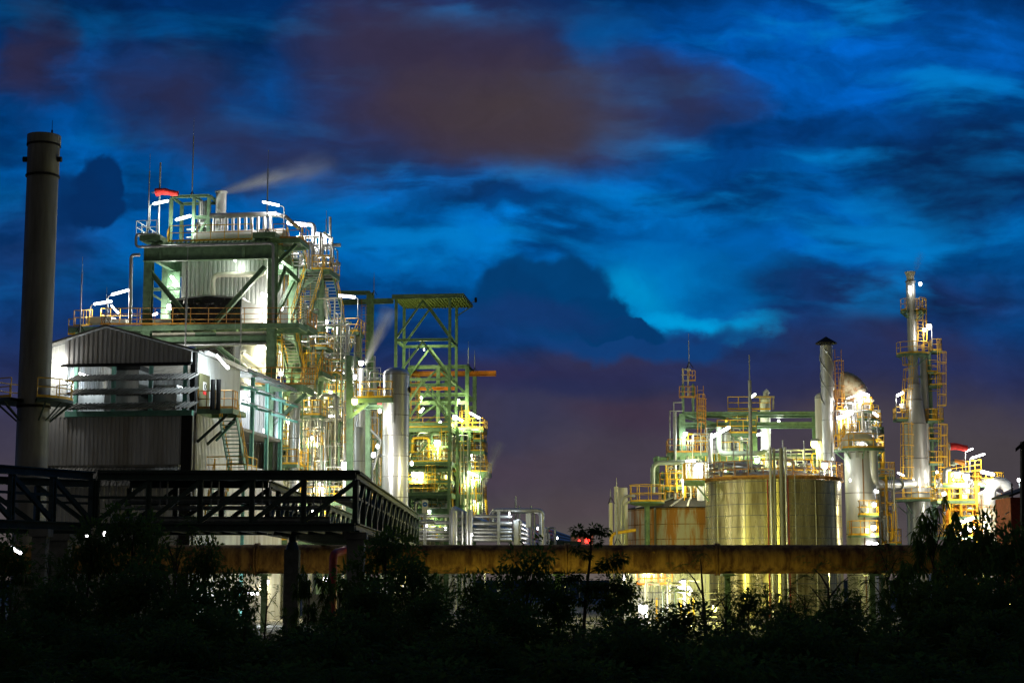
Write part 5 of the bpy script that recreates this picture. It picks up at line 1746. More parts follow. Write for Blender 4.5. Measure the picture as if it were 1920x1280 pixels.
pr2 = thing('far_pipe_rack', 'far pipe rack shrinking away to the right toward the red warning light', 'pipe rack', LP.at(1050, 1040, 40))
for k in range(5):
    part('pipe', pr2, MB().tube([LP.at(1003, 985 + k * 9, 14), LP.at(1098, 1016 + k * 2, 120)], .2, 8), GALV)
part('hoop', pr2, MB().tube([LP.at(1027, 1010, 14), LP.at(1027, 989, 14), LP.at(1041, 989, 14), LP.at(1041, 1016, 14)], .1, 8, bend=.3), GALV)
for px in (1020, 1033, 1046, 1058, 1066):
    v = 20 + (px - 1010) * 1.4
    q = LP.at(px, 1003 + (px - 1020) * .15, v)
    part('post', pr2, MB().tube([V((q.x, q.y, 0)), q], .12, 6), GALV)
part('beam', pr2, MB().beam(LP.at(1015, 1017, 30), LP.at(1090, 1019, 30), .5, .5), DARKG)
rl = thing('warning_lamp', 'small glowing red warning light on a far post behind the slender tree', 'lamp', LP.at(1101, 1040, 40))
q = LP.at(1101, 1013, 40)
part('post', rl, MB().tube([V((q.x, q.y, 0)), q], .1, 6), GALV)
part('lamp_globe', rl, MB().capsule(q, q + UP * .1, .3), E_RED)
add_light(rl, q + V((0, -1, .3)), 14, (1, .05, .03))
q = LP.at(1086, 1014, 40)
t = thing('warning_lamp', 'fainter tiny red light left of the glowing red warning light', 'lamp', q)
part('lamp_globe', t, MB().capsule(q, q + UP * .05, .13), E_RED)
part('post', t, MB().tube([V((q.x, q.y, 0)), q], .06, 6), GALV)
mb = MB(); b0 = LP.at(1090, 1019, 42)
mb.hexa([b0 + V(p) for p in ((-1, 0, -3), (1.2, 0, -3), (1.2, 1, -3), (-1, 1, -3), (-1.2, 0, 1), (1.4, 0, 1), (1.4, 1, 1), (-1.2, 1, 1))])
solo('tank_hut', mb, STACKM, 'little grey hut far away just left of the red warning light', 'hut')
sgp = thing('blue_sign', 'round blue sign on a white board on a post by the reactor frame', 'sign', LP.ground(797, -3))
q = LP.at(797, 945, -3)
part('post', sgp, MB().tube([LP.ground(797, -3), q], .05, 6), GALV)
part('board', sgp, MB().beam(q + V((0, -.06, -.75)), q + V((0, -.06, .35)), .5, .06, V((0, 1, 0))), WHITEP)
part('disc', sgp, MB().tube([q + V((0, -.10, 0)), q + V((0, -.14, 0))], .21, 20), BLUEP)
part('arrow', sgp, MB().beam(q + V((-.1, -.145, 0)), q + V((.1, -.145, 0)), .06, .012, V((0, 1, 0))), WHITEP)
q = LP.at(779, 942, -4)
lp_ = thing('gooseneck_post', 'grey curved post standing right of the silver domed column', 'post', LP.ground(779, -4))
part('post', lp_, MB().tube([LP.ground(779, -4), q, q + LP.ex * .3 + UP * .05], .1, 8, bend=.2), GALV)
pipe(LP, [(768, 979, -2), (815, 978, -2)], .22, ALU, 'stub_header', 'bright short header pipe at the foot of the reactor frame')
mb = MB(); LP.box(mb, LP.u(700, -6), LP.u(706, -6), -6, -5.4, LP.z(702, 990, -6), LP.z(702, 975, -6))
solo('orange_barrel_box', mb, ORANGE, 'orange box glimpsed through the receding bridge truss', 'box')
for px, py, v, c_, lab, pw in ((885, 1002, -1.5, 'white', 'lamp at the feet of the pipe rack risers', 500), (955, 962, -.5, 'cool', 'lamp over the silver pipe loop', 500), (1008, 990, 6, 'white', 'lamp beside the far right leg of the pipe loop', 500),
                               (1045, 1008, 30, 'warm', 'lamp over the far pipe rack', 900), (800, 985, -1.5, 'white', 'lamp above the left end of the pipe rack', 350)):
    bulb(LP.at(px, py, v), lab, pw, c_, .07)

PW_ = .5
# ================================================================ storage tanks
TB = Fr(1454, 125, 0)
rb_ = 131 * 125 / F
tc_ = TB.ground(1454, 5.1)
zt_ = TB.z(1454, 897, 0)
bt = thing('storage_tank', 'big stained stainless storage tank with a railed roof in front of the reactor columns', 'storage tank', tc_)
part('shell', bt, MB().lathe([(rb_, 0), (rb_, zt_)], tc_, 96), TANKS)
for k in range(1, 13):
    z = zt_ * k / 12.2
    part('seam', bt, MB().lathe([(rb_, z - .03), (rb_ + .018, z - .03), (rb_ + .018, z + .03), (rb_, z + .03)], tc_, 96), SOOT)
part('roof', bt, MB().lathe([(rb_ + .02, zt_ - .02), (rb_ * .5, zt_ + .7), (.01, zt_ + 1.0)], tc_, 64), TANKR)
part('top_curb', bt, MB().lathe([(rb_ - .05, zt_ + .01), (rb_ + .22, zt_ + .01), (rb_ + .22, zt_ + .12), (rb_ - .05, zt_ + .12)], tc_, 96), RUST)
ring_ = [tc_ + V((math.cos(R(a)) * (rb_ + .14), math.sin(R(a)) * (rb_ + .14), zt_ + .12)) for a in range(-190, 12, 6)]
part('railing', bt, MB().rail(ring_, 1.25, 1.1, (.5,), .03), YELR)
ring_ = [tc_ + V((math.cos(R(a)) * (rb_ + .14), math.sin(R(a)) * (rb_ + .14), zt_ + .12)) for a in range(14, 168, 7)]
part('railing', bt, MB().rail(ring_, 1.25, 1.1, (.5,), .03), YEL)
for a in (-152, -122, -97, -62, -35):
    d = V((math.cos(R(a)), math.sin(R(a)), 0)) * (rb_ + .03)
    part('vertical_seam', bt, MB().beam(tc_ + d, tc_ + d + UP * (zt_ - .1), .05, .03, V((0, 1, 0))), ALUD)
q = TB.at(1303, 900, 2.2)
part('side_platform', bt, MB().hexa([q + V(p) for p in ((-.7, 0, -.35), (.75, 0, -.35), (.75, 1.6, -.35), (-.7, 1.6, -.35), (-.7, 0, 0), (.75, 0, 0), (.75, 1.6, 0), (-.7, 1.6, 0))]), GREEN)
part('railing', bt, MB().rail([q + V((.75, 0, 0)), q + V((-.7, 0, 0)), q + V((-.7, 1.6, 0))], 1.3, .5), YEL)
part('bracket', bt, MB().beam(q + V((.1, .2, -.35)), q + V((1.05, .4, -1.5)), .1, .1), GREEN)
for px, y0, r, m, lab in ((1444, 838, .11, ALU, 'bright vertical pipe in front of the big tank, left of the bundle'), (1451, 840, .09, SOOT, 'dark vertical pipe second in the bundle before the big tank'), (1464, 840, .15, SOOT, 'fat dark vertical pipe in the middle of the bundle before the big tank'),
                           (1472, 838, .1, ALU, 'bright vertical pipe at the right of the bundle before the big tank'), (1439, 898, .045, REDP, 'thin red pipe left of the vertical bundle on the big tank'), (1477, 896, .045, REDP, 'thin red pipe right of the vertical bundle on the big tank'), (1490, 888, .03, GALV, 'hose thin pipe hanging right of the vertical bundle on the big tank')):
    q = TB.at(px, y0, -.35)
    solo('tank_riser', MB().tube([V((q.x, q.y, 0)), q], r, 10), m, lab, 'pipe', 'vertical pipes on the front of the big tank')
for px, y0, y1, v in ((1402, 830, 900, 1.5), (1376, 818, 895, 2), (1469, 825, 890, 4), (1509, 826, 890, 3), (1494, 850, 890, 5), (1560, 830, 895, 2), (1395, 850, 890, 6)):
    a, b = TB.at(px, y1, v), TB.at(px, y0, v)
    solo('roof_rod', MB().tube([a, V((a.x, a.y, b.z))], .05, 6), GALV, {1402: 'dark rod on the big tank roof left of the fat pipes', 1376: 'taller pale rod at the left of the big tank roof', 1469: 'rod just behind the vertical pipe bundle of the big tank', 1509: 'tall rod right of the pipe bundle on the big tank roof', 1494: 'short rod between the bundle and the tall rod', 1560: 'rod at the right edge of the big tank roof', 1395: 'short rod among the pipes left on the big tank roof'}[px], 'rod', 'thin rods on the big tank roof')
pipe(TB, [(1462, 860, 4), (1488, 862, 4), (1488, 888, 4)], .13, STACKM, 'roof_pipe', 'dull elbow pipe on the big tank roof right of the bundle', bend=.4)
pipe(TB, [(1350, 890, 4), (1350, 866, 4), (1420, 872, 5), (1440, 890, 5)], .11, ALU, 'roof_pipe', 'silver pipe looping over the left of the big tank roof', bend=.4)
pipe(TB, [(1500, 888, 5), (1500, 872, 5), (1520, 870, 5)], .1, CREAM, 'roof_pipe', 'pale elbow pipe near the right rail of the big tank roof', bend=.3)
manifold(TB, (1335, 1440, 862, 892), (3, 7), 12, 61, 'valves and small pipes on the left of the big tank roof', mats=[ALU, YEL, GALV, ALU], rr=(.04, .12))
manifold(TB, (1480, 1570, 868, 892), (3, 7), 9, 62, 'valves and small pipes on the right of the big tank roof', mats=[ALU, YEL, GALV], rr=(.04, .1))

TS = Fr(1301, 138, 0)
rs_ = 128 * 138 / F
ts_ = TS.ground(1301, 5.0)
zs_t = TS.z(1301, 951, 0)
sm_ = thing('storage_tank', 'lower rust streaked storage tank with a dark conical roof, left of the big tank', 'storage tank', ts_)
part('shell', sm_, MB().lathe([(rs_, 0), (rs_, zs_t)], ts_, 96), TANKR)
for k in range(1, 8):
    z = zs_t * k / 7.1
    part('seam', sm_, MB().lathe([(rs_, z - .03), (rs_ + .02, z - .03), (rs_ + .02, z + .03), (rs_, z + .03)], ts_, 96), RUST)
part('roof', sm_, MB().lathe([(rs_ + .06, zs_t - .04), (rs_ + .06, zs_t + .04), (rs_ * .3, zs_t + 1.05), (.01, zs_t + 1.2)], ts_, 64), BLACK)
for a in (-155, -140, -115, -100):
    d = V((math.cos(R(a)), math.sin(R(a)), 0))
    part('roof_rib', sm_, MB().beam(ts_ + d * (rs_ - .1) + UP * (zs_t + .1), ts_ + d * rs_ * .4 + UP * (zs_t + .95), .12, .1), ALUD)
d = V((math.cos(R(-128)), math.sin(R(-128)), 0)) * (rs_ + .03)
part('down_strip', sm_, MB().beam(ts_ + d, ts_ + d + UP * zs_t, .5, .05, V((-d.y, d.x, 0))), SOOT)
c = TS.at(1213, 941, -.5)
rp_ = thing('round_platform', 'round green platform with curved yellow rail beside the lower tank', 'platform', V((c.x, c.y, 0)))
part('deck', rp_, MB().lathe([(.01, -.35), (1.1, -.25), (1.42, -.12), (1.42, 0), (.01, 0)], c, 32), GREEN)
part('post', rp_, MB().tube([V((c.x, c.y, 0)), c - UP * .3], .22, 12), GREEN)
part('railing', rp_, MB().rail([c + V((math.cos(R(a)) * 1.38, math.sin(R(a)) * 1.38, 0)) for a in range(0, 360, 20)], 1.35, .9, (.5,), closed=True), YEL)
for px, v, y0, r, lab, m in ((1155, -1, 912, .17, 'pale vent pipe left of the lower tank, the shorter of two', CREAM), (1167, 2, 914, .42, 'fat pale cylinder column behind the round platform', CREAM)):
    q = TS.at(px, y0, v)
    solo('vent_pipe', MB().tube([V((q.x, q.y, 0)), q], r, 16), m, lab, 'pipe')
q = TS.at(1145, 942, -2)
solo('vent_pipe', MB().tube([V((q.x, q.y, 0)), q], .16, 12), CREAM, 'leftmost stand pipe with a slim rod beside the lower tank', 'pipe')
mast(TS, -2, 1145, 915, 944, 'thin rod on the leftmost stand pipe by the lower tank', .04)
mast(TS, -3, 1157, 895, 1020, 'slim dark pole left of the lower tank with a rod tip', .08)
pipe(TS, [(1165, 1030, -1), (1165, 938, -1), (1175, 929, -1), (1190, 929, -.8)], .12, ALU, 'side_pipe', 'silver pipe climbing beside the left edge of the lower tank', bend=.5)
pipe(TS, [(1170, 1030, -.6), (1170, 945, -.6), (1185, 938, -.6)], .1, ALU, 'side_pipe', 'second silver pipe climbing close to the lower tank', bend=.4)
pipe(TS, [(1145, 1030, -2.4), (1146, 1000, -2.4), (1192, 993, -2.2)], .13, YEL, 'side_pipe', 'yellow curved pipe in front of the lower tank left side', bend=.5)

# steel behind the tanks
LG = Fr(1283, 142, -2)
gf = thing('portal_frame', 'wide green portal frame with crossed braces behind the storage tanks', 'steel frame', LG.P(6, 2, 0))
ga, gb, gc = 0.0, LG.u(1413, 0, 800), LG.u(1536, 0, 800)
zg0, zg1 = LG.z(1400, 775, 0), LG.z(1400, 795, 0)
for u in (ga, gb, gc):
    for v in (0, 2.2):
        part('column', gf, MB().ibeam(LG.P(u, v, 0), LG.P(u, v, zg0), .5, .5, LG.ey), GREEN)
for v in (0, 2.2):
    part('beam', gf, MB().ibeam(LG.P(ga, v, zg0), LG.P(gc + 1.0, v, zg0), .26, .3), GREEN)
    part('beam', gf, MB().ibeam(LG.P(ga, v, zg1), LG.P(gc + 1.0, v, zg1), .26, .34), GREEN)
    part('beam', gf, MB().ibeam(LG.at(1262, 856, v), LG.at(1520, 856, v), .35, .6), GREEN)
    um = (ga + gb) / 2
    part('brace', gf, MB().ibeam(LG.P(um, v, zg1), LG.P(ga, v, LG.z(1290, 848, v)), .22, .22), GREEN)
    part('brace', gf, MB().ibeam(LG.P(um, v, zg1), LG.P(gb, v, LG.z(1290, 848, v)), .22, .22), GREEN)
    for a, b in ((ga, um), (um, gb)):
        part('brace', gf, MB().beam(LG.P(a, v, zg0), LG.P(b, v, zg1), .12, .16), GREEN)
part('beam', gf, MB().ibeam(LG.at(1225, 862, 1), LG.at(1290, 859, 1), .3, .4), GREEN)
dg = deck(LG, gf, 1253, 1330, 848, -.8, 2, 'fl', .3, True, YELR, sp=1.4)
deck(LG, gf, 1365, 1420, 795, 1.5, 4, 'fl', .2, True, YEL, sp=1.2)
part('railing', gf, MB().rail([LG.at(1365, 768, 1.4), LG.at(1445, 768, 1.4)], 1.1, 1), YEL)
deck(LG, gf, 1345, 1418, 812, -.6, 1, 'fr', .25, True, YEL, sp=1.2)
stair(gf, LG.at(1262, 950, -.8), LG.at(1268, 862, 1.5), 1.2, LG.ex, GREEN, YEL, GALV)
deck(LG, gf, 1238, 1280, 912, -1.2, 2, 'fl', .25, True, YEL, sp=.9)
deck(LG, gf, 1270, 1318, 935, -1.0, 2, 'f', .25, True, YELR, sp=.9)
part('ladder', gf, MB().ladder(LG.at(1308, 848, -.3), LG.at(1308, 738, -.3), LG.ex, .7, True, 2), YELR)
# rusty probe tower on top of the portal column
pt = thing('probe_tower', 'rusty caged mast rising over the left column of the green portal', 'mast', LG.at(1288, 770, .3))
u0_, z0_ = LG.u(1290, .3, 740), LG.z(1290, 775, .3)
z1_, z2_, z3_ = LG.z(1290, 747, .3), LG.z(1290, 720, .3), LG.z(1290, 690, .3)
for du_ in (-.42, .42):
    for v in (0, .9):
        part('post', pt, MB().beam(LG.P(u0_ + du_, v, z0_), LG.P(u0_ + du_, v, z2_), .14, .14), GREEN)
for du_ in (-.3, .12):
    part('post', pt, MB().beam(LG.P(u0_ + du_ - .1, .4, z2_ - 1), LG.P(u0_ + du_ - .1, .4, z3_), .12, .12), RUSTE)
for z in (z2_ + .3, z2_ + .8, z3_ - .1):
    part('crossbar', pt, MB().beam(LG.P(u0_ - .5, .4, z), LG.P(u0_ + .3, .4, z), .08, .08), RUSTE)
part('railing', pt, MB().rail([LG.P(u0_ - .75, -.3, z1_), LG.P(u0_ + .55, -.3, z1_), LG.P(u0_ + .55, 1.2, z1_)], .95, .45), YELR)
part('railing', pt, MB().rail([LG.P(u0_ + .1, -.1, z2_ + .2), LG.P(u0_ + .6, -.1, z2_ + .2)], .9, .3), YELR)
part('ladder', pt, MB().ladder(LG.P(u0_ + 1.0, -.2, z0_ - 1), LG.P(u0_ + 1.0, -.2, z1_ + 1.0), -LG.ey, .5, True, .5), YELR)
mast(LG, .5, 1292, 625, 690, 'thin pale rod crowning the rusty caged mast', .04)
mast(TB, 1.0, 1409, 665, 885, 'tall dark lightning pole rising behind the big tank rail', .13)
for px, y0, lab in ((1256, 770, 'thin grey pipe with a square hook left of the green portal'), (1263, 754, 'second thin hooked pipe left of the green portal')):
    pipe(LG, [(px, 860, -.6), (px, y0, -.6), (1280, y0, -.6)], .05, GALV, 'hook_pipe', lab, bend=.05)
pipe(LG, [(1266, 940, -1.0), (1266, 772, -1.0)], .12, GALV, 'stand_pipe', 'grey stand pipe left of the green portal column')
pipe(LG, [(1224, 925, -2), (1224, 868, -2), (1285, 866, -2)], .2, PALEG, 'process_pipe', 'pale green pipe bending from the lower tank to the portal', bend=.6)
pipe(LG, [(1232, 912, 0), (1232, 855, 0)], .2, GREEN, 'stand_pipe', 'green stand pipe left of the portal beside the round platform')
pipe(LG, [(1332, 880, -4), (1332, 812, -4)], .18, ALU, 'stand_pipe', 'bright silver stand pipe under the long tilted lamp', )
for px, y0, y1, v, r, m, lab in ((1342, 820, 850, -2, .33, ALU, 'small silver drum under the long tilted lamp behind the big tank'), (1360, 808, 852, -1, .42, STACKM, 'grey drum right of the small silver drum behind the tank'), (1384, 808, 850, 1, .33, ALU, 'silver drum with a domed head left of the dark lightning pole'),
                                   (1434, 742, 900, 3.5, .42, WHITEP, 'brightly lit white column rising behind the big tank')):
    vessel(LG, px, v, y0, y1, r, m, 'process_drum', lab, 'drum', .6, 3)
pipe(LG, [(1348, 800, -3), (1348, 850, -3), (1426, 850, -3), (1432, 846, -2)], .22, PALEG, 'process_pipe', 'pale green elbow pipe running level behind the big tank rail', bend=.6)
pipe(LG, [(1436, 742, 3.4), (1436, 736, 3.4), (1440, 733, 3.4)], .25, WHITEP, 'top_nozzle', 'bright nozzle on top of the white column', bend=.2)
tf = thing('hanger_frame', 'small rusty goal shaped frame over the white column', 'steel frame', LG.at(1430, 770, 3))
part('post', tf, MB().beam(LG.at(1405, 768, 3), LG.at(1405, 744, 3), .15, .15), RUSTE)
part('post', tf, MB().beam(LG.at(1450, 768, 3), LG.at(1450, 744, 3), .12, .12), RUSTE)
part('beam', tf, MB().beam(LG.at(1403, 744, 3), LG.at(1452, 744, 3), .16, .16), RUSTE)
c = LG.at(1313, 886, -2)
mb = MB().lathe([(.01, -.9), (.6, -.75), (.85, -.2), (.85, .3), (.6, .8), (.01, .95)], c, 24)
t = thing('dome_vessel', 'bright white round vessel head behind the yellow ladder of the big tank', 'vessel', c - UP * .9)
part('shell', t, mb, WHITEP)
part('leg', t, MB().tube([V((c.x, c.y, 0)), c - UP * .7], .3, 10), WHITEP)
manifold(LG, (1290, 1410, 860, 960), (1, 5), 22, 63, 'pipework behind the left rail of the big tank', mats=[ALU, YEL, GREEN, ALU, WHITEP])
manifold(LG, (1415, 1540, 856, 930), (1, 5), 18, 64, 'pipework behind the right rail of the big tank', mats=[ALU, YEL, GREEN, GALV])
manifold(LG, (1240, 1300, 870, 950), (1, 4), 12, 65, 'pipework above the lower tank roof', mats=[ALU, YEL, GREEN])

# lamps round the tanks
lamp(LG, -4.5, (1336, 818, 1366, 801), (1332, 880), 'long tilted gooseneck lamp over the left of the big tank', 700, 'green', .22, 0)
lamp(TB, 1.6, (1408, 745, 1415, 739), None, 'small lamp high on the dark lightning pole', 260, 'green', .16)
lamp(LG, 1.4, (1408, 818, 1432, 812), None, 'tube lamp left of the white column behind the big tank', 700, 'green', .2)
bulb(LG.at(1285, 813, -.8), 'small lamp on the left portal column', 300, 'green', .15)
lamp(LG, -1.6, (1288, 864, 1302, 864), None, 'tube lamp beneath the green portal deck', 600, 'lime', .16)
ylp = LG.at(1527, 832, -5)
bulb(ylp, 'glowing yellow lamp on a post over the right of the big tank', 800, 'yellow', .28, parent_post=V((ylp.x + .3, ylp.y, LG.z(1527, 888, -5))))
bulb(TB.at(1546, 872, 1.5), 'oval white lamp at the right rail of the big tank', 450, 'white', .22, parent_post=TB.at(1546, 895, 1.5) + V((.02, 0, 0)))
bulb(LG.at(1420, 862, -2), 'lamp glowing behind the middle rail of the big tank', 900, 'lime', .2)
bulb(LG.at(1310, 870, -3.4), 'lamp lighting the round white vessel by the tank ladder', 350, 'white', .12)
bulb(LG.at(1280, 900, -2.4), 'lamp beside the white post under the portal', 250, 'warm', .12)
bulb(LG.at(1480, 868, 0), 'lamp behind the right rail of the big tank', 700, 'lime', .14)
bulb(LG.at(1360, 880, -.5), 'lamp among the pipes behind the left tank rail', 600, 'lime', .12)
bulb(LG.at(1460, 790, 4), 'lamp under the green portal beam right of the white column', 500, 'green', .1)
bulb(LG.at(1375, 778, 2.5), 'lamp at the yellow rails over the portal beam', 450, 'lime', .1)
mb = MB().lathe([(.14, 0), (.14, 1.6)], LG.at(1285, 908, -2.6), 12)
solo('striped_post', mb, WHITEP, 'short white post by the portal column over the lower tank', 'post')

PW_ = .2
# ================================================================ right group: capped flue, reactor column
LQ = Fr(1612, 132, 0)
fl_ = thing('capped_flue', 'slim silver flue with a dark conical rain cap and spiral strakes', 'chimney', LQ.ground(1562, 2))
fb = LQ.ground(1562, 2)
zf_ = LQ.z(1557, 648, 2)
rf2 = 11.5 * 134 / F
part('shaft', fl_, MB().lathe([(rf2, 0), (rf2, zf_)], fb, 28), ALUD)
cone = MB().lathe([(.01, .62), (rf2 * 1.75, .1), (rf2 * 1.75, .02), (.01, .3)], fb + UP * (zf_ + .12), 24)
part('rain_cap', fl_, cone, BLACK)
for k in range(3):
    an = k * 2.09 + .4
    p = fb + V((math.cos(an) * rf2 * .9, math.sin(an) * rf2 * .9, zf_ - .2))
    part('cap_strut', fl_, MB().beam(p, p + UP * .55, .05, .05), BLACK)
for s in range(3):
    sp_ = []
    for k in range(40):
        an = s * 2.094 + k * .16
        sp_.append(fb + V((math.cos(an) * (rf2 + .04), math.sin(an) * (rf2 + .04), zf_ - .3 - k * .115)))
    part('strake', fl_, MB().tube(sp_, .05, 4), ALUD)
for y in (725, 788, 850):
    z = LQ.z(1560, y, 2)
    part('flange', fl_, MB().lathe([(rf2 * .9, z - .04), (rf2 * 1.06, z - .04), (rf2 * 1.06, z + .04), (rf2 * .9, z + .04)], fb, 28), GALV)
part('ladder', fl_, MB().ladder(fb + V((rf2 + .42, -.1, LQ.z(1575, 760, 2))), fb + V((rf2 + .42, -.1, LQ.z(1575, 655, 2))), V((0, -1, 0)), .5, True, .5), YELR)
v2, c2_, h2_ = vessel(LQ, 1543, 5, 735, 1000, .66, CREAM, 'side_column', 'pale green column half hidden behind the silver flue', 'vessel', .7, 5, to_ground=True)
# reactor with stair platform
rx, cx, hx = vessel(LQ, 1611, 0, 838, 1000, 1.17, CLADL, 'reactor_column', 'wide grey reactor column under a yellow stair platform right of the big tank', 'reactor', .35, 4, .06, 40, to_ground=True)
for a in (-140, -110, -80, -50):
    d = V((math.cos(R(a)), math.sin(R(a)), 0))
    part('lug', rx, MB().beam(cx + d * 1.2 + UP * (hx - .9), cx + d * 1.3 + UP * (hx - .35), .2, .2), ALUD)
part('streak_plate', rx, MB().beam(cx + V((0, -1.185, 1)), cx + V((0, -1.185, hx - .6)), .08, .03, V((0, 1, 0))), RUST)
round_deck(rx, cx + UP * (hx - .18), 1.2, 1.95, -205, 25)
rx2, cx2, hx2 = vessel(LQ, 1606, 3.6, 752, 1000, 1.02, ALUD, 'reactor_column', 'ribbed upper vessel topped by a rusty elbow duct behind the reactor platform', 'reactor', .15, 8, .05, 40, to_ground=True)
ed_ = thing('elbow_duct', 'burnt rusty elbow duct curving over the upper vessel beside the flue', 'duct', cx2 + UP * (hx2 - .1))
pts = [cx2 + UP * (hx2 - .1), cx2 + UP * (hx2 + .3)]
for k in range(1, 9):
    an = k / 8 * math.pi / 2
    pts.append(cx2 + UP * (hx2 + .3 + 1.15 * math.sin(an)) + V((-1.15 * (1 - math.cos(an)), 0, 0)))
part('duct', ed_, MB().tube(pts, .95, 28), RUSTE)
for k in range(1, 10):
    d = (pts[k] - pts[k - 1]).normalized()
    part('joint_rib', ed_, MB().tube([pts[k] - d * .03, pts[k] + d * .03], .99, 28), RUSTE)
round_deck(rx2, cx2 + UP * (hx2 - 1.5), 1.05, 1.75, -100, 60)
up_ = thing('pipe_bend', 'thick silver pipe arching over the reactor and running to the tall stack', 'pipe', cx + UP * (hx + .3))
q = [LQ.at(1590, 838, -1.0), LQ.at(1590, 818, -1.0), LQ.at(1635, 818, -1.0), LQ.at(1638, 908, -.6), LQ.at(1684, 908, 10), LQ.at(1712, 906, 25)]
part('pipe', up_, MB().tube(q, .38, 16, bend=1.0), CLADL)
a = LQ.at(1683.5, 908, 9.8); b = LQ.at(1685, 908, 10.4)
part('flange', up_, MB().tube([a, b], .52, 16), ALUD)
for k, (x0, x1) in enumerate(((1574, 1583), (1590, 1598))):
    stair(rx, LQ.at(x0, 842, -1.2), LQ.at(x1, 822, -.6), .55, LQ.ey, WHITEP, YEL, GALV)
deck(LQ, rx, 1583, 1608, 821, -.9, .8, 'fr', .15, True, YEL, sp=.6)
part('ladder', rx2, MB().ladder(LQ.at(1571, 840, 2.2), LQ.at(1571, 720, 2.2), -LQ.ey, .6, True, .5), YELR)
for y, x0, x1, m in ((965, 1612, 1648, YEL), (1003, 1597, 1648, YEL)):
    deck(LQ, rx, x0, x1, y, -1.7, -.3, 'flr', .15, True, m, sp=.9)
c_ = thing('hatch_fan', 'round fan housing on the small balcony of the reactor column', 'fan', LQ.at(1622, 963, -1.5))
p = LQ.at(1622, 953, -1.5)
part('housing', c_, MB().tube([p, p + V((0, .4, 0))], .3, 16), ALUD)
part('foot', c_, MB().beam(p + V((0, .2, -.3)), p + V((0, .2, -.45)), .3, .3, V((0, 1, 0))), ALUD)
# slim columns to the right of the reactor
vessel(LQ, 1652, 3.5, 890, 1000, .42, CREAM, 'side_column', 'slim cream column right of the reactor under a round balcony', 'vessel', .4, 4, to_ground=True)
vessel(LQ, 1641, 4.8, 770, 1000, .3, CREAM, 'side_column', 'tall slim pale column behind the reactor with yellow balconies', 'vessel', .4, 6, to_ground=True)
sc_ = thing('balcony_tower', 'stack of small yellow balconies on pipes right of the reactor', 'platform', LQ.ground(1650, 3))
for y, x0, x1, v in ((893, 1643, 1678, 2.0), (850, 1638, 1652, 2.5), (800, 1634, 1652, 2.8), (770, 1620, 1636, 2.0), (1018, 1655, 1690, 2.0)):
    deck(LQ, sc_, x0, x1, y, v, v + 1.6, 'flr', .18, True, YEL, sp=.7)
for px, v in ((1645, 3), (1655, 3.6)):
    q = LQ.at(px, 800, v)
    part('post', sc_, MB().beam(V((q.x, q.y, 0)), q, .16, .16), GREEN)
pipe(LQ, [(1656, 930, 2.2), (1656, 828, 2.2), (1648, 822, 2.2), (1640, 830, 2.2)], .12, YEL, 'curved_pipe', 'yellow hooked pipe beside the balconies of the slim columns', bend=.4)
pipe(LQ, [(1660, 1015, 2), (1673, 1012, 2), (1673, 965, 2), (1660, 960, 2)], .13, YEL, 'curved_pipe', 'yellow looping pipe low beside the slim cream column', bend=.5)
pipe(LQ, [(1626, 760, 3), (1626, 745, 3), (1638, 752, 3)], .14, CREAM, 'curved_pipe', 'cream hooked vent pipe at the head of the slim columns', bend=.3)
q = LQ.at(1602, 714, 3)
solo('roof_rod', MB().tube([LQ.at(1602, 750, 3), q], .1, 8), GALV, 'short thick rod right of the rusty elbow duct', 'rod')
TH_ = [GALV, ALU, CREAM, YEL]
for fr_, box, v, n, seed, lab in ((LQ, (1575, 1640, 745, 835), (.6, 2.4), 26, 171, 'fine tubing over the upper vessel beside the rusty elbow duct'), (LQ, (1630, 1690, 880, 1030), (.5, 3.5), 28, 172, 'fine tubing around the slim columns right of the reactor'),
                                  (LG, (1290, 1420, 800, 890), (-1.5, 1.5), 30, 173, 'fine tubing behind the left rail of the big tank roof'), (LG, (1250, 1320, 860, 945), (-2, 1), 22, 174, 'fine tubing over the lower tank roof'), (LG, (1430, 1560, 840, 892), (-3, 1), 24, 175, 'fine tubing behind the right rail of the big tank roof')):
    manifold(fr_, box, v, n, seed, lab, 'conduit_cluster', TH_, (.025, .06), 'conduits', False)
manifold(LQ, (1625, 1662, 770, 900), (2.5, 5), 16, 71, 'small pipes and valves up the slim columns right of the reactor', mats=[ALU, YEL, GALV, CREAM], rr=(.04, .12))
manifold(LQ, (1628, 1672, 915, 1060), (1, 4), 18, 72, 'pipes and valves low beside the reactor column', mats=[ALU, YEL, GALV, CREAM], rr=(.05, .15))
lamp(LQ, 0.8, (1574, 783, 1596, 774), (1571, 835), 'large bright lamp in front of the upper reactor vessel', 700, 'white', .25, 0)
lamp(LQ, 2.2, (1614, 736, 1628, 741), (1631, 775), 'post lamp right of the rusty elbow duct', 480, 'white', .18, 1)
lamp(LQ, 1.0, (1588, 747, 1605, 741), None, 'thin bright tube lamp across the rusty elbow duct', 800, 'white', .07)
lamp(LQ, 2.6, (1635, 771, 1645, 779), (1647, 805), 'post lamp at the head of the slim columns', 450, 'white', .17, 1)
bulb(LQ.at(1634, 820, 1.4), 'round lamp behind the arching silver pipe', 450, 'white', .18)
lamp(LQ, -.6, (1629, 916, 1645, 921), None, 'tube lamp on the reactor side under the arching pipe', 600, 'white', .17)
bulb(LQ.at(1639, 945, -1.9), 'lamp on the upper small balcony of the reactor', 420, 'warm', .14)
bulb(LQ.at(1638, 988, -1.9), 'lamp on the lower small balcony of the reactor', 500, 'warm', .18)
lamp(LQ, -1.4, (1630, 1017, 1644, 1019), None, 'lamp just above the duct right of the big tank', 450, 'white', .16)
bulb(LQ.at(1594, 900, -2.6), 'lamp between the big tank and the reactor', 500, 'white', .06)
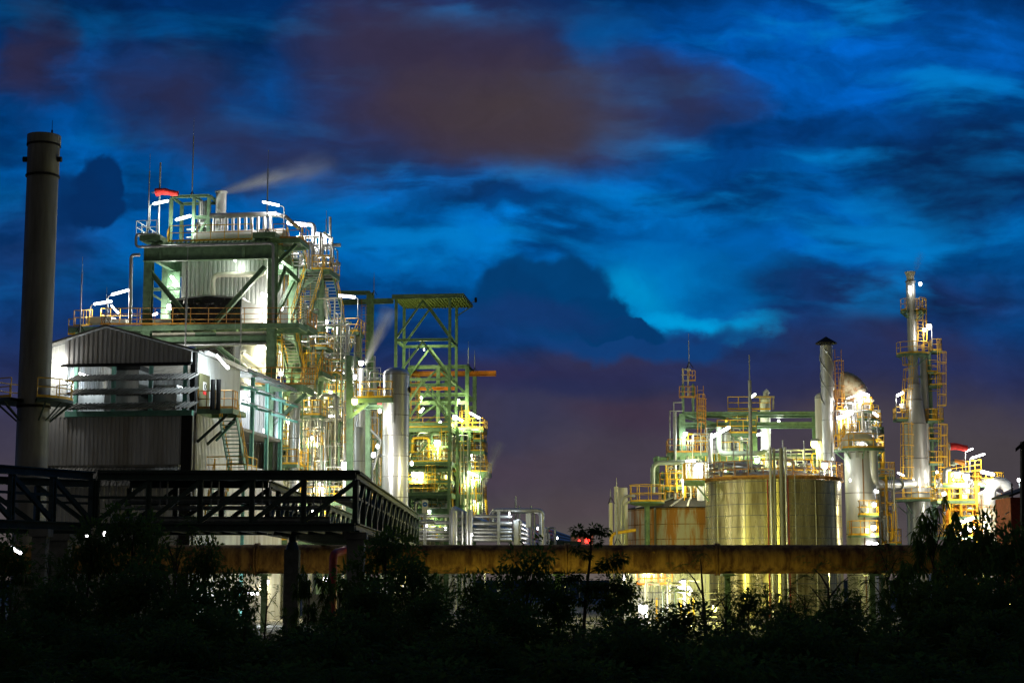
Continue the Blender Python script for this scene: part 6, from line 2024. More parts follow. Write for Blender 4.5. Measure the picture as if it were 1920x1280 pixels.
bulb(LQ.at(1560, 860, -.4), 'lamp low at the silver flue behind the tank rail', 350, 'green', .06)

# ================================================================ tall steaming stack at the right
LS = Fr(1727, 158, 0)
sb_ = LS.ground(1727, 0)
zz = lambda y, v=0: LS.z(1720, y, v)
sf = 158 / F
stk = thing('process_stack', 'tall tapering steel stack with flared top and yellow balconies at the right', 'chimney', sb_)
part('shaft', stk, MB().lathe([(20.5 * sf, 0), (20.5 * sf, zz(795))], sb_, 36), STACKM)
part('cone', stk, MB().lathe([(20.5 * sf, zz(795) + .01), (9.2 * sf, zz(706))], sb_, 36), STACKM)
part('upper_shaft', stk, MB().lathe([(9.2 * sf, zz(706) + .01), (8.4 * sf, zz(528))], sb_, 28), STACKM)
part('flare', stk, MB().lathe([(7.0 * sf, zz(528)), (7.0 * sf, zz(519)), (10.5 * sf, zz(510)), (9.4 * sf, zz(510)), (6 * sf, zz(520))], sb_, 28), CREAM)
for y, r in ((795, 20.5), (860, 20.5), (925, 20.5), (750, 15.2), (720, 11.3), (528, 8.6)):
    part('band', stk, MB().lathe([(r * sf * .95, zz(y) - .05), (r * sf + .05, zz(y) - .05), (r * sf + .05, zz(y) + .05), (r * sf * .95, zz(y) + .05)], sb_, 36), SOOT)
round_deck(stk, sb_ + UP * zz(937), 20.5 * sf + .02, 20.5 * sf + 1.35, -200, 20)
round_deck(stk, sb_ + UP * zz(665), 9.3 * sf, 9.3 * sf + 1.05, -200, 40)
round_deck(stk, sb_ + UP * zz(583), 8.6 * sf, 8.6 * sf + 1.0, -70, 80)
round_deck(stk, sb_ + UP * zz(583), 8.6 * sf, 8.6 * sf + .6, 150, 230)
part('ladder', stk, MB().ladder(LS.at(1762, 937, .4), LS.at(1762, 780, .4), V((1, -.6, 0)), .7, True, 1), YEL)
part('ladder', stk, MB().ladder(LS.at(1760, 780, .6), LS.at(1760, 657, .6), V((1, -.6, 0)), .7, True, 1), YEL)
for px0, px1, y, v in ((1681, 1703, 785, -.6), (1742, 1766, 722, .8), (1744, 1768, 868, .6), (1748, 1772, 905, .6), (1741, 1758, 788, -.4), (1749, 1766, 657, 1.0), (1757, 1769, 787, 1.6)):
    deck(LS, stk, px0, px1, y, v, v + 1.3, 'flr', .2, True, YEL, sp=.6)
part('ladder', stk, MB().ladder(LS.at(1701, 937, -.9), LS.at(1701, 790, -.9), V((-.4, -1, 0)), .8, True, 2), YEL)
part('ladder', stk, MB().ladder(LS.at(1702, 790, -.9), LS.at(1709, 690, -.4), V((-1, -.3, 0)), .8, True, 1), YEL)
part('ladder', stk, MB().ladder(LS.at(1707, 690, -.5), LS.at(1707, 645, -.5), V((-1, -.2, 0)), .8, True, .3), YEL)
part('ladder', stk, MB().ladder(LS.at(1726, 665, -.7), LS.at(1724, 560, -.6), V((.6, -1, 0)), .75, True, 1.2), YEL)
sd_ = thing('side_riser', 'slim grey column standing close against the right of the tall stack', 'column', LS.ground(1743, 1.2))
q = LS.at(1738, 665, 1.2); q0_ = LS.ground(1747, 1.2)
part('shaft', sd_, MB().lathe([(.36, 0), (.36, q.z)], q0_, 20), STACKM)
sg_ = thing('green_riser', 'green ladder post with round balconies right of the tall stack', 'column', LS.ground(1757, 1.6))
g0_ = LS.ground(1758, 1.6); gz = zz(655)
part('post', sg_, MB().lathe([(.2, 0), (.2, gz)], g0_, 14), GREEN)
part('tie', sg_, MB().beam(g0_ + V((-1.6, -.6, zz(703))), g0_ + V((0, 0, zz(703))), .16, .2), GREEN)
for y in (695, 822):
    round_deck(sg_, g0_ + UP * zz(y), .22, .85, -120, 100, True, None, YEL, n=12)
for y in (720, 730, 855, 868):
    part('cage_hoop', sg_, MB().tube([g0_ + V((math.cos(R(a)) * .5 + .3, math.sin(R(a)) * .5, zz(y))) for a in range(-150, 60, 30)], .03, 5), YEL)
t = thing('junction_drum', 'white drum on the small left balcony of the tall stack', 'drum', LS.at(1692, 766, -.5))
p = LS.at(1692, 766, -.5)
part('shell', t, MB().lathe([(.01, 0), (.28, 0), (.28, .45), (.01, .47)], p, 18), WHITEP)
for px, y in ((1707, 535), (1727, 530)):
    pass
bulb(LS.at(1706, 538, -.7), 'small lamp on the left near the flared stack top', 130, 'white', .12, parent_post=LS.at(1704, 580, -.7))
bulb(LS.at(1725.5, 532, -.7), 'small lamp on the right near the flared stack top', 160, 'white', .14)
bulb(LS.at(1742, 612, -1.2), 'bright lamp on a post over the upper balcony of the tall stack', 520, 'white', .22, parent_post=LS.at(1748, 650, -1.2))
bulb(LS.at(1733, 618, -1.5), 'second lamp left of the bright post lamp high on the stack', 380, 'white', .14)
lamp(LS, -1.0, (1683, 741, 1692, 736), (1681, 785), 'post lamp on the left middle balcony of the tall stack', 420, 'white', .2, 0)
lamp(LS, -2.2, (1684, 886, 1694, 891), None, 'short tube lamp left of the stack base ladder', 420, 'white', .12)
bulb(LS.at(1712, 900, -2.3), 'glaring lamp low on the left face of the stack', 520, 'white', .1)
bulb(LS.at(1737, 900, -2.3), 'glaring lamp low on the right face of the stack', 620, 'white', .1)
lamp(LS, -2.4, (1766, 934, 1777, 931), None, 'oval lamp under the right of the stack base platform', 600, 'white', .22)
bulb(LS.at(1757, 885, -.8), 'lamp between the stack and the bright process skid', 500, 'white', .1)

PW_ = .3
# ================================================================ bright process skid and duct at the far right
LK = Fr(1800, 152, 0)
skd = thing('process_skid', 'blazing lit process skid of yellow railed decks at the right edge', 'process skid', LK.ground(1800, 2))
for y, x0, x1, v in ((908, 1768, 1812, 1.0), (905, 1795, 1840, 3.5), (938, 1758, 1830, 1.0), (968, 1790, 1835, 0.5), (908, 1838, 1882, 4.0), (1005, 1770, 1850, .5)):
    deck(LK, skd, x0, x1, y, v, v + 2.4, 'flr', .25, True, YEL, sp=.7)
for px, v in ((1779, 1.2), (1800, 1.2), (1830, 1.0), (1812, 3.4), (1768, 3.2), (1833, 3.6)):
    q = LK.at(px, 905, v)
    part('post', skd, MB().ibeam(V((q.x, q.y, 0)), q, .22, .22, LK.ey), YEL)
part('railing', skd, MB().rail([LK.at(1782, 890, 2), LK.at(1840, 882, 2)], 1.0, .6), YEL)
manifold(LK, (1762, 1830, 885, 945), (1.5, 4), 36, 81, 'bright tangle of pipes and valves on the upper deck of the right skid', mats=[WHITEP, ALU, WHITEP, YEL, CREAM], rr=(.06, .2))
manifold(LK, (1775, 1840, 945, 1010), (1.2, 4), 26, 82, 'bright pipes on the lower deck of the right skid', mats=[WHITEP, ALU, YEL, ORANGE], rr=(.06, .18))
pipe(LK, [(1772, 905, .6), (1772, 880, .6), (1782, 878, .6)], .2, WHITEP, 'skid_pipe', 'white elbow pipe at the upper left of the right skid', bend=.4)
pipe(LK, [(1786, 872, 1.5), (1788, 866, 1.5), (1797, 866, 1.5)], .22, PALEG, 'skid_pipe', 'pale green elbow pipe topped by an orange valve wheel', bend=.3)
vw = LK.at(1799, 866, 1.4)
solo('gate_valve', MB().tube([vw + V((-.45, 0, .1)), vw + V((.45, .1, -.1))], [.18, .24], 8), ORANGE, 'orange valve on the top of the right skid', 'valve')
for px, y0, y1, v, r, m, lab in ((1805, 895, 935, 3.2, .7, WHITEP, 'white round vessel glaring on the right skid'), (1852, 895, 912, 5, 1.0, STACKM, 'grey drum on the rear balcony of the right skid'), (1812, 950, 985, 2.6, 1.0, STACKM, 'blue grey drum low on the right skid'), (1790, 950, 1000, 2.6, .5, CREAM, 'cream vessel low at the left of the right skid')):
    vessel(LK, px, v, y0, y1, r, m, 'process_drum', lab, 'drum', .3, 2)
sx = thing('silo', 'glaring white round silo with a scaffold on its right at the picture edge', 'silo', LK.ground(1862, 2))
s0 = LK.ground(1862, 2.0); hz_ = LK.z(1862, 925, 0)
part('shell', sx, MB().lathe([(1.25, 0), (1.25, hz_), (.3, hz_ + .5), (.01, hz_ + .5)], s0, 36), WHITEP)
for y in (950, 975):
    z = LK.z(1862, y, 0)
    part('hoop', sx, MB().tube([s0 + V((math.cos(R(a)) * 1.5, math.sin(R(a)) * 1.5, z)) for a in range(-180, 10, 15)], .03, 5), YELR)
for a in (-160, -130, -100, -70, -40, -10):
    d = V((math.cos(R(a)), math.sin(R(a)), 0)) * 1.5
    part('scaffold_pole', sx, MB().tube([s0 + d, s0 + d + UP * LK.z(1862, 935, 0)], .025, 5), YELR)
part('ladder', sx, MB().ladder(LK.at(1883, 990, .3), LK.at(1883, 925, .3), -LK.ey, .5, False), ORANGE)
ub = thing('return_duct', 'huge white duct elbow arching over the silo at the right edge', 'duct', LK.at(1870, 920, 1.5))
cc = LK.at(1876, 926, -.6)
pts = [cc + V((-.86, .2, -.9))]
for k in range(13):
    an = math.pi - k / 12 * math.pi * .86
    pts.append(cc + V((math.cos(an) * .86, .2, math.sin(an) * 1.0)))
part('elbow', ub, MB().tube(pts, [.50] * 3 + [.52, .54, .56, .56, .56, .54, .52, .52, .50, .48, .46], 20), WHITEP)
wf = thing('windsock', 'red windsock blowing right over the bright skid at the right', 'windsock', LK.at(1781, 905, 2))
w0 = LK.at(1780, 831, 2)
part('pole', wf, MB().tube([LK.at(1781, 905, 2), w0 + UP * .1], .06, 8), YEL)
sk = [w0 + V((t_ / 12 * 1.6, 0, -.30 + .05 * math.sin(t_ * .45) - .1 * (t_ / 12) ** 2)) for t_ in range(13)]
part('sock', wf, MB().tube(sk, [.33 - .06 * k / 12 for k in range(13)], 16, caps=False), SOCK)
part('hoop', wf, MB().tube([w0 + V((-.03, 0, -.30)), w0 + V((.03, 0, -.30))], .34, 16), GALV)
lamp(LK, 2.2, (1813, 845, 1823, 841), (1811, 890), 'short post lamp right of the red windsock over the skid', 350, 'white', .12, 0)
lamp(LK, 1.6, (1823, 858, 1845, 851), (1819, 885), 'longer gooseneck lamp tilted over the right skid', 450, 'white', .16, 0)
lamp(LK, 3.0, (1841, 884, 1862, 889), None, 'very bright long lamp over the rear balcony of the right skid', 1000, 'white', .24)
bulb(LK.at(1795, 889, .6), 'lamp in the upper pipes of the right skid', 900, 'warm', .26)
bulb(LK.at(1812, 893, .6), 'second lamp in the upper pipes of the right skid', 1000, 'white', .28)
bulb(LK.at(1770, 925, .0), 'lamp at the left end of the right skid', 500, 'warm', .16)
bulb(LK.at(1850, 925, -.6), 'glaring lamp in front of the white silo', 1100, 'white', .2)
bulb(LK.at(1852, 903, -1.5), 'added lamp brightening the white duct elbow over the silo', 900, 'white', .14)  # added so the elbow is lit
lamp(LK, .2, (1801, 979, 1824, 971), None, 'broad tilted lamp low on the right skid', 900, 'white', .26)
lamp(LK, .2, (1803, 1000, 1825, 990), None, 'lowest broad lamp of the right skid above the bushes', 900, 'white', .3)
bulb(LK.at(1846, 965, -.8), 'lamp low between the skid and the silo', 700, 'warm', .12)
bulb(LK.at(1910, 899, -2), 'small lamp on a dark post at the far right edge', 60, 'cool', .12, parent_post=LK.at(1912, 920, -2))
# dark red hut and roof edge on the right border, nearer to the camera
LB_ = Fr(1890, 96, 0)
hut = thing('brick_hut', 'dark red walled hut at the right border before the silo', 'building', LB_.ground(1920, 1))
h0, h1 = LB_.u(1893, 0), LB_.u(1975, 0)
hzz = LB_.z(1900, 932, 0)
mb = MB(); LB_.box(mb, h0, h1, 0, 3, 0, hzz)
part('wall', hut, mb, BRICK)
mb = MB().hexa([LB_.P(h0 - .15, -.3, hzz), LB_.P(h1, -.3, hzz + .9), LB_.P(h1, 3.3, hzz + .9), LB_.P(h0 - .15, 3.3, hzz), LB_.P(h0 - .15, -.3, hzz + .12), LB_.P(h1, -.3, hzz + 1.02), LB_.P(h1, 3.3, hzz + 1.02), LB_.P(h0 - .15, 3.3, hzz + .12)])
part('roof', hut, mb, BLACK)
part('flue_pipe', hut, MB().tube([LB_.P(h0 + .2, .3, hzz), LB_.P(h0 + .2, .3, hzz + .8)], .05, 6), BLACK)
for y in (960, 985):
    part('step', hut, MB().tube([LB_.at(1884, y + 4, 0), LB_.at(1892, y - 1, 0)], .03, 5), GALV)
LD = Fr(1916, 60, 0)
bp = thing('dark_pole', 'black timber pole with a short slanted arm at the right border', 'pole', LD.ground(1918, 0))
part('post', bp, MB().beam(LD.ground(1921, 0), LD.at(1921, 828, 0), .24, .24, V((0, 1, 0))), BLACK)
part('arm', bp, MB().hexa([LD.at(1904, 847, 0), LD.at(1935, 822, 0), LD.at(1935, 822, .3), LD.at(1904, 847, .3), LD.at(1904, 840, 0), LD.at(1935, 812, 0), LD.at(1935, 812, .3), LD.at(1904, 840, .3)]), BLACK)

PW_ = .5
# ================================================================ what shows under the duct
LU = Fr(1240, 112, 0)
uf = thing('valve_station', 'white and yellow pipe station glimpsed under the duct left of the big tank', 'pipework', LU.ground(1250, 0))
for px, y0, r, m in ((1211, 1091, .09, WHITEP), (1253, 1092, .12, WHITEP), (1266, 1105, .1, PALEG), (1243, 1100, .07, PALEG), (1287, 1085, .08, WHITEP)):
    q = LU.at(px, y0, .5)
    part('riser', uf, MB().tube([V((q.x, q.y, 0)), q, q + V((.9, .3, -.12))], r, 10, bend=.25), m)
for px in (1197, 1206, 1218, 1228):
    q = LU.at(px, 1100, 1.2)
    part('bar', uf, MB().tube([V((q.x, q.y, 0)), q], .03, 5), SOOT)
for y in (1110, 1122, 1140, 1155):
    part('bar', uf, MB().tube([LU.at(1195, y, 1.2), LU.at(1345, y + 1, 1.2)], .04, 5), SOOT)
for px in (1231, 1290, 1300, 1276):
    q = LU.at(px, 1120, 1.8)
    part('post', uf, MB().beam(V((q.x, q.y, 0)), q, .12, .12), YEL)
part('railing', uf, MB().rail([LU.at(1195, 1097, 2), LU.at(1260, 1095, 2)], .8, .5), ORANGE)
wl = thing('low_wall', 'pale lit wall low behind the pipe station under the duct', 'wall', LU.ground(1260, 9))
part('wall', wl, MB().ribs(V((LU.P(-2, 9, 0)).to_tuple()), LU.P(4.2, 9, 0), 0, 3.4, V((0, -1, 0)), .5, .05), CLADL)
t = thing('pump_drum', 'bright white horizontal drum under the duct beside the pipe station', 'drum', LU.ground(1283, 2))
p = LU.at(1283, 1098, 2)
part('shell', t, MB().capsule(p + V((-.25, 0, .1)), p + V((.35, 0, -.35)), .3, 14), WHITEP)
part('leg', t, MB().beam(V((p.x, p.y, 0)), p, .15, .15, V((0, 1, 0))), GALV)
bulb(LU.at(1206, 1140, .2), 'glaring lamp low under the duct by the pipe station', 900, 'white', .3)
bulb(LU.at(1283, 1092, 1.2), 'glaring lamp beside the white drum under the duct', 900, 'white', .2)
bulb(LU.at(1170, 1082, .2), 'small round lamp just under the duct left of the pipe station', 300, 'white', .1)
bulb(LU.at(1340, 1140, .4), 'yellow lamp low under the duct at the left of the big tank', 700, 'yellow', .16)
for px, py, v, lab, pw, c_ in ((1545, 1052, -9, 'yellow yard lamp hidden behind the duct before the right half of the big tank', 5600, 'yellow'), (1350, 1052, -9, 'added unseen yellow lamp behind the duct brightening the left half of the big tank', 2800, 'yellow'), (1215, 1060, 9, 'added unseen yellow lamp behind the duct brightening the lower tank', 3600, 'yellow'),
                               (1680, 1052, -6, 'added unseen lamp behind the duct before the slim columns', 600, 'warm'), (1050, 1052, -6, 'added unseen yellow lamp behind the middle of the duct', 500, 'yellow'), (900, 1052, -6, 'added unseen lamp behind the duct before the pipe rack', 500, 'warm'), (790, 1056, -6, 'added unseen lamp behind the duct by the receding bridge', 500, 'warm')):
    p = LU.at(px, py, v)
    bulb(p, lab, pw, c_, .12, 'yard lamps behind the duct', parent_post=V((p.x + .3, p.y, 0)))  # unseen; all but the first added to brighten the tanks and yard
# near side of the duct: all but the last lamp added to light it
for px, Yl, z, lab, pw, c_ in ((560, 87.5, .5, 'added low lamp in the bushes lighting the left of the duct', 160, 'warm'), (880, 87.5, .5, 'added low yellow lamp lighting the duct left of the tall bush', 330, 'yellow'), (1010, 87.5, .5, 'added low yellow lamp lighting the duct behind the tall bush', 330, 'yellow'),
                               (1140, 87.5, .5, 'added low yellow lamp lighting the duct right of the slender tree', 330, 'yellow'), (1290, 87.5, .5, 'added low yellow lamp lighting the duct before the big tank', 260, 'yellow'), (1480, 87.5, .5, 'added low yellow lamp lighting the duct right of the big tank centre', 220, 'yellow'), (1888, 60, 1.95, 'yellow lamp glowing through the bushes at the lower right', 60, 'yellow')):
    x = (px - 960) * Yl / F
    bulb(V((x, Yl, z)), lab, pw, c_, .1, 'path lamps in the bushes', parent_post=V((x + .25, Yl, 0)))
lw = thing('garden_wall', 'low lit concrete wall right of the bridge pier behind the bushes', 'wall', (-9, 104, 0))
part('wall', lw, MB().hexa([V(p) for p in ((-12.6, 104, 0), (-6, 104, 0), (-6, 104.3, 0), (-12.6, 104.3, 0), (-12.6, 104, 1.9), (-6, 104, 1.9), (-6, 104.3, 1.9), (-12.6, 104.3, 1.9))]), CONC)

# ================================================================ steam
def steam(name, label, p, q, r0, r1, dens, fall=1.6):
    p, q = V(p), V(q)
    d = q - p
    ln = d.length
    rot = d.to_track_quat('Z', 'Y')
    me = bpy.data.meshes.new(name)
    mb = MB()
    prof = [(.001, 0)] + [((r0 + (r1 - r0) * t), ln * t) for t in (0, .2, .4, .6, .8, 1)] + [(.001, ln)]
    mb.lathe(prof, (0, 0, 0), 20)
    me.from_pydata(mb.v, [], mb.f)
    o = bpy.data.objects.new(name, me)
    COL.objects.link(o)
    o.location = p
    o.rotation_mode = 'QUATERNION'
    o.rotation_quaternion = rot
    o['label'] = label; o['category'] = 'steam'; o['group'] = 'steam plumes'
    m = bpy.data.materials.new('steam')
    m.use_nodes = True
    t = m.node_tree
    t.nodes.clear()
    def n(k, **kw):
        x = t.nodes.new(k)
        for a, b in kw.items(): setattr(x, a, b)
        return x
    def mm(op, a, b):
        x = n('ShaderNodeMath', operation=op)
        for i, y in enumerate((a, b)):
            if isinstance(y, (int, float)): x.inputs[i].default_value = y
            else: t.links.new(y, x.inputs[i])
        return x.outputs[0]
    c = n('ShaderNodeTexCoord')
    s = n('ShaderNodeSeparateXYZ')
    t.links.new(c.outputs['Object'], s.inputs[0])
    tt = mm('DIVIDE', s.outputs[2], ln)
    rad = mm('ADD', mm('MULTIPLY', tt, r1 - r0), r0)
    rr = mm('DIVIDE', mm('SQRT', mm('ADD', mm('MULTIPLY', s.outputs[0], s.outputs[0]), mm('MULTIPLY', s.outputs[1], s.outputs[1])), 0), rad)
    core = mm('MAXIMUM', mm('SUBTRACT', 1, rr), 0)
    core = mm('MULTIPLY', core, core)
    fade = mm('POWER', mm('MAXIMUM', mm('SUBTRACT', 1, tt), 0), fall)
    mp = n('ShaderNodeMapping')
    mp.inputs['Scale'].default_value = (1, 1, .3)
    t.links.new(c.outputs['Object'], mp.inputs[0])
    nz = n('ShaderNodeTexNoise')
    nz.inputs['Scale'].default_value = 1.6 / max(.3, r1)
    nz.inputs['Detail'].default_value = 5
    t.links.new(mp.outputs[0], nz.inputs[0])
    dn = mm('MULTIPLY', mm('MULTIPLY', core, fade), mm('MULTIPLY', mm('MAXIMUM', mm('MULTIPLY', mm('SUBTRACT', nz.outputs[0], .32), 2.6), .06), dens))
    v = n('ShaderNodeVolumePrincipled')
    v.inputs['Color'].default_value = (.95, .95, .95, 1)
    v.inputs['Anisotropy'].default_value = .2
    t.links.new(dn, v.inputs['Density'])
    out = n('ShaderNodeOutputMaterial')
    t.links.new(v.outputs[0], out.inputs['Volume'])
    o.data.materials.append(m)
    return o


steam('steam_plume', 'long thin steam plume drifting right from the tower roof vent', LT.at(416, 359, 4.5), LT.at(640, 300, 4.5), .38, 1.9, 7.0, 1.5)
steam('steam_plume', 'bright steam plume rising right of the vent pipe beside the silver column', LV.at(684, 684, 1.4), LV.at(734, 575, 1.4), .16, 1.0, 16.0, 1.1)
steam('steam_plume', 'faint steam wisp at the right of the reactor frame', LR.at(906, 912, 4), LR.at(938, 825, 4), .3, 1.2, 5.0, 1.2)
steam('steam_plume', 'tiny steam wisp over the flared stack top', LS.at(1716, 508, 0) + UP * .12, LS.at(1730, 470, 0), .34, .8, 3.2, 1.1)
steam('steam_plume', 'glowing ground steam behind the top corner of the truss bridge', LT.at(652, 900, 2.2), LT.at(676, 770, 2.2), .7, 1.9, 3.4, 1.3)
# ================================================================ vegetation in front
def leaf(vs, fs, p, d, n, ln, w):
    """rhombic leaf from p along d, n = face normal hint"""
    s = d.cross(n)
    if s.length < 1e-4: s = d.cross(V((1, .3, .2)))
    s = s.normalized() * w / 2
    o = len(vs)
    m = p + d * ln * .45 + n * ln * .06
    vs += [p, m - s, p + d * ln, m + s]
    fs.append((o, o + 1, o + 2, o + 3))


def rdir(rnd, up=0.0):
    while True:
        v = V((rnd.uniform(-1, 1), rnd.uniform(-1, 1), rnd.uniform(-1, 1)))
        if .05 < v.length < 1: break
    v.normalize(); v.z += up
    return v.normalized()


def make_crown(seed, style, nc=16, per=130, open_=1.0):
    """tree about 2 m wide and 2.4 m high standing on the origin; returns trunk and crown meshes"""
    rnd = random.Random(seed)
    tr = MB(); vs, fs = [], []
    lean = V((rnd.uniform(-.15, .15), rnd.uniform(-.15, .15), 0))
    top = V((0, 0, 2.0)) + lean
    tr.tube([V((0, 0, -.1)), V((0, 0, .6)) + lean * .2, V((0, 0, 1.3)) + lean * .6, top], [.05, .042, .03, .012], 7)
    for c in range(nc):
        a = c * 2.4 + rnd.uniform(-.4, .4)
        h = .35 + 1.85 * ((c + rnd.random()) / nc)
        prof = math.sin(min(1, max(0.04, (h - .15) / 2.25)) ** .75 * math.pi) ** .7
        r = (.25 + .75 * rnd.random() ** .6) * .95 * prof
        ctr = V((math.cos(a) * r, math.sin(a) * r, h)) + lean * (h / 2)
        st = V((0, 0, max(.2, h - .25 - r * .5))) + lean * (h / 2.4)
        mid = st.lerp(ctr, .5) + V((0, 0, .05))
        tr.tube([st, mid, ctr], [.02, .014, .006], 5)
        cr = rnd.uniform(.22, .42)
        if style == 'broad':
            for k in range(per):
                d = rdir(rnd)
                p = ctr + V((d.x, d.y, d.z * .7)) * cr * rnd.random() ** .4
                ld = (d + rdir(rnd) * .8 + V((0, 0, -.35))).normalized()
                leaf(vs, fs, p, ld, (UP + rdir(rnd) * .7).normalized(), rnd.uniform(.10, .17), rnd.uniform(.045, .075))
        elif style == 'droop':
            for w in range(per // 14):
                q = ctr + rdir(rnd, .1) * cr * rnd.uniform(.5, 1.15)
                for k in range(11):
                    a2 = k * .571 + rnd.uniform(-.2, .2)
                    ld = V((math.cos(a2), math.sin(a2), rnd.uniform(-2.2, -.2))).normalized()
                    leaf(vs, fs, q, ld, (UP + rdir(rnd) * .3).normalized(), rnd.uniform(.22, .36), rnd.uniform(.035, .055))
        else:
            for w in range(per // 9):
                q = ctr + rdir(rnd) * cr * rnd.uniform(.2, 1.0)
                d = (rdir(rnd, .1)); d.z *= .5; d.normalize()
                L_ = rnd.uniform(.25, .42)
                side = d.cross(UP).normalized()
                for k in range(9):
                    t = k / 9
                    p = q + d * L_ * t - UP * .12 * t * t
                    for sg in (-1, 1):
                        leaf(vs, fs, p, (side * sg + d * .5 - UP * .25).normalized(), UP, rnd.uniform(.08, .12), .026)
    cm = MB(); cm.v = [tuple(p) for p in vs]; cm.f = fs
    return mesh_of('trunk', tr, (0, 0, 0)), mesh_of('crown', cm, (0, 0, 0), False)


CROWNS = {}
for st_, cnt, nc, per in (('broad', 4, 20, 150), ('feather', 3, 18, 110), ('droop', 2, 15, 130)):
    CROWNS[st_] = []
    for k in range(cnt):
        t_, c_ = make_crown(100 + k * 7 + len(st_), st_, nc, per)
        t_.materials.append(BARK); c_.materials.append(LEAF[k % 3])
        CROWNS[st_].append((t_, c_))
CROWNS['sparse'] = []
for k in range(3):
    t_, c_ = make_crown(300 + k, ('feather', 'broad', 'feather')[k], 10, 70)
    t_.materials.append(BARK); c_.materials.append(LEAF[k % 3])
    CROWNS['sparse'].append((t_, c_))
tr_rnd = random.Random(17)


def plant(px, top, Y, wpx, style, label, name='bush', cat='bush', group=None, var=None):
    x = (px - 960) / F * Y * 1.0
    h = max(.6, CAMZ + (1085 - top) / F * Y * (1 + .0))
    w = wpx / F * Y
    t = thing(name, label, cat, (x, Y, 0), group)
    L_ = CROWNS[style]
    tm, cm = L_[(var if var is not None else tr_rnd.randrange(len(L_))) % len(L_)]
    rz = tr_rnd.uniform(0, 6.28)
    for nm, me in (('trunk', tm), ('crown', cm)):
        o = bpy.data.objects.new(nm, me)
        COL.objects.link(o)
        o.parent = t
        o.scale = (w / 2.0, w / 2.0, h / 2.35)
        o.rotation_euler = (0, 0, rz)
    return t


TALL = [
    (15, 1000, 48, 170, 'broad', 'dark leafy tree at the left border under the bridge end'), (95, 1018, 50, 120, 'feather', 'feathery dark tree below the tall chimney'),
    (165, 978, 46, 150, 'broad', 'dark tree rising before the left pier of the truss bridge'), (248, 942, 47, 190, 'broad', 'tallest dark tree covering the left truss panels'),
    (330, 962, 45, 170, 'feather', 'feathery tree against the truss below the hall corner'), (398, 1012, 44, 140, 'broad', 'leafy tree just under the bottom chord below the hall stair'),
    (448, 1070, 46, 120, 'broad', 'leafy shrub at the left end of the open view under the duct'), (500, 1080, 52, 100, 'sparse', 'thin shrub with gaps of light left of the bridge pier'),
    (580, 1062, 55, 95, 'droop', 'shrub with long drooping leaves between the two bridge piers'), (640, 1068, 56, 75, 'droop', 'drooping leaved shrub touching the red pipe'),
    (722, 985, 50, 170, 'broad', 'dark tree hiding the corner pier of the truss bridge'), (775, 1040, 47, 140, 'broad', 'leafy bush right of the corner pier under the duct'),
    (835, 1062, 49, 120, 'feather', 'feathery bush before the duct below the reactor frame'), (900, 1072, 46, 120, 'broad', 'round leafy bush before the duct left of the tall bush'),
    (985, 1022, 44, 165, 'broad', 'tall dark bush overlapping the middle of the duct'), (1045, 1085, 43, 100, 'broad', 'leafy bush between the tall bush and the slender tree'),
    (1160, 1078, 45, 115, 'broad', 'leafy bush just right of the slender tree'), (1225, 1128, 44, 110, 'sparse', 'low thin bush before the pipe station under the duct'),
    (1322, 1030, 48, 200, 'sparse', 'open branched tree before the left half of the big tank'), (1350, 1085, 46, 130, 'feather', 'dense lower bush beneath the open branched tree'), (1395, 1100, 45, 100, 'broad', 'leafy bush under the left of the big tank'),
    (1455, 1120, 45, 110, 'feather', 'feathery bush under the pipe bundle of the big tank'), (1545, 1045, 50, 215, 'sparse', 'spreading feathery tree under the right of the big tank'), (1510, 1085, 47, 130, 'feather', 'lower feathery bush left under the spreading tree'),
    (1265, 1125, 43, 130, 'feather', 'feathery bush right under the pipe station below the duct'), (1428, 1078, 47, 130, 'feather', 'tall feathery bush just left of the pipe bundle of the big tank'), (1490, 1128, 43, 120, 'broad', 'leafy bush just right of the pipe bundle of the big tank'), (1570, 1110, 44, 140, 'broad', 'leafy bush under the right edge of the big tank'),
    (1600, 1088, 46, 130, 'feather', 'feathery bush under the reactor column'), (1660, 1005, 52, 120, 'feather', 'feathery tree before the right end of the visible duct'), (1690, 1050, 48, 130, 'droop', 'drooping tree beneath the tall steaming stack'),
    (1745, 938, 50, 150, 'droop', 'tall drooping tree in front of the stack base platform'), (1800, 985, 47, 170, 'broad', 'dark tree under the bright right skid'),
    (1855, 965, 45, 150, 'broad', 'dark tree below the white silo'), (1910, 968, 43, 160, 'broad', 'dark tree at the right border beside the black pole'),
    (1720, 1090, 44, 160, 'broad', 'wide dark bush low beneath the tall steaming stack'), (1780, 1080, 42, 170, 'broad', 'wide dark bush low beneath the right skid'), (1870, 1085, 40, 170, 'broad', 'wide dark bush low at the right border'),
    (120, 1085, 42, 190, 'broad', 'wide dark bush low below the tall chimney'), (260, 1060, 41, 220, 'broad', 'wide dark bush low beneath the tallest dark tree'), (370, 1090, 40, 190, 'broad', 'wide dark bush low below the hall stair'),
    (30, 1090, 41, 160, 'feather', 'feathery bush low at the left border'), (700, 1090, 42, 170, 'broad', 'wide bush low before the corner pier'), (810, 1110, 41, 170, 'broad', 'wide bush low below the silver domed column'), (935, 1100, 40, 150, 'broad', 'wide bush low left of the tall bush'),
]
for k, (px, top, Y, w, s, lab) in enumerate(TALL):
    tree = top < 1050
    plant(px, top, Y, w, s, lab, 'tree' if tree else 'bush', 'tree' if tree else 'bush', 'trees and bushes before the plant')

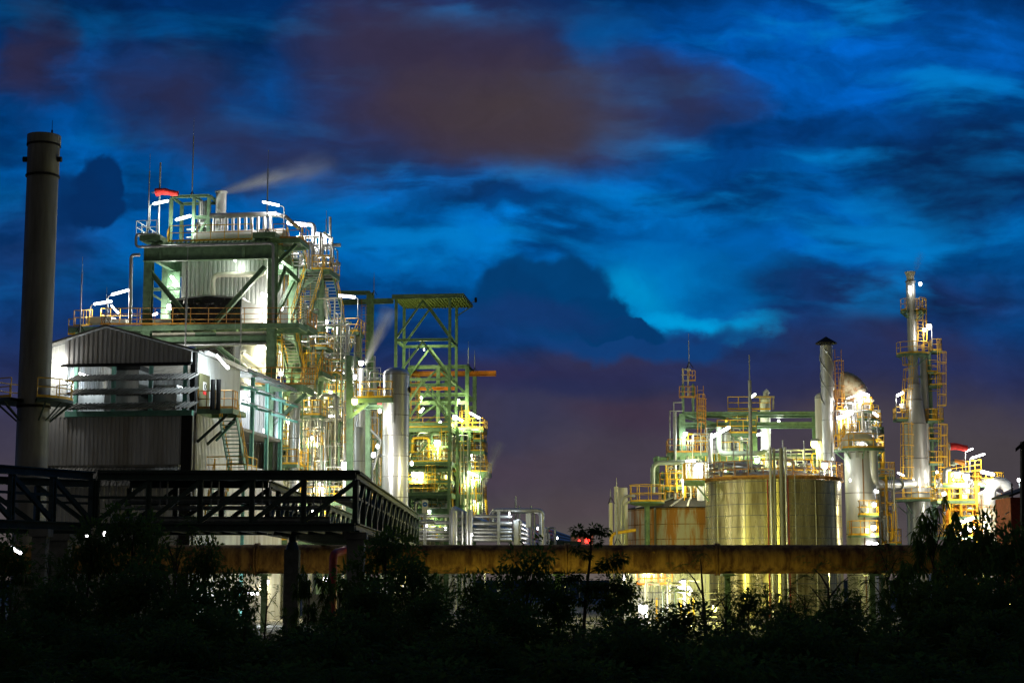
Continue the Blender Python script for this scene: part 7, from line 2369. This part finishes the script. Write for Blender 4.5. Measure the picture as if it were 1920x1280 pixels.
# the slender young tree
sl = thing('slender_tree', 'slender young tree with tufted crown standing out before the duct', 'tree', ((1075 - 960) / F * 42, 42, 0))
S = lambda px, py, dy=0.0: G0.at(px, py, 42 + dy)
part('trunk', sl, MB().tube([G0.ground(1088, 42), S(1098, 1120), S(1104, 1070), S(1108, 1032), S(1107, 1000), S(1105, 988)], [.05, .038, .032, .026, .018, .01], 8), BARK)
tw_ = [(S(1103, 1075), S(1124, 1063), S(1150, 1052)), (S(1107, 1020), S(1098, 1003), S(1090, 994)), (S(1107, 1005), S(1115, 996), S(1124, 992)), (S(1100, 1100), S(1080, 1085), S(1062, 1080)), (S(1099, 1110), S(1125, 1098), S(1150, 1096)), (S(1106, 1040), S(1095, 1033), S(1080, 1030)), (S(1098, 1120), S(1130, 1122), S(1175, 1105)), (S(1097, 1130), S(1070, 1120), S(1050, 1118))]
for a in tw_:
    part('branch', sl, MB().tube(list(a), [.018, .013, .006], 6), BARK)
rnd = random.Random(8)
vs, fs = [], []
for c, r in ((S(1086, 994), .22), (S(1098, 1000), .12), (S(1126, 994), .24), (S(1112, 991), .14), (S(1120, 1016), .12), (S(1150, 1052), .3), (S(1135, 1058), .2), (S(1165, 1046), .18), (S(1124, 1063), .12), (S(1080, 1030), .16), (S(1100, 1040), .12),
             (S(1062, 1082), .3), (S(1080, 1078), .18), (S(1140, 1092), .34), (S(1160, 1096), .25), (S(1100, 1095), .25), (S(1118, 1105), .3), (S(1175, 1103), .3), (S(1050, 1115), .3), (S(1085, 1120), .3), (S(1120, 1130), .35), (S(1150, 1125), .35)):
    for k in range(int(90 * (r / .2) ** 1.6) + 20):
        d = rdir(rnd)
        leaf(vs, fs, c + V((d.x, d.y, d.z * .55)) * r * rnd.random() ** .45, (d + V((0, 0, -.7))).normalized(), (UP + rdir(rnd) * .6).normalized(), rnd.uniform(.09, .15), rnd.uniform(.04, .065))
cm = MB(); cm.v = [tuple(p) for p in vs]; cm.f = fs
part('crown', sl, cm, LEAF[0], smooth=False)

# two lower rows of the thicket
MARKS = ['the left border', 'the tall chimney', 'the left pier', 'the gabled hall', 'the hall stair', 'the pier gap', 'the red pipe', 'the corner pier', 'the silver domed column', 'the reactor frame', 'the pipe loop', 'the slender tree', 'the pipe station', 'the lower tank', 'the big tank left side', 'the big tank right side', 'the reactor column', 'the tall stack', 'the right skid', 'the right border']
for k, mk in enumerate(MARKS):
    px = 20 + k * (1880 / 19)
    for row, (Y, top, wd) in enumerate(((37, 1142, 190), (29, 1178, 240), (22, 1222, 300))):
        p = px + (row - 1) * 35 + tr_rnd.uniform(-20, 20)
        plant(p, top + tr_rnd.uniform(-14, 22), Y + tr_rnd.uniform(-2, 2), wd, ('broad', 'broad', 'feather')[(k + row) % 3],
              ('bush in the third row of the dark thicket, below %s', 'bush in the second row of the dark thicket, below %s', 'bush in the nearest row of the dark thicket, below %s')[row] % mk, 'bush', 'bush', 'bushes of the dark thicket')
vs, fs = [], []
rnd = random.Random(77)
for k in range(16000):
    Y = 12 + 50 * rnd.random() ** 1.3
    x = rnd.uniform(-.34, .34) * Y
    h = rnd.uniform(.15, .9) * (1.0 if Y > 18 else .7)
    a = rnd.uniform(0, 6.28)
    d = V((math.cos(a) * .35, math.sin(a) * .35, 1)).normalized()
    leaf(vs, fs, V((x, Y, rnd.uniform(0, .5))), d, rdir(rnd), h, rnd.uniform(.02, .06))
cm = MB(); cm.v = [tuple(p) for p in vs]; cm.f = fs
solo('undergrowth', cm, LEAF[1], 'dark grass and weeds covering the ground under the thicket', 'undergrowth', kind='stuff', smooth=False)
